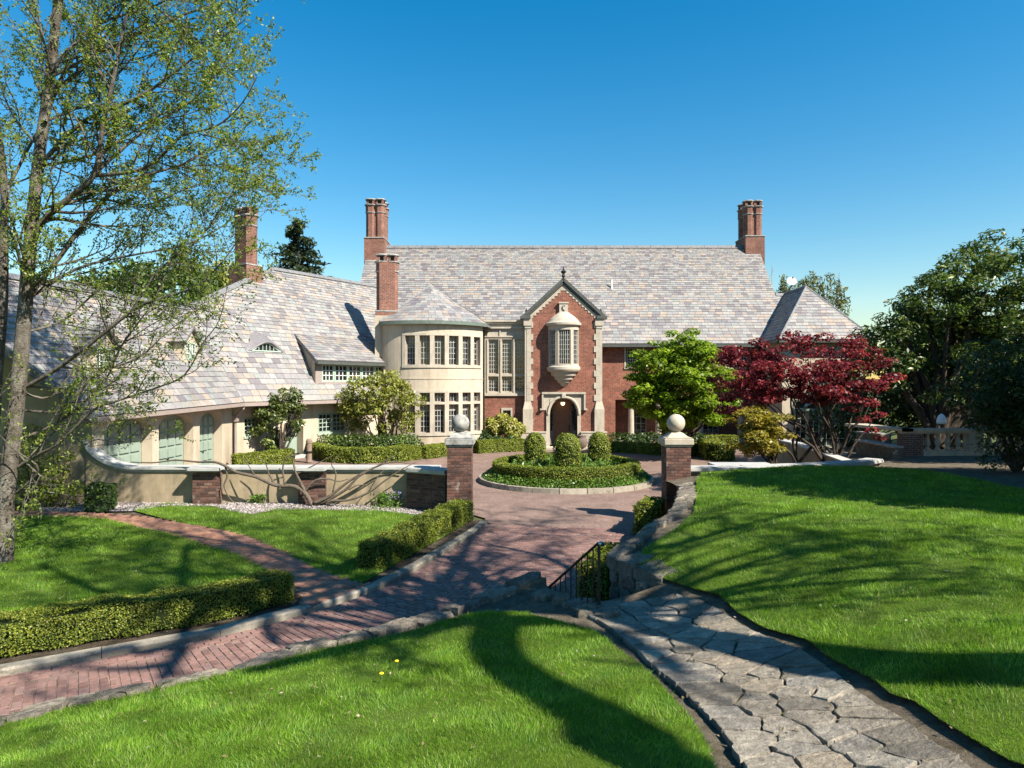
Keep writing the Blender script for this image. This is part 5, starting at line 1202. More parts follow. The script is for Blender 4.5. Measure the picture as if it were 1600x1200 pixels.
face_stones([Vector((1.47, 10.22, 0)), Vector((2.04, 9.35, 0))], zH, rwr, rwr, -.05)
face_stones([Vector((x, y, 0)) for x, y in RW_OUT[:1:-1]]+[Vector((1.47, 10.26, 0))], zH, rwr, rwr)
# ------------------------------------------------------------- stairs, handrail
st = thing('stone_stairs', 'short flight of rough stone steps going down from the path to the driveway', 'stairs', (ST_A.x, ST_A.y, 0))
for k in range(5):
    z = .82-.165*k; a = ST_A+ST_D*(.30*k-.31); b = ST_B+ST_D*(.30*k-.31); poly = ccw([tuple(a-ST_W*.02), tuple(b+ST_W*.02), tuple(b+ST_D*.34+ST_W*.02), tuple(a+ST_D*.34-ST_W*.02)])
    rough_stone('step', poly, z-.17 if k else z-.5, z, st, MT['stone'], st, .02, .2, .008)
hr = thing('handrail', 'black wrought iron handrail with scrolls beside the stone stairs', 'railing', (1.1, 8.7, .84))
p0, p1 = P(936, 950, 8.78), P(936, 849, 8.78); q1 = P(852, 923, 9.62); q1.z -= .0
rd = (q1-p1); m = MB(); q2 = p1+rd*1.35
m.tube([p1+Vector((.02, 0, .0)), p1+rd*.02+Vector((0, 0, .012)), q2], .019, 8); m.tube([p1+Vector((.03, -.03, -.02)), p1+Vector((.045, -.04, -.01)), p1+Vector((.03, -.03, .02))], [.02, .03, .015], 8); m.build('rail', MT['iron'], hr)
m = MB(); m.lathe(p1+Vector((.02, -.02, .0)), [(.004, -.034)]+[(.034*math.sin(PI*k/8), -.034*math.cos(PI*k/8)) for k in range(1, 8)]+[(.004, .034)], 12); m.build('knob', MT['steel'], hr, smooth=True)
m = MB(); m.tube([p0-Vector((0, 0, .1)), p1-Vector((0, 0, .01))], .02, 8); m.build('post', MT['iron'], hr)
m = MB(); m.tube([p1+rd*1.3-Vector((0, 0, .0)), p1+rd*1.3-Vector((0, 0, 1.0))], .018, 8); m.build('post', MT['iron'], hr)
lo0 = Vector((0, 0, -.78)); m = MB(); m.tube([p1+rd*.03+lo0, p1+rd*1.28+lo0], .011, 6); m.build('lower_rail', MT['iron'], hr)
for k in range(1, 13):
    a = p1+rd*(k*.1); bl_ = MB()
    if k in (3, 8):
        for sg in (-1, 1):
            bl_.tube([a+rd*.001, a-Vector((0, 0, .2))]+[a+rd.normalized()*sg*.05*math.sin(PI*j/8)-Vector((0, 0, .25+.04*j)) for j in range(9)]+[a-Vector((0, 0, .78))], .008, 5)
            bl_.tube([a-Vector((0, 0, .3))+rd.normalized()*sg*(.02+.035*(1-j/10))*math.cos(j*.8)+Vector((0, 0, .035*(1-j/10)*math.sin(j*.8))) for j in range(10)], .006, 5)
    else: bl_.tube([a, a+lo0], .009, 5)
    bl_.build('baluster', MT['iron'], hr)

# ------------------------------------------------------------- flagstones: irregular cells along the path
def path_uv(u, v):
    a, b = along(PLc, u), along(PRc, u); return a.lerp(b, v)
PLc = arcpar(smooth_line([Vector((p.x, p.y, 0)) for p in PATH_L]+[Vector((1.38, 3.3, 0))], 5)); PRc = arcpar(smooth_line([Vector((p.x, p.y, 0)) for p in PATH_R]+[Vector((2.45, 3.2, 0))], 5))
cells = []; Lp = 6.4; nu, nv = 23, 4
seeds = []
for i in range(nu):
    nrow = 3 if RNG.random() < .25 else 4
    for j in range(nrow): seeds.append((((i+.5)+RNG.uniform(-.33, .33))/nu*Lp, ((j+.5)+RNG.uniform(-.33, .33))/nrow*1.3))
for i, s in enumerate(seeds):
    poly = [(0, -.02), (Lp, -.02), (Lp, 1.32), (0, 1.32)]
    for j, o in enumerate(seeds):
        if i == j or abs(o[0]-s[0]) > 1.8: continue
        mx_, my_ = (s[0]+o[0])/2, (s[1]+o[1])/2; dx, dy = o[0]-s[0], o[1]-s[1]; L_ = math.hypot(dx, dy); sh = .0105
        np_ = []
        for k in range(len(poly)):
            p, q = poly[k], poly[(k+1) % len(poly)]; fp = ((p[0]-mx_)*dx+(p[1]-my_)*dy)/L_+sh; fq = ((q[0]-mx_)*dx+(q[1]-my_)*dy)/L_+sh
            if fp <= 0: np_.append(p)
            if fp*fq < 0: t = fp/(fp-fq); np_.append((p[0]+(q[0]-p[0])*t, p[1]+(q[1]-p[1])*t))
        poly = np_
        if not poly: break
    if len(poly) < 3: continue
    w = [path_uv(min(.9995, p[0]/Lp), max(-.02, min(1.02, p[1]/1.3))) for p in poly]
    rough_stone('flagstone', ccw([(p.x, p.y) for p in w]), -.07, -.002+RNG.normal()*.004, flag_bed, MT['flag'], None, .012, .06, .003, H, .004, True)

# ------------------------------------------------------------- island kerb, terrace balustrade, garden steps
IC = Vector((2.07, 26.3, 0)); IR = 3.35
ik = thing('kerb', 'round stone kerb ring around the planted island in the courtyard', 'kerb', IC)
n = 22
for k in range(n):
    q0, q1 = 2*PI*k/n+.004, 2*PI*(k+1)/n-.004; m = MB(); sub = [q0+(q1-q0)*j/3 for j in range(4)]
    for a, b in zip(sub[:-1], sub[1:]):
        c = lambda r, q, z: (IC.x+r*math.cos(q), IC.y+r*math.sin(q), z)
        m.hexa([c(IR, a, -.05), c(IR, b, -.05), c(IR-.22, b, -.05), c(IR-.22, a, -.05), c(IR-.015, a, .16), c(IR-.015, b, .16), c(IR-.22, b, .165), c(IR-.22, a, .165)])
    m.build('kerb_stone', MT['kerb'], ik)
isl = [(IC.x+(IR-.2)*math.cos(2*PI*k/40), IC.y+(IR-.2)*math.sin(2*PI*k/40)) for k in range(40)]
hI = lambda x, y: .14+.34*np.clip(1-((np.hypot(np.asarray(x)-IC.x, np.asarray(y)-IC.y))/(IR-.1))**2, 0, 1)
sheet('island_soil', isl, hI, MT['soil'], .4)
bal = thing('balustrade', 'stone terrace balustrade with urn shaped balusters under the dark trees', 'balustrade', (16, 24, 1.2))
bx0, bx1, by = 14.35, 21.5, 24.0; z0 = 1.22
m = MB(); m.b2(bx0, bx1, by-.16, by+.16, z0-.1, z0+.14); m.build('plinth', MT['lime'], bal)
m = MB(); m.b2(bx0-.75, bx1, by-.2, by+.2, z0+.82, z0+.92); m.b2(bx0-.7, bx1, by-.16, by+.16, z0+.75, z0+.82); m.build('rail', MT['lime'], bal)
m = MB(); m.box((bx0-.35, by+.0, z0+.3), (.72, .36, .9)); m.build('end_pier', MT['brick_dark'], bal)
m = MB(); m.hexa([(bx0-.75, by-.2, z0+.82), (bx0-.35, by-.2, z0+.82), (bx0-.35, by+3, z0+.82), (bx0-1.2, by+3, z0+.82), (bx0-.75, by-.2, z0+.92), (bx0-.35, by-.2, z0+.92), (bx0-.35, by+3, z0+.92), (bx0-1.2, by+3, z0+.92)]); m.build('coping', MT['lime'], bal)
bpf = [(.07, 0), (.085, .03), (.085, .09), (.055, .12), (.05, .14), (.085, .22), (.095, .28), (.085, .35), (.055, .46), (.05, .52), (.07, .55), (.075, .59), (.075, .62)]
for k in range(18):
    x = bx0+.25+k*.36
    if 4 <= k <= 5: continue
    m = MB(); m.lathe((x, by, z0+.14), bpf, 12); m.build('baluster', MT['lime'], bal, smooth=True)
m = MB(); m.box((bx0+.25+4.5*.36, by, z0+.44), (.5, .34, .62)); m.build('pedestal', MT['lime'], bal)
fo = thing('garden_light', 'white acorn shaped garden light standing above the balustrade', 'garden light', (15.35, 24.4, 2.1))
m = MB(); m.lathe((15.35, 24.4, 0), [(.03, 2.0), (.03, 2.22), (.1, 2.24), (.12, 2.27)], 10); m.build('stem', MT['iron'], fo)
m = MB(); m.lathe((15.35, 24.4, 0), [(.15, 2.27), (.16, 2.34), (.14, 2.48), (.09, 2.58), (.02, 2.64)], 14); m.build('shade', MT['dish'], fo, smooth=True)
gs = thing('garden_steps', 'garden steps with sloping white copings below the pavilion doors', 'garden steps', (11.5, 26, 0))
def slope_wall(a, b, w, zlo, mw, mc):
    a, b = Vector(a), Vector(b); t = Vector((b.x-a.x, b.y-a.y, 0)).normalized(); nn = Vector((-t.y, t.x, 0))*w/2
    dn = lambda p: Vector((p.x, p.y, zlo)); z = Vector((0, 0, 1))
    mw.hexa([dn(a)-nn, dn(b)-nn, dn(b)+nn, dn(a)+nn, a-nn, b-nn, b+nn, a+nn]); mc.hexa([a-nn*1.2+z*.002, b-nn*1.2+z*.002, b+nn*1.2+z*.002, a+nn*1.2+z*.002, a-nn*1.2+z*.06, b-nn*1.2+z*.06, b+nn*1.2+z*.06, a+nn*1.2+z*.06])
mw, mc = MB(), MB()
slope_wall(P(1245, 694, 25.5), P(1338, 727, 21.9), .34, 0, mw, mc); slope_wall(P(1215, 688, 28), P(1245, 694, 25.5), .34, 0, mw, mc)
mw.build('side_wall', MT['wallstucco'], gs); mc.build('coping', MT['coping'], gs)
for q0, q1 in ((P(1345, 689, 25.5), P(1402, 700, 23.2)), (P(1345, 676, 28), P(1385, 680, 26.0))):
    mw, mc = MB(), MB(); slope_wall(q0, q1, .36, .3, mw, mc); mw.build('side_wall', MT['stone'], gs); mc.build('coping', MT['capst'], gs)
for k in range(5):
    m = MB(); m.box((11.9+.2*k, 25.4-.35*k, 1.0-.17*k), (1.5, .4, .17)); m.build('step', MT['lime'], gs)

# ------------------------------------------------------------- small things
lt = thing('porch_lantern', 'small glowing lantern hanging inside the arched entrance porch', 'lantern', (GXc, 39.8, 2.5))
m = MB(); m.tube([(GXc, 39.8, 2.84), (GXc, 39.8, 2.66)], .012, 5); m.lathe((GXc, 39.8, 0), [(.13, 2.64), (.06, 2.68)], 8); m.build('bracket', MT['iron'], lt)
m = MB(); m.lathe((GXc, 39.8, 0), [(.05, 2.46), (.1, 2.5), (.12, 2.6), (.1, 2.635)], 10); m.build('glass', MT['lamp'], lt)
sdx = P(1236, 452, 45.5); sdh = thing('satellite_dish', 'white satellite dish on the lower roof ridge beside the pavilion', 'satellite dish', sdx)
m = MB(); a0 = sdx+Vector((-.25, 0, -.6)); m.tube([a0, a0+Vector((.05, 0, .45)), sdx+Vector((.1, -.1, .45))], .035, 6); m.build('mast', MT['iron'], sdh)
m = MB(); ax = Vector((-.25, -.75, .45)).normalized(); e1 = ax.cross(Vector((0, 0, 1))).normalized(); e2 = e1.cross(ax); cD = sdx+Vector((.02, -.15, .5)); rg = []
for r_, dz in ((.04, 0), (.15, .012), (.25, .04), (.32, .07)): rg.append([cD+e1*r_*math.cos(2*PI*j/18)+e2*r_*1.05*math.sin(2*PI*j/18)+ax*dz for j in range(18)])
for k in range(3):
    for j in range(18): m.face([rg[k][j], rg[k][(j+1) % 18], rg[k+1][(j+1) % 18], rg[k+1][j]]); m.face([rg[k+1][j]-ax*.02, rg[k+1][(j+1) % 18]-ax*.02, rg[k][(j+1) % 18]-ax*.02, rg[k][j]-ax*.02])
m.face(rg[0]); m.build('reflector', MT['dish'], sdh)
m = MB(); m.tube([cD-e2*.38+ax*.06, cD+ax*.5-e2*.1], .015, 5); m.box(tuple(cD+ax*.52-e2*.08), (.07, .07, .09)); m.build('receiver_arm', MT['iron'], sdh)
an = thing('roof_antenna', 'thin metal antenna beside the right end of the main roof', 'antenna', P(1206, 440, 46.5))
q = P(1206, 440, 46.5); m = MB(); m.tube([q+Vector((0, 0, -3)), q+Vector((0, 0, 1.1))], .015, 5); m.tube([q+Vector((-.3, 0, .2)), q+Vector((0, 0, .5)), q+Vector((.1, 0, .9))], .012, 4); m.build('mast', MT['brown'], an)
b = P(483, 700, 29.6); b.z = .3; bo = thing('wooden_post', 'short round topped wooden post at the left end of the courtyard hedge', 'post', b)
m = MB(); m.lathe(b, [(.13, 0), (.14, .05), (.12, .1), (.12, .8), (.14, .84), (.14, .95), (.09, 1.02), (.01, 1.04)], 12); m.build('post', MT['tanwood'], bo)
m = MB(); m.lathe(b, [(.15, .42), (.155, .45), (.15, .5)], 12); m.build('band', MT['iron'], bo)
ur = P(908, 700, 38.6); ur.z = 0; up_ = thing('plant_pot', 'round dark clay pot standing right of the entrance door', 'pot', ur)
m = MB(); m.lathe(ur, [(.18, 0), (.3, .15), (.36, .4), (.33, .6), (.26, .7), (.3, .76), (.31, .8)], 18); m.build('pot', MT['terra'], up_, smooth=True)
m = MB(); m.lathe(ur, [(.25, .74), (.01, .76)], 18); m.build('soil', MT['soil'], up_)
for (px, py, lb) in ((620, 1048, 'yellow dandelion in the near lawn, the one closest to the stone wall'), (596, 1068, 'yellow dandelion in the near lawn, left of the other bloom and a little lower')):
    p = GT(px, py); dn = thing('dandelion', lb, 'flower', p, 'dandelions in the near lawn')
    m = MB(); m.tube([p, p+Vector((.005, 0, .05)), p+Vector((0, .004, .085))], .003, 5); m.build('stem', MT['stemg'], dn)
    m = MB(); m.lathe(p+Vector((0, 0, .083)), [(.004, 0), (.018, .004), (.022, .012), (.014, .018), (.002, .02)], 10); m.build('bloom', MT['dand'], dn)
# ------------------------------------------------------------- hedges and clipped shrubs
def hedge(label, line, w, h, zf, n, size, mat='l_box', name='hedge', group='clipped box hedges', closed=False, cat='hedge', lump=.04):
    line = [Vector((p[0], p[1], 0)) for p in line]; ln = resample(line, .1)
    c = ln[len(ln)//2]; z = float(zf(c.x, c.y)); t = thing(name, label, cat, (c.x, c.y, z), group)
    N = len(ln); nrm_ = []
    for i in range(N):
        a, b = ln[max(i-1, 0)], ln[min(i+1, N-1)]
        if closed: a, b = ln[(i-1) % N], ln[(i+1) % N]
        d = (b-a).normalized(); nrm_.append(Vector((-d.y, d.x, 0)))
    m = MB(); k = 0
    for i in range(N-1):
        a, b = ln[i], ln[i+1]; s = .82
        A = [a-nrm_[i]*w/2*s, b-nrm_[i+1]*w/2*s, b+nrm_[i+1]*w/2*s, a+nrm_[i]*w/2*s]
        m.hexa([p+Vector((0, 0, float(zf(p.x, p.y)))) for p in A]+[p+Vector((0, 0, float(zf(p.x, p.y))+h*.9)) for p in A])
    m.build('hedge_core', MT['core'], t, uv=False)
    # leaves over the skin
    ii = RNG.uniform(0, N-1.001, n); i0 = ii.astype(int); fr = (ii-i0)[:, None]
    LN = np.array([tuple(p) for p in ln]); NR = np.array([tuple(p) for p in nrm_]); c = LN[i0]*(1-fr)+LN[i0+1]*fr; nv = NR[i0]*(1-fr)+NR[i0+1]*fr
    per = 2*h+w; q = RNG.uniform(0, per, n); side = np.where(q < h, -1, np.where(q < h+w, 0, 1))
    off = np.where(side == -1, -w/2, np.where(side == 1, w/2, q-h-w/2)); zz_ = np.where(side == -1, q, np.where(side == 1, per-q, h))
    nor = nv*side[:, None]+np.array([0, 0, 1.0])*(side == 0)[:, None]
    # rounded shoulders, lumps and ragged ends
    ed = np.clip((np.abs(off)/(w/2)-.7)/.3, 0, 1)*np.clip((zz_/h-.75)/.25, 0, 1); zz_ = zz_-ed*.06*h; off = off*(1-ed*.05)
    lp = lump*np.sin(ii*.35+1.3)*np.cos(zz_*7+ii*.21)+lump*.8*np.sin(ii*.83+off*5)+RNG.normal(0, .012, n)
    p = c+nv*off[:, None]; p[:, 2] = zf(p[:, 0], p[:, 1])+zz_; p = p+nor*lp[:, None]
    nor = nor+RNG.normal(0, .55, (n, 3))
    if not closed:
        ne = int(n*w*h/(per*N*.1)*1.3)+20
        for e, d in ((0, -1), (N-1, 1)):
            tg = Vector((nrm_[e].y, -nrm_[e].x, 0))*d; o_ = RNG.uniform(-w/2, w/2, ne); z_ = RNG.uniform(0, h, ne)
            pe = np.array(tuple(ln[e]))+np.array(tuple(nrm_[e]))*o_[:, None]+np.array(tuple(tg))*RNG.normal(.02, .02, ne)[:, None]; pe[:, 2] = zf(pe[:, 0], pe[:, 1])+z_
            p = np.r_[p, pe]; nor = np.r_[nor, np.array(tuple(tg))+RNG.normal(0, .55, (ne, 3))]
    leaves('foliage', p, nor, size, MT[mat], t, .62); return t
Z0 = lambda x, y: np.asarray(x, float)*0
HA = kerb_in(.72); HAl = [p for p in HA if p.y < 11.05 and p.x > -11]; HAl = [p for p in HA if -12 < p.x < -3.72]
hedge('long clipped box hedge along the kerb in front of the left lawn, nearest hedge', HAl, .56, .46, ZL, 32000, .03, group=None, lump=.035)
HB = [p for p in HA if p.x > -2.85 and p.y < 18.0]
hedge('clipped box hedge along the kerb between the brick path and the left gate pier', HB, .5, .52, ZL, 20000, .036, group=None)
def gl(l, z=0): return [GT(a, b, hD) for a, b in l]
hedge('curved light green hedge in front of the bow tower, left of the pier', gl([(490, 712), (520, 721), (560, 723), (610, 721), (648, 716)]), .7, .62, hD, 13500, .068, group='courtyard hedges', lump=.014)
hedge('short length of courtyard hedge between the long curved hedge and the left pier', gl([(658, 716), (690, 712), (712, 709), (736, 707)]), .6, .58, hD, 7500, .068, group='courtyard hedges', lump=.014)
hedge('courtyard hedge with a rusty brown patch, under the yellow shrub', gl([(744, 708), (770, 706), (800, 705), (816, 704)]), .6, .66, Z0, 7500, .068, group='courtyard hedges', lump=.014)
hedge('small square cut hedge in front of the left wing beside the downspout', [P(366, 700, 27.7), P(410, 700, 28.4), P(455, 700, 29.3)], .55, .62, hD, 6000, .07, group='courtyard hedges', lump=.014)
hedge('low hedge right of the entrance, behind the right gate pier', gl([(956, 706), (985, 707), (1012, 709), (1036, 711)]), .6, .55, Z0, 7500, .068, group='courtyard hedges', lump=.014)
hedge('low hedge running behind the right gate pier towards the block hedge', gl([(1060, 712), (1078, 712), (1096, 710)]), .6, .6, Z0, 5250, .068, group='courtyard hedges', lump=.014)
hedge('square block of hedge beside the gold leaved maple', gl([(1106, 712), (1122, 719), (1142, 719)]), 1.1, .85, Z0, 7500, .068, group='courtyard hedges', lump=.014)
hedge('low dark hedge row behind the block hedge under the loggia', gl([(1098, 700), (1120, 699), (1150, 699)]), .8, .7, Z0, 3500, .09, group='courtyard hedges', lump=.014)
ringl = [(IC.x+2.62*math.cos(2*PI*k/60), IC.y+2.62*math.sin(2*PI*k/60)) for k in range(61)]
hedge('round clipped hedge ring on the courtyard island', ringl, .40, .5, hI, 24000, .055, group=None, closed=True, lump=.008)
bxp = [GL(140, 797), GL(158, 796), GL(176, 795)]
hedge('dark square clipped bush on the gravel in front of the stucco wall', bxp, .62, .66, ZL, 6000, .06, 'l_boxd', 'clipped_bush', None, cat='bush')
hedge('small box hedge against the foot of the right gate pier wall', [Vector((3.25, 16.6, 0)), Vector((3.5, 17.3, 0)), Vector((3.75, 17.9, 0))], .55, .75, Z0, 4500, .05, group='hedges by the fieldstone wall')
hedge('dark hedge at the foot of the stairs behind the handrail', [Vector((1.32, 11.2, 0)), Vector((1.62, 11.9, 0)), Vector((1.9, 12.5, 0))], .5, .8, Z0, 5000, .045, group='hedges by the fieldstone wall')
def dome(c, rx, rz, label, n, size, mat='l_box', name='topiary', group='domed topiary bushes', cat='topiary', lump=.03, flat=1.0):
    t = thing(name, label, cat, c, group); c = np.array(tuple(c))
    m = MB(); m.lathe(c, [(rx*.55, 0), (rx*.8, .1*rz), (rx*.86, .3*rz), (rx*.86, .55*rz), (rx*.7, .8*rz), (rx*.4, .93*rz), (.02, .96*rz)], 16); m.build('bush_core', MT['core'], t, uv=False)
    u = RNG.uniform(0, 1, n); th = RNG.uniform(0, 2*PI, n); z = u*rz
    r = rx*np.where(u < .5, .86+.14*np.sin(np.clip(u/.5, 0, 1)*PI/2), np.sqrt(np.clip(1-((u-.5)/.5)**2.4, 0, 1)))
    # more leaves near the crown
    k = RNG.random(n) < .35; rr = rx*np.sqrt(RNG.uniform(0, 1, n)); zr = rz*(.5+.5*(1-(rr/rx)**2)**(1/2.4)); r = np.where(k, rr, r); z = np.where(k, zr, z)
    nor = np.stack([np.cos(th), np.sin(th), np.where(k, 1.2, .15+np.clip(u-.5, 0, 1)*2)], 1)
    lp = lump*np.sin(th*5+z*6)*np.cos(z*8+th*3)+RNG.normal(0, .02, n); p = c+np.stack([(r+lp)*np.cos(th), (r+lp)*np.sin(th)*flat, z+lp*.5], 1)
    leaves('foliage', p, nor+RNG.normal(0, .55, (n, 3)), size, MT[mat], t, .62); return t
for px, Y, rx, rz, lb in ((836, 26.9, .43, 1.35, 'domed topiary bush on the island, the left hand one beside the tower side'), (886, 25.4, .52, 1.4, 'domed topiary bush in the middle of the island, largest of the row before the door'), (936, 26.9, .44, 1.38, 'domed topiary bush on the island, the right hand one nearest the green maple')):
    x = (px-800)/F*Y; dome((x, Y, float(hI(x, Y))), rx, rz, lb, 4500, .055)
# ground cover on the island and plants inside the ring
n = 9000; a = RNG.uniform(0, 2*PI, n); r = RNG.uniform(2.78, 3.2, n); x = IC.x+r*np.cos(a); y = IC.y+r*np.sin(a)
C_ = np.stack([x, y, hI(x, y)+RNG.uniform(.02, .22, n)*np.clip((3.25-r)/.3, .3, 1)], 1); C_[:, :2] += RNG.normal(0, .02, (n, 2))
tag(leaves('ground_cover', C_, RNG.normal(size=(n, 3))*.6+np.array([0, 0, 1]), .085, MT['l_cover'], asp=.7), 'bright green leafy ground cover between the island kerb and its hedge ring', 'ground cover', kind='stuff')
n = 6000; a = RNG.uniform(0, 2*PI, n); r = 2.3*np.sqrt(RNG.uniform(0, 1, n)); x = IC.x+r*np.cos(a); y = IC.y+r*np.sin(a); hh = .28+.22*np.sin(x*5)*np.cos(y*4)
C_ = np.stack([x, y, hI(x, y)+RNG.uniform(0, 1, n)*np.clip(hh, .1, 1)], 1)
nn_ = np.stack([RNG.normal(size=n), RNG.normal(size=n), RNG.normal(size=n)*.4+.3], 1)
tag(leaves('border_plants', C_, nn_, .16, MT['l_cover'], asp=.3), 'strappy green border plants inside the island hedge ring', 'border plants', kind='stuff')

# ------------------------------------------------------------- shrubs and trees
def blob_leaves(centers, radii, n, flat=.7, shell=.55):
    """leaf positions clustered in clumps; returns points and outward normals"""
    centers = np.array(centers, float); radii = np.array(radii, float); pr = radii**2/np.sum(radii**2)
    k = RNG.choice(len(centers), n, p=pr); d = RNG.normal(size=(n, 3)); d /= np.linalg.norm(d, axis=1, keepdims=True)
    r = (shell+(1-shell)*RNG.random(n)**.7)*radii[k]; p = centers[k]+d*r[:, None]*np.array([1, 1, flat])
    return p, d
def clumps(c, rad, n, cr, seed_shell=.5, zmin=None, keep=None):
    """clump centres in an ellipsoid"""
    out = []; c = np.array(c); rad = np.array(rad)
    while len(out) < n:
        d = RNG.normal(size=3); d /= np.linalg.norm(d); r = (seed_shell+(1-seed_shell)*RNG.random()); p = c+d*rad*r
        if zmin is not None and p[2] < zmin: continue
        if keep and not keep(p): continue
        out.append(p)
    return out, RNG.uniform(cr[0], cr[1], n)
def limbs(m, base, tips, r0, n=5, wob=.12, sides=6, fork=.35):
    """branches from a base to each tip, sharing the direction low down"""
    base = Vector(base)
    for t in tips:
        t = Vector(t); L_ = (t-base).length; pts = [base]
        for k in range(1, n+1):
            f = k/n; p = base.lerp(t, f); p.z = base.z+(t.z-base.z)*(f**.8)
            if k < n: p = p+Vector(tuple(RNG.normal(0, wob*L_*.14, 3)))
            pts.append(p)
        m.tube(pts, [r0*(1-.85*k/n) for k in range(n+1)], sides, cap=False)
def tree(name, label, cat, base, crown_c, crown_r, ncl, cr, nl, ls, mat, bark='barkd', r0=.12, tips=8, group=None, flat=.7, shell=.5, asp=.55, up=.4, trunks=None, keep=None, zmin=None, cshell=.5, jit=.5, extra=()):
    base = Vector(base); t = thing(name, label, cat, base, group)
    cc_, rr_ = clumps(crown_c, crown_r, ncl, cr, shell, zmin, keep)
    if extra: cc_ = list(cc_)+[np.array(tuple(e)) for e, _ in extra]; rr_ = np.r_[rr_, [q for _, q in extra]]
    m = MB(); idx = RNG.choice(len(cc_), min(tips, len(cc_)), replace=False)
    roots = trunks or [base]
    for j, i in enumerate(idx): limbs(m, roots[j % len(roots)], [cc_[i]], r0*RNG.uniform(.6, 1), 6)
    m.build('trunk', MT[bark], t, smooth=True, uv=False)
    p, d = blob_leaves(cc_, rr_, nl, flat, cshell); leaves('crown', p, d*.6+RNG.normal(0, jit, (nl, 3))+np.array([0, 0, up]), ls, MT[mat], t, asp); return t
# courtyard shrubs
b = P(438, 716, 29.4); b.z = .2; c = P(434, 655, 29.6)
tree('magnolia_shrub', 'glossy dark leaved shrub trained beside the green side door', 'shrub', b, (c.x, c.y, 2.15), (1.25, .45, 1.65), 60, (.16, .36), 4200, .17, 'l_glossy', r0=.06, tips=14, keep=lambda p: abs(p[0]-c.x-(p[2]-2.0)*.35) < .95-.18*max(0, p[2]-2.4) and p[2] > .6, asp=.42, up=.5)
tree('small_tree', 'small yellow green tree in front of the bow tower, over the curved hedge', 'tree', G(610, 710, .2), P(594, 632, 33.4), (1.95, 1.2, 1.6), 80, (.25, .5), 7500, .16, 'l_ygreen', r0=.07, tips=18, asp=.5, trunks=[G(612, 710, .2), G(597, 710, .2)], keep=lambda p: p[2] > 1.5)
def bush(name, label, pts, rads, n, size, mat, group=None, asp=.55, up=.5, cat='shrub', flat=.8, shell=.6):
    c = Vector(pts[0]); t = thing(name, label, cat, (c.x, c.y, 0 if c.z < 2.2 else 1), group)
    m = MB(); b = Vector((c.x, c.y, WLOC[t.name].z)); limbs(m, b, [Vector(p) for p in pts], .035, 4); m.build('stems', MT['barkd'], t, uv=False)
    p, d = blob_leaves(pts, rads, n, flat, shell); p[:, 2] = np.maximum(p[:, 2], WLOC[t.name].z+.02); leaves('foliage', p, d*.7+RNG.normal(0, .5, (n, 3))+np.array([0, 0, up]), size, MT[mat], t, asp); return t
bush('shrub', 'mounded dark green shrubs behind the curved courtyard hedge', [P(px, 694, 32.6+.2*math.sin(px)) for px in range(512, 652, 12)], [.58]*12, 6500, .13, 'l_rhodo', flat=.9)
bush('yellow_shrub', 'bright yellow green variegated shrub under the stair windows', [P(775, 668, 38.6), P(795, 664, 38.4), P(808, 670, 38.5), P(785, 655, 38.7), P(768, 660, 38.8), P(800, 678, 38.3)], [.62, .6, .5, .45, .4, .5], 4200, .17, 'l_yel', asp=.5)
bush('shrub', 'low dark green shrub at the foot of the yellow shrub', [P(745, 690, 37.8), P(760, 688, 37.9), P(778, 690, 37.8), P(798, 690, 37.9), P(752, 678, 38)], [.45, .42, .42, .42, .35], 3000, .18, 'l_boxd', asp=.4)
bush('shrub', 'dark shrubs in the shade under the loggia beside the entrance', [P(px, 692, 39.5) for px in (962, 980, 1000, 1020, 1045, 1070, 1090)], [.8]*7, 5000, .16, 'l_boxd')
# maples
gmc = P(1062, 596, 33.5)
tree('green_maple', 'broad lime green maple in front of the right brick wall', 'tree', (gmc.x-.2, 33.5, 0), (gmc.x+.05, 33.3, 3.65), (2.75, 2.1, 2.75), 230, (.3, .62), 27000, .165, 'l_lime', r0=.13, tips=18, up=.9, flat=.45, shell=.35, asp=.75, jit=.5, keep=lambda p: p[2] > 1.35+.5*abs(math.sin(p[0]*3)) and abs(p[0]-gmc.x) < 2.75-.25*math.sin(p[2]*4), extra=[(P(a, b, 32.6), r_) for a, b, r_ in [(1000, 632, .5), (1020, 648, .5), (1045, 655, .5), (1072, 650, .5), (1098, 645, .5), (1122, 632, .5), (1006, 606, .55), (1128, 606, .5), (1058, 630, .55), (1086, 622, .55), (1030, 618, .55)]])
rmb = Vector((11.1, 23.4, .9))
rmk = lambda p: p[2] > 2.4+.25*abs(p[0]-10.3)*0
tree('red_maple', 'deep red laceleaf maple with many stems behind the low white wall', 'tree', rmb, (10.0, 23.6, 3.7), (3.15, 2.0, 1.85), 190, (.2, .5), 19000, .115, 'l_red', r0=.062, tips=17, up=.8, flat=.42, shell=.3, asp=.6, trunks=[rmb, rmb+Vector((.3, .1, 0)), rmb+Vector((-.35, 0, 0)), rmb+Vector((-1.2, .3, 0))], keep=lambda p: p[2] > 3.15+.25*math.sin(p[0]*2.7) or (p[0] > 11.8 and p[2] > 1.9) or (p[0] < 8.4 and p[2] > 2.5), extra=[(P(a, b, 23.2+.4*math.sin(a)), r_) for a, b, r_ in [(1345, 600, .42), (1365, 598, .4), (1382, 594, .3), (1340, 622, .4), (1358, 630, .36), (1372, 648, .3), (1350, 655, .3), (1362, 672, .26), (1375, 684, .2), (1330, 640, .3), (1180, 600, .4), (1155, 598, .36), (1130, 602, .3), (1118, 610, .22), (1160, 620, .3), (1250, 532, .34), (1268, 526, .26), (1230, 540, .3), (1290, 545, .34)]])
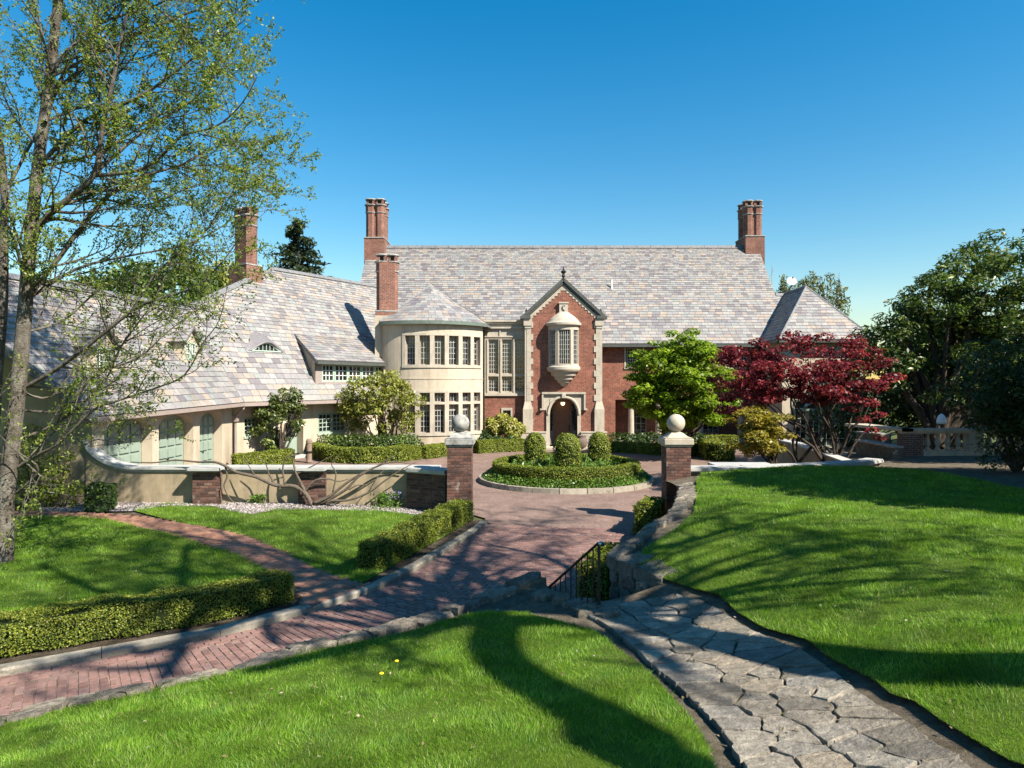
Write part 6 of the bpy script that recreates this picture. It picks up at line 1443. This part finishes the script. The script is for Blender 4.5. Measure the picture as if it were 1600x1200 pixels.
tree('gold_maple', 'small yellow green lace maple left of the red maple', 'tree', (8.6, 22.3, .6), (8.05, 22.3, 2.2), (1.15, .9, 1.0), 50, (.2, .42), 6500, .11, 'l_gold', r0=.06, tips=12, up=.9, flat=.45, shell=.3, asp=.55)
# dark trees on the right
def rk(p):
    """slope of the rhododendron's left shoulder"""
    px = 800+p[0]/p[1]*F; py = 600-(p[2]-CZ)/p[1]*F
    return py > np.interp(px, [1320, 1345, 1380, 1440, 1500, 1540, 1570, 1700], [560, 530, 490, 430, 392, 365, 362, 340]) and py < 640 and px > 1325
rb = Vector((17.2, 27.5, 1.2))
tree('rhododendron_tree', 'huge spreading rhododendron tree behind the balustrade', 'tree', rb, (20.5, 28.0, 6.2), (7.6, 3.4, 4.6), 330, (.45, .85), 36000, .26, 'l_rhodo', r0=.24, tips=30, up=.8, flat=.5, shell=.25, asp=.3, keep=rk, extra=[(P(a, b, 27.6), r_) for a, b, r_ in [(1342, 548, .5), (1352, 536, .5), (1368, 518, .6), (1388, 498, .65), (1410, 475, .7), (1432, 458, .7), (1456, 438, .7), (1480, 424, .7), (1505, 402, .65), (1530, 386, .6), (1552, 368, .55), (1350, 575, .7), (1375, 560, .8), (1400, 530, .8)]])
bush('dark_shrubbery', 'dense dark shrubs in shade behind the balustrade and right of the pavilion', [(14.5+1.3*k, 29.5+.5*math.sin(k*2), 2.3+.5*(k % 3)) for k in range(10)], [1.5]*10, 9000, .26, 'l_boxd', asp=.35)
yk = lambda p: True
tree('yew_tree', 'dark feathery yew on the right edge of the upper lawn', 'tree', (13.3, 18.0, 1.45), (13.6, 17.8, 3.2), (2.1, 1.5, 2.1), 130, (.35, .65), 24000, .12, 'l_boxd', r0=.12, tips=16, up=.2, flat=.7, shell=.3, asp=.3, keep=lambda p: p[2] > 1.6 and p[0]/p[1] > .635-.02*(p[2]-1.6))
# trees behind the house
def conifer(label, base, h, r, n, mat='l_conif', size=.35, group='trees behind the house', gap=.5):
    base = Vector(base); t = thing('conifer_tree', label, 'tree', base, group); m = MB(); m.tube([base, base+Vector((.1, 0, h*.5)), base+Vector((0, 0, h))], [.3, .18, .03], 6)
    P_, N_ = [], []; nb = int(h*9)
    for k in range(nb):
        f = (k+RNG.random())/nb; z = h*(.12+.88*f); L_ = r*(1-f)**.6*RNG.uniform(.6, 1.15); a = RNG.uniform(0, 2*PI); tip = base+Vector((L_*math.cos(a), L_*math.sin(a), z-.08*L_+.1*RNG.random()))
        m.tube([base+Vector((0, 0, z)), tip], [.04, .01], 4, cap=False); q = max(4, int(n/nb*(L_/r+.2)*1.3)); s = RNG.uniform(.1, 1.05, q)[:, None]
        p = np.array(tuple(base+Vector((0, 0, z))))*(1-s)+np.array(tuple(tip))*s+RNG.normal(0, .16, (q, 3))*np.array([1, 1, .6]); P_.append(p); N_.append(RNG.normal(0, .6, (q, 3))+np.array([0, 0, .6]))
    m.build('trunk', MT['barkd'], t, uv=False); p = np.concatenate(P_); leaves('crown', p, np.concatenate(N_), size, MT[mat], t, .3); return t
q = P(466, 345, 62); conifer('tall dark conifer behind the left wing ridge, between two chimneys', (q.x, 62, 0), q.z, 6.4, 16000, size=.5)
q = P(300, 395, 48); 
for k, (px, py, Y, rr) in enumerate(((205, 420, 44, 3.2), (280, 402, 50, 3.4), (345, 425, 54, 2.6))):
    q = P(px, py, Y); tree('leafy_tree', ['mid green tree behind the garage ridge, farthest left of its row', 'tall leafy green tree behind the garage, in the middle of its row', 'small leafy tree behind the garage close to the left chimney'][k], 'tree', (q.x, Y, 0), (q.x, Y, q.z-rr*.9), (rr, rr, rr*1.15), 60, (.7, 1.2), 5000, .36, 'l_ygreen' if k == 2 else 'l_rhodo', r0=.25, tips=10, group='trees behind the house')
for k, (px, py, w_) in enumerate(((1222, 436, 3), (1250, 430, 2), (1270, 428, 4), (1296, 430, 5))):
    q = P(px, py-8, 52); t = thing('tall_shrub', ['upright feathery shoots of a tall shrub left of the satellite dish', 'thin upright shoots showing just right of the satellite dish', 'feathery upright tree top just above the pavilion roof peak', 'feathery yellow green tree top right of the pavilion roof peak'][k], 'tree', (q.x, 52, 0), 'trees behind the house'); m = MB(); P_, N_ = [], []
    for j in range(w_*3):
        x = q.x+RNG.normal()*.18*w_; top = q.z-abs(RNG.normal())*.8-abs(x-q.x)*.9; m.tube([(q.x, 52, 0), (x, 52+RNG.normal()*.5, top)], [.06, .01], 4); s = RNG.uniform(.55, 1, 170)
        P_.append(np.stack([q.x+(x-q.x)*s+RNG.normal(0, .13, 170), np.full(170, 52)+RNG.normal(0, .2, 170), top*s], 1)); N_.append(RNG.normal(size=(170, 3))*np.array([1, 1, .2]))
    m.build('stems', MT['barkd'], t, uv=False); leaves('crown', np.concatenate(P_), np.concatenate(N_), .3, MT['l_bamboo'], t, .28)
for k in range(5):
    x = 21.5+4.2*k; tree('leafy_tree', 'dark leafy tree beyond the terrace, '+['nearest the pavilion', 'second from the pavilion', 'third from the pavilion', 'fourth from the pavilion', 'farthest from the pavilion'][k], 'tree', (x, 36+2*(k % 3), 0), (x, 36+2*(k % 3), 4.6), (3.2, 2, 3.2), 34, (.8, 1.4), 3000, .42, 'l_rhodo', r0=.2, tips=6, group='trees in the belt right of the house')

# ------------------------------------------------------------- bare wisteria on the garden wall
wv = thing('wisteria_vine', 'bare twisted grey wisteria stems sprawling over the garden wall', 'vine', P(487, 790, 19.0))
def vine(px, r0, r1, Y=19.02):
    pts = smooth_line([P(a, b, Y-.1+(0.0 if len(q) == 0 else q[0])+RNG.normal()*.02) for a, b, *q in px], 4); m = MB(); n = len(pts); m.tube(pts, [r0+(r1-r0)*k/(n-1) for k in range(n)], 7); return m
for px, r0, r1 in ([((487, 790), (478, 772), (460, 760), (430, 758), (400, 745), (370, 738), (352, 728), (335, 722), (310, 722, .2), (275, 719, .3), (240, 723, .35), (205, 722, .4)), .065, .014],
    [((485, 785), (470, 755), (462, 738), (458, 720), (455, 705)), .05, .012], [((490, 788), (510, 782), (540, 765), (560, 745), (590, 728), (615, 712)), .055, .012],
    [((490, 786), (515, 775), (545, 752), (575, 735), (610, 722, .2), (640, 724, .2)), .05, .014], [((500, 780), (540, 782), (575, 770), (600, 752), (625, 735), (650, 722, .1)), .04, .01],
    [((352, 728), (355, 745), (350, 760), (360, 780), (372, 788)), .03, .01], [((430, 758), (420, 740), (415, 725), (400, 712)), .025, .008], [((400, 745), (390, 730), (380, 715)), .02, .007],
    [((475, 770), (490, 752), (510, 748), (530, 752), (545, 748)), .035, .01], [((460, 742), (475, 735), (500, 722), (520, 712)), .025, .008], [((545, 765), (560, 758), (580, 762), (590, 790)), .02, .007], [((575, 770), (590, 745), (600, 735)), .02, .007], [((445, 758), (442, 730), (450, 715), (468, 710)), .03, .008], [((520, 770), (525, 740), (518, 725), (530, 712)), .025, .007]):
    vine(px, r0, r1).build('stem', MT['vine'], wv, smooth=True, uv=False)
# small plants along the gravel
def tuft(label, px, py, n, h, mat, flower=None, group='plants along the garden wall'):
    p = GL(px, py); t = thing('border_plant', label, 'plant', p, group); c = RNG.normal(0, .14, (n, 3)); c[:, 2] = RNG.uniform(.02, h, n); c[:, :2] *= (1.2-c[:, 2:3]/h*.5); nn_ = RNG.normal(size=(n, 3))*np.array([1, 1, .35])
    leaves('foliage', c+np.array(tuple(p)), nn_, .13, MT[mat], t, .22)
    if flower:
        n2 = 130; c = RNG.normal(0, .15, (n2, 3)); c[:, 2] = RNG.uniform(h*.6, h*1.25, n2); leaves('flowers', c+np.array(tuple(p)), RNG.normal(size=(n2, 3)), .045, MT[flower], t, .8)
tuft('pale blue flowering plant against the wall, left of the left brick buttress', 268, 780, 200, .3, 'l_cover', 'l_blue'); tuft('pale blue flowering clump touching the left side of the left buttress', 292, 781, 220, .34, 'l_cover', 'l_blue')
tuft('blue flowering clump at the right foot of the left buttress', 349, 783, 260, .34, 'l_cover', 'l_blue'); tuft('low green tuft under the long vine stem', 405, 787, 200, .25, 'l_cover')
tuft('tall green tuft right of the vine trunk', 562, 785, 160, .45, 'l_rhodo'); tuft('spiky green clump by the curved brick end of the wall', 600, 793, 330, .42, 'l_cover'); tuft('blue flowering clump beside the curved brick end', 617, 793, 260, .4, 'l_cover', 'l_blue')
for k, (px, py, s) in enumerate(((20, 735, .8), (60, 745, .9), (45, 700, .7), (85, 765, .6), (95, 735, .5))):
    p = P(px, py, 18.6); bush('wall_shrub', ['loose green shrub at the far left against the stucco gable', 'tallest loose shrub against the stucco gable wall', 'upper sprays of a climbing shrub beside the tree trunk', 'low loose shrub on the gravel against the gable wall', 'thin loose shrub at the right end of the gable planting'][k], [p, p+Vector((.3, .1, -.5)), p+Vector((-.3, 0, -.7)), p+Vector((.1, 0, .4))], [s*.5]*4, 600, .09, 'l_box', 'shrubs against the stucco gable', .5, .3)

# ------------------------------------------------------------- the big spring tree on the left
def spread(m, base_pts, rads, depth, P_, N_, dens, lenf, rngs, upb=.25, leafn=10, tw=None):
    """side branches and leafy twigs off a limb"""
    pts = resample(base_pts, .22 if depth > 1 else .17); n = len(pts)
    for k in range(1, n):
        f = k/n
        if RNG.random() > dens*(.75+.25*f): continue
        d = (pts[k]-pts[k-1]).normalized(); rnd = Vector(tuple(RNG.normal(size=3))); s = (rnd-d*rnd.dot(d)).normalized(); dr_ = (d*RNG.uniform(.5, 1.1)+s*.9+Vector((0, 0, upb))).normalized()
        L_ = lenf*RNG.uniform(.5, 1.2)*(1.15-.45*f); q = [pts[k]]; dd = dr_.copy(); st_ = max(3, int(L_/.3))
        for j in range(st_):
            dd = (dd+Vector(tuple(RNG.normal(0, .16, 3)))+Vector((0, 0, .04))).normalized(); q.append(q[-1]+dd*L_/st_)
        r0 = max(.006, min(.6*(rads[0]+(rads[1]-rads[0])*f), .035*depth))
        m.tube(q, [r0*(1-.8*j/st_) for j in range(st_+1)], 4 if depth < 2 else 5, cap=False)
        if depth > 1: spread(m, q, (r0, r0*.3), depth-1, P_, N_, min(1, dens*1.5), lenf*.36, rngs, upb*.8, leafn)
        nl = int(leafn*(1 if depth == 1 else .6)*RNG.uniform(.5, 1.5))
        for j in range(nl):
            t = RNG.uniform(.25, 1.0)*(len(q)-1); i = min(int(t), len(q)-2); p = q[i].lerp(q[i+1], t-i); P_.append(tuple(p+Vector(tuple(RNG.normal(0, .04, 3))))); N_.append(tuple(RNG.normal(size=3)+np.array([0, 0, .5])))
TY0 = 13.7
def limb(px, Y0, Y1):
    px = [(a if a < 290 else 290+(a-290)*.62, b) for a, b in px]; n = len(px); return smooth_line([P(a, b, Y0+(Y1-Y0)*k/max(1, n-1)) for k, (a, b) in enumerate(px)], 4)
bt = thing('spring_tree', 'tall pale barked tree with fresh spring leaves at the left edge', 'tree', P(5, 882, TY0))
m = MB(); trunk = limb([(4, 890), (6, 845), (8, 780), (18, 700), (28, 610), (36, 520), (44, 420), (52, 330), (63, 230), (77, 130), (92, -10), (108, -160), (120, -320)], TY0, TY0+.6); nT = len(trunk)
m.tube(trunk, [(.30 if k == 0 else .22 if k == 1 else .185)*(1-.66*k/nT) for k in range(nT)], 12)
tr2 = limb([(-6, 860), (-14, 760), (-6, 600), (4, 480), (6, 380), (6, 280), (-10, 150), (-30, 0)], TY0+.5, TY0+1.4); m.tube(tr2, [.14*(1-.7*k/len(tr2)) for k in range(len(tr2))], 9)
LIMBS = [([(70, 190), (150, 150), (230, 60), (290, -40)], .05, .4, 2.2), ([(52, 330), (140, 310), (230, 320), (310, 290), (390, 290)], .045, .2, 2.4), ([(80, 110), (60, 40), (20, -20)], .05, 0, -1.2), ([(36, 520), (100, 500), (160, 450), (230, 430), (300, 420)], .045, 0, 2.2), ([(28, 610), (80, 620), (130, 560), (180, 545), (250, 500), (290, 500)], .04, .1, 1.8), ([(44, 420), (20, 350), (-20, 250)], .05, 0, -1.6), ([(92, -10), (190, -20), (280, 40), (370, 90), (430, 130)], .045, .3, 1.0), ([(63, 230), (20, 180), (-20, 80)], .05, .2, 1.4), ([(60, 260), (150, 240), (250, 180), (340, 160), (460, 200)], .05, .4, 1.9), ([(46, 400), (63, 350), (110, 308), (147, 272), (160, 200), (173, 143), (190, 60), (203, 0), (215, -90)], .11, 0, -1.0), ([(147, 275), (213, 267), (250, 246), (283, 213), (367, 197), (430, 163), (470, 120)], .06, -.6, -1.6), ([(70, 190), (87, 143), (130, 107), (160, 65), (187, 20), (230, -60)], .08, 0, 1.0),
 ([(40, 470), (97, 397), (147, 330), (200, 285), (290, 255), (360, 230), (470, 225)], .075, .2, .8), ([(30, 610), (85, 579), (144, 535), (206, 486), (239, 470), (289, 455), (330, 443), (400, 395), (465, 330)], .07, 0, -1.4), ([(12, 740), (58, 711), (93, 692), (144, 642), (185, 626), (247, 605), (289, 585), (335, 535), (375, 500), (397, 440)], .05, -.3, -1.5),
 ([(26, 640), (100, 640), (150, 585), (215, 560), (260, 520), (330, 480), (380, 470)], .045, .2, .6), ([(20, 690), (90, 660), (160, 600), (190, 540), (240, 470), (270, 400), (300, 330)], .05, .3, 1.6), ([(60, 260), (130, 190), (220, 150), (300, 95), (380, 60), (440, 30)], .07, .2, -.8), ([(80, 110), (150, 40), (240, 10), (330, -30)], .06, 0, .6), ([(8, 300), (40, 240), (100, 120), (140, 0)], .06, .6, 2.0),
 ([(80, 120), (200, 60), (300, 20), (400, 0), (460, -40)], .05, .2, 1.6), ([(10, 420), (-40, 330), (-80, 200), (-90, 60)], .08, .6, 1.4), ([(40, 470), (120, 420), (200, 400), (300, 380), (410, 340), (440, 300)], .05, .2, 1.6), ([(20, 700), (80, 750), (140, 690), (190, 690), (240, 650)], .03, -.3, -1.0), ([(100, -80), (200, -120), (300, -100), (420, -90)], .06, .4, -.5), ([(12, 780), (60, 735), (20, 700), (-40, 640)], .04, -.2, -.8), ([(147, 272), (230, 200), (300, 160), (360, 120), (400, 60)], .055, -.6, 1.2), ([(206, 486), (250, 420), (330, 370), (400, 300), (450, 265)], .04, -.6, .4), ([(40, 500), (30, 400), (0, 330), (-50, 260)], .05, 0, -1.5)]
PL_, NL_ = [], []
for px, r, y0, y1 in LIMBS:
    q = limb(px, TY0+.3+y0*.3, TY0+.3+y1); k = len(q); r *= .68; m.tube(q, [r*(1-.85*j/(k-1)) for j in range(k)], 7, cap=False)
    low = sum(b for a, b in px)/len(px) > 420
    spread(m, q, (r, r*.2), 2, PL_, NL_, .7 if low else .9, 1.7, None, .16, 14 if low else 27)
m.build('trunk', MT['bark'], bt, smooth=True, uv=False)
print('spring tree leaves', len(PL_))
leaves('crown', np.array(PL_), np.array(NL_), .066, MT['l_spring'], bt, .5)

# ------------------------------------------------------------- the garden's other trees, right of the view, whose shade lies on the lawns
SV = Vector((1.85, -1.4, 2.2))
def shade_pt(px, py, t, hf=None):
    """point on the sun line through a shadow seen at a photo pixel, kept out of the view"""
    g = GT(px, py)
    if not inpoly([g.x], [g.y], TER)[0]: g = GT(px, py, ZL) if px < 560 else G(px, py, 0)
    while True:
        p = g+SV*t
        if outside(p): return p
        t += .05
def outside(p): return p.y < .2 or p.x > .9*p.y+.5 or p.z > CZ+.64*p.y+.4
def shade_limb(px, t0):
    """a limb whose shade falls along a line of photo pixels, rising steadily from its fork"""
    g = []
    for a, b in px:
        q = GT(a, b)
        if not inpoly([q.x], [q.y], TER)[0]: q = GT(a, b, ZL) if a < 560 else G(a, b, 0)
        g.append(q)
    k = .22
    while True:
        t = [t0]
        for a, b in zip(g[:-1], g[1:]): t.append(t[-1]+k*(b-a).length)
        p = [q+SV*j for q, j in zip(g, t)]
        if all(outside(q) for q in p[1:]) or k > 2.5: return p
        k += .06
def shade_tree(label, base, trunk_px, r0, r1, limb_px, nleaf=8, dens=.3, lenf=1.7, canopy=(), fork=None):
    t = thing('shade_tree', label, 'tree', base, 'trees beside the upper lawn'); m = MB(); tp = [Vector(base)]+[shade_pt(a, b, k) for a, b, k in trunk_px]; tp = smooth_line(tp, 4); n = len(tp)
    m.tube(tp, [r0+(r1-r0)*k/(n-1) for k in range(n)], 10); P_, N_ = [], []
    for px, ra, rb_, hf in limb_px:
        q = shade_limb([(p[0], p[1]) for p in px], px[0][2]); q = smooth_line(q, 4); k = len(q); m.tube(q, [ra+(rb_-ra)*j/(k-1) for j in range(k)], 7, cap=False); spread(m, q, (ra, rb_), 2, P_, N_, dens, lenf, None, .2, nleaf)
    for (px, py, k) in canopy:
        e = shade_pt(px, py, k); b_ = shade_pt(*fork); mid = b_.lerp(e, .5)+Vector((0, 0, .12*(e-b_).length)); q = smooth_line([b_, mid, e], 5); j_ = len(q); m.tube(q, [.075-.055*j/(j_-1) for j in range(j_)], 6, cap=False)
        spread(m, q[j_//2:], (.04, .02), 2, P_, N_, .65, 1.7, None, .12, 15)
    m.build('trunk', MT['bark'], t, smooth=True, uv=False)
    if P_: leaves('crown', np.array(P_), np.array(N_), .085, MT['l_spring'], t, .5)
    print('shade leaves', len(P_))
D0_ = lambda x, y: np.asarray(x, float)*0
shade_tree('big tree with a forked trunk standing right of the path', (4.9, -.9, 1.9), [(1060, 1205, 2.6), (980, 1150, 3.0), (880, 1095, 3.6), (800, 1050, 4.1), (770, 1010, 4.5), (778, 972, 4.9)], .31, .22,
  [([(778, 972, 4.9), (700, 975, 3.1), (600, 998, 3.3), (480, 1030, 3.5), (380, 1052, 3.8)], .22, .09, H), ([(778, 972, 4.9), (860, 972, 3.1), (960, 990, 3.3), (1060, 1040, 3.6)], .26, .10, H), ([(778, 972, 4.9), (650, 955, 4.1), (690, 915, 4.5), (715, 880, 4.9), (735, 845, 5.3), (760, 815, 5.8)], .22, .07, D0_), ([(778, 972, 4.9), (690, 960, 5), (622, 948, 4.4), (590, 930, 4.8), (570, 915, 5.2)], .12, .05, D0_), ([(778, 972, 4.9), (740, 900, 5), (790, 868, 5.1), (860, 862, 5.4)], .09, .04, D0_), ([(778, 972, 4.9), (750, 930, 5), (760, 912, 4.7), (830, 930, 5.0)], .08, .04, D0_)], canopy=[(780, 800, 6), (850, 825, 6), (930, 840, 5.5), (800, 870, 5), (720, 830, 6.5), (890, 800, 6.5), (870, 880, 5), (640, 850, 7), (650, 870, 7), (380, 950, 6), (150, 1090, 4.5), (560, 1030, 3.5)], fork=(778, 972, 4.9))
shade_tree('straight tree at the edge of the upper lawn right of the view', (6.2, 3.8, 1.6), [(1600, 1047, 1.2), (1400, 1045, 1.7), (1210, 1018, 2.25), (1060, 988, 2.8), (960, 958, 3.2)], .34, .24,
  [([(960, 958, 3.2), (900, 905, 4.0), (850, 870, 4.6), (760, 850, 5.2)], .14, .05, D0_), ([(1060, 988, 2.8), (1120, 935, 2.6), (1300, 912, 2.8), (1480, 905, 3.0)], .10, .05, H), ([(960, 958, 3.2), (1000, 868, 3.2), (1100, 840, 3.4), (1260, 800, 3.6)], .10, .05, H), ([(960, 958, 3.2), (700, 870, 6.0), (480, 905, 6.8), (300, 925, 7.2), (290, 870, 7.6), (292, 850, 7.8)], .15, .08, D0_), ([(960, 958, 3.2), (480, 890, 6), (345, 832, 8.2), (380, 815, 8.6)], .08, .04, D0_), ([(960, 958, 3.2), (500, 880, 6), (270, 832, 8.1), (220, 815, 8.4)], .08, .04, D0_), ([(960, 958, 3.2), (640, 905, 6), (330, 960, 6.8), (290, 1010, 6.6), (260, 1050, 6.4)], .14, .09, D0_), ([(960, 958, 3.2), (600, 950, 6), (200, 975, 7), (70, 990, 7.4), (20, 960, 7.6)], .13, .07, D0_), ([(960, 958, 3.2), (640, 905, 6), (440, 935, 6.7), (430, 990, 6.5), (470, 1000, 6.4)], .10, .06, D0_), ([(960, 958, 3.2), (640, 905, 6), (280, 1000, 6.6), (200, 1010, 6.9), (60, 1040, 7.3)], .15, .07, D0_), ([(960, 958, 3.2), (600, 890, 6), (300, 925, 7.2), (190, 935, 7.6), (110, 905, 8.0), (60, 880, 8.4)], .16, .07, D0_), ([(960, 958, 3.2), (560, 920, 6), (230, 895, 8.0), (260, 880, 8.4)], .10, .05, D0_)], 7, .26, 1.9, [(1150, 800, 4), (1250, 815, 4), (1400, 830, 3.5), (1550, 840, 3.5), (1120, 860, 3.6), (1250, 870, 3.4), (1450, 880, 3), (1560, 930, 2.6), (1200, 905, 3.2), (1350, 915, 3), (1080, 800, 4.4), (60, 900, 8.6), (120, 860, 9), (200, 880, 8.6), (160, 840, 9.2), (330, 850, 8.5), (380, 880, 8), (100, 950, 8), (230, 920, 8), (450, 830, 8.5), (350, 810, 9), (480, 810, 9), (60, 850, 9.4), (250, 820, 9)], (960, 958, 3.2))
for k, (x, y, h, r) in enumerate(((13.2, 11.6, 8.9, 2.9), (17.0, 12.6, 11, 2.8), (14.0, 7.6, 7.2, 1.8), (11.9, 10.4, 7.4, 2.2), (19.2, 20.6, 7.5, 2.4), (22.5, 19.5, 9.5, 2.6))):
    tree('dark_tree', ['dense dark tree right of the upper lawn, nearest the yew', 'tallest dense dark tree right of the upper lawn', 'smaller dark tree right of the upper lawn, nearest the path', 'slim dense dark tree right of the upper lawn, in front of the others', 'dark tree shading the terrace balustrade from the right', 'tall dark tree shading the terrace, farthest right'][k], 'tree', (x, y, 1.6), (x, y, h*.55+1.2), (r, r, h*.45), 110, (.6, 1.0), 15000, .3, 'l_rhodo', r0=.2, tips=10, zmin=2.5, group='dark trees beside the upper lawn', keep=lambda p: p[0]/p[1] > .84)

# ------------------------------------------------------------- grass
def grass(poly, hf, label, k0, hgt, wid, far=20.0):
    k0 = k0*1.5; wid = wid*.75
    xs = [p[0] for p in poly]; ys = [p[1] for p in poly]; x0, x1, y0, y1 = min(xs), max(xs), max(3.4, min(ys)), max(ys)
    P_ = []
    yy = y0
    while yy < y1:      # bands: fewer, bigger blades with distance
        st = .5+yy*.03; d = k0*(4.5/max(4.5, yy))**1.7; xa, xb = max(x0, -.85*yy-1.2), min(x1, .95*yy+2)
        if xb > xa:
            n = int(d*(xb-xa)*st); x = RNG.uniform(xa, xb, n); y = RNG.uniform(yy, min(yy+st, y1), n); m_ = inpoly(x, y, poly); P_.append(np.stack([x[m_], y[m_]], 1))
        yy += st
    nb = 0; E_ = []
    for i in range(len(poly)):      # ragged tufts hanging over the cut edges
        a, b = np.array(poly[i], float), np.array(poly[(i+1) % len(poly)], float); L_ = np.hypot(*(b-a))
        if min(a[1], b[1]) < 3 or L_ < .01: continue
        m_ = int(L_*170*(6/max(6, (a[1]+b[1])/2))); t = RNG.uniform(0, 1, m_)[:, None]; nrm_ = np.array([(b-a)[1], -(b-a)[0]])/L_
        mid = (a+b)/2+nrm_*.05
        if inpoly([mid[0]], [mid[1]], poly)[0]: nrm_ = -nrm_
        E_.append(np.c_[a+(b-a)*t-nrm_*RNG.uniform(0, .05, (m_, 1)), np.tile(nrm_, (m_, 1))])
    E_ = np.concatenate(E_); P_.append(E_[:, :2]); nb = len(E_)
    p = np.concatenate(P_); n = len(p); z = hf(p[:, 0], p[:, 1]); sc = np.clip(p[:, 1]/4.5, 1, 4)**.75
    a = RNG.uniform(0, 2*PI, n); w = wid*sc*RNG.uniform(.7, 1.3, n); patch = np.clip(1+.35*np.sin(p[:, 0]*2.1+np.sin(p[:, 1]*1.7))*np.sin(p[:, 1]*2.6), .55, 1.4); h_ = hgt*RNG.uniform(.55, 1.25, n)*patch*sc**.35
    fl_ = np.stack([np.sin(p[:, 0]*5.3+np.sin(p[:, 1]*3.1)*2), np.cos(p[:, 1]*6.1+np.sin(p[:, 0]*4.3)*2)], 1)*.35; ln = (RNG.normal(0, .38, (n, 2))+fl_)*h_[:, None]; ln[n-nb:] += E_[:, 2:]*h_[n-nb:, None]*RNG.uniform(0, 1.1, (nb, 1)); h_[n-nb:] *= RNG.uniform(.6, 1.3, nb); dx, dy = np.cos(a)*w/2, np.sin(a)*w/2; g = z-.01
    Q = np.stack([np.stack([p[:, 0]-dx, p[:, 1]-dy, g], 1), np.stack([p[:, 0]+dx, p[:, 1]+dy, g], 1), np.stack([p[:, 0]+ln[:, 0], p[:, 1]+ln[:, 1], g+h_], 1)], 1)
    print('blades', n); return tag(quads_mesh('grass', Q, MT['grass']), label, 'grass', kind='stuff')
grass(LAWN_N, H, 'bright mown grass of the near lawn in the foreground', 6500, .042, .0065)
grass(LAWN_R, H, 'bright mown grass of the sloping lawn right of the path', 6000, .042, .0065)
grass(LAWN_W, ZL, 'mown grass between the box hedge and the brick path', 6000, .045, .0065)
grass(LAWN_E, ZL, 'mown grass between the brick path and the gravel bed', 6000, .045, .0065)

# fallen leaves and petals, a thin scatter on lawns, path and drive
x = RNG.uniform(-9, 10, 5200); y = RNG.uniform(4, 19, 5200); inT = inpoly(x, y, TER); z = np.where(inT, H(x, y), 0.0); lw = inpoly(x, y, LAWN_N) | inpoly(x, y, LAWN_R); gd = inpoly(x, y, garden)
z = np.where(gd & ~inT, ZL(x, y), z)+np.where(lw | gd, .03, .012); k = RNG.random(5200) < np.where(lw | gd, .16, .42)*np.clip(9/y, .4, 1)
tag(leaves('fallen_leaves', np.stack([x, y, z], 1)[k], RNG.normal(size=(int(k.sum()), 3))*.35+np.array([0, 0, 1]), .035, MT['litter'], asp=.6), 'thin scatter of small dry leaves and petals on lawns, path and drive', 'fallen leaves', kind='stuff')
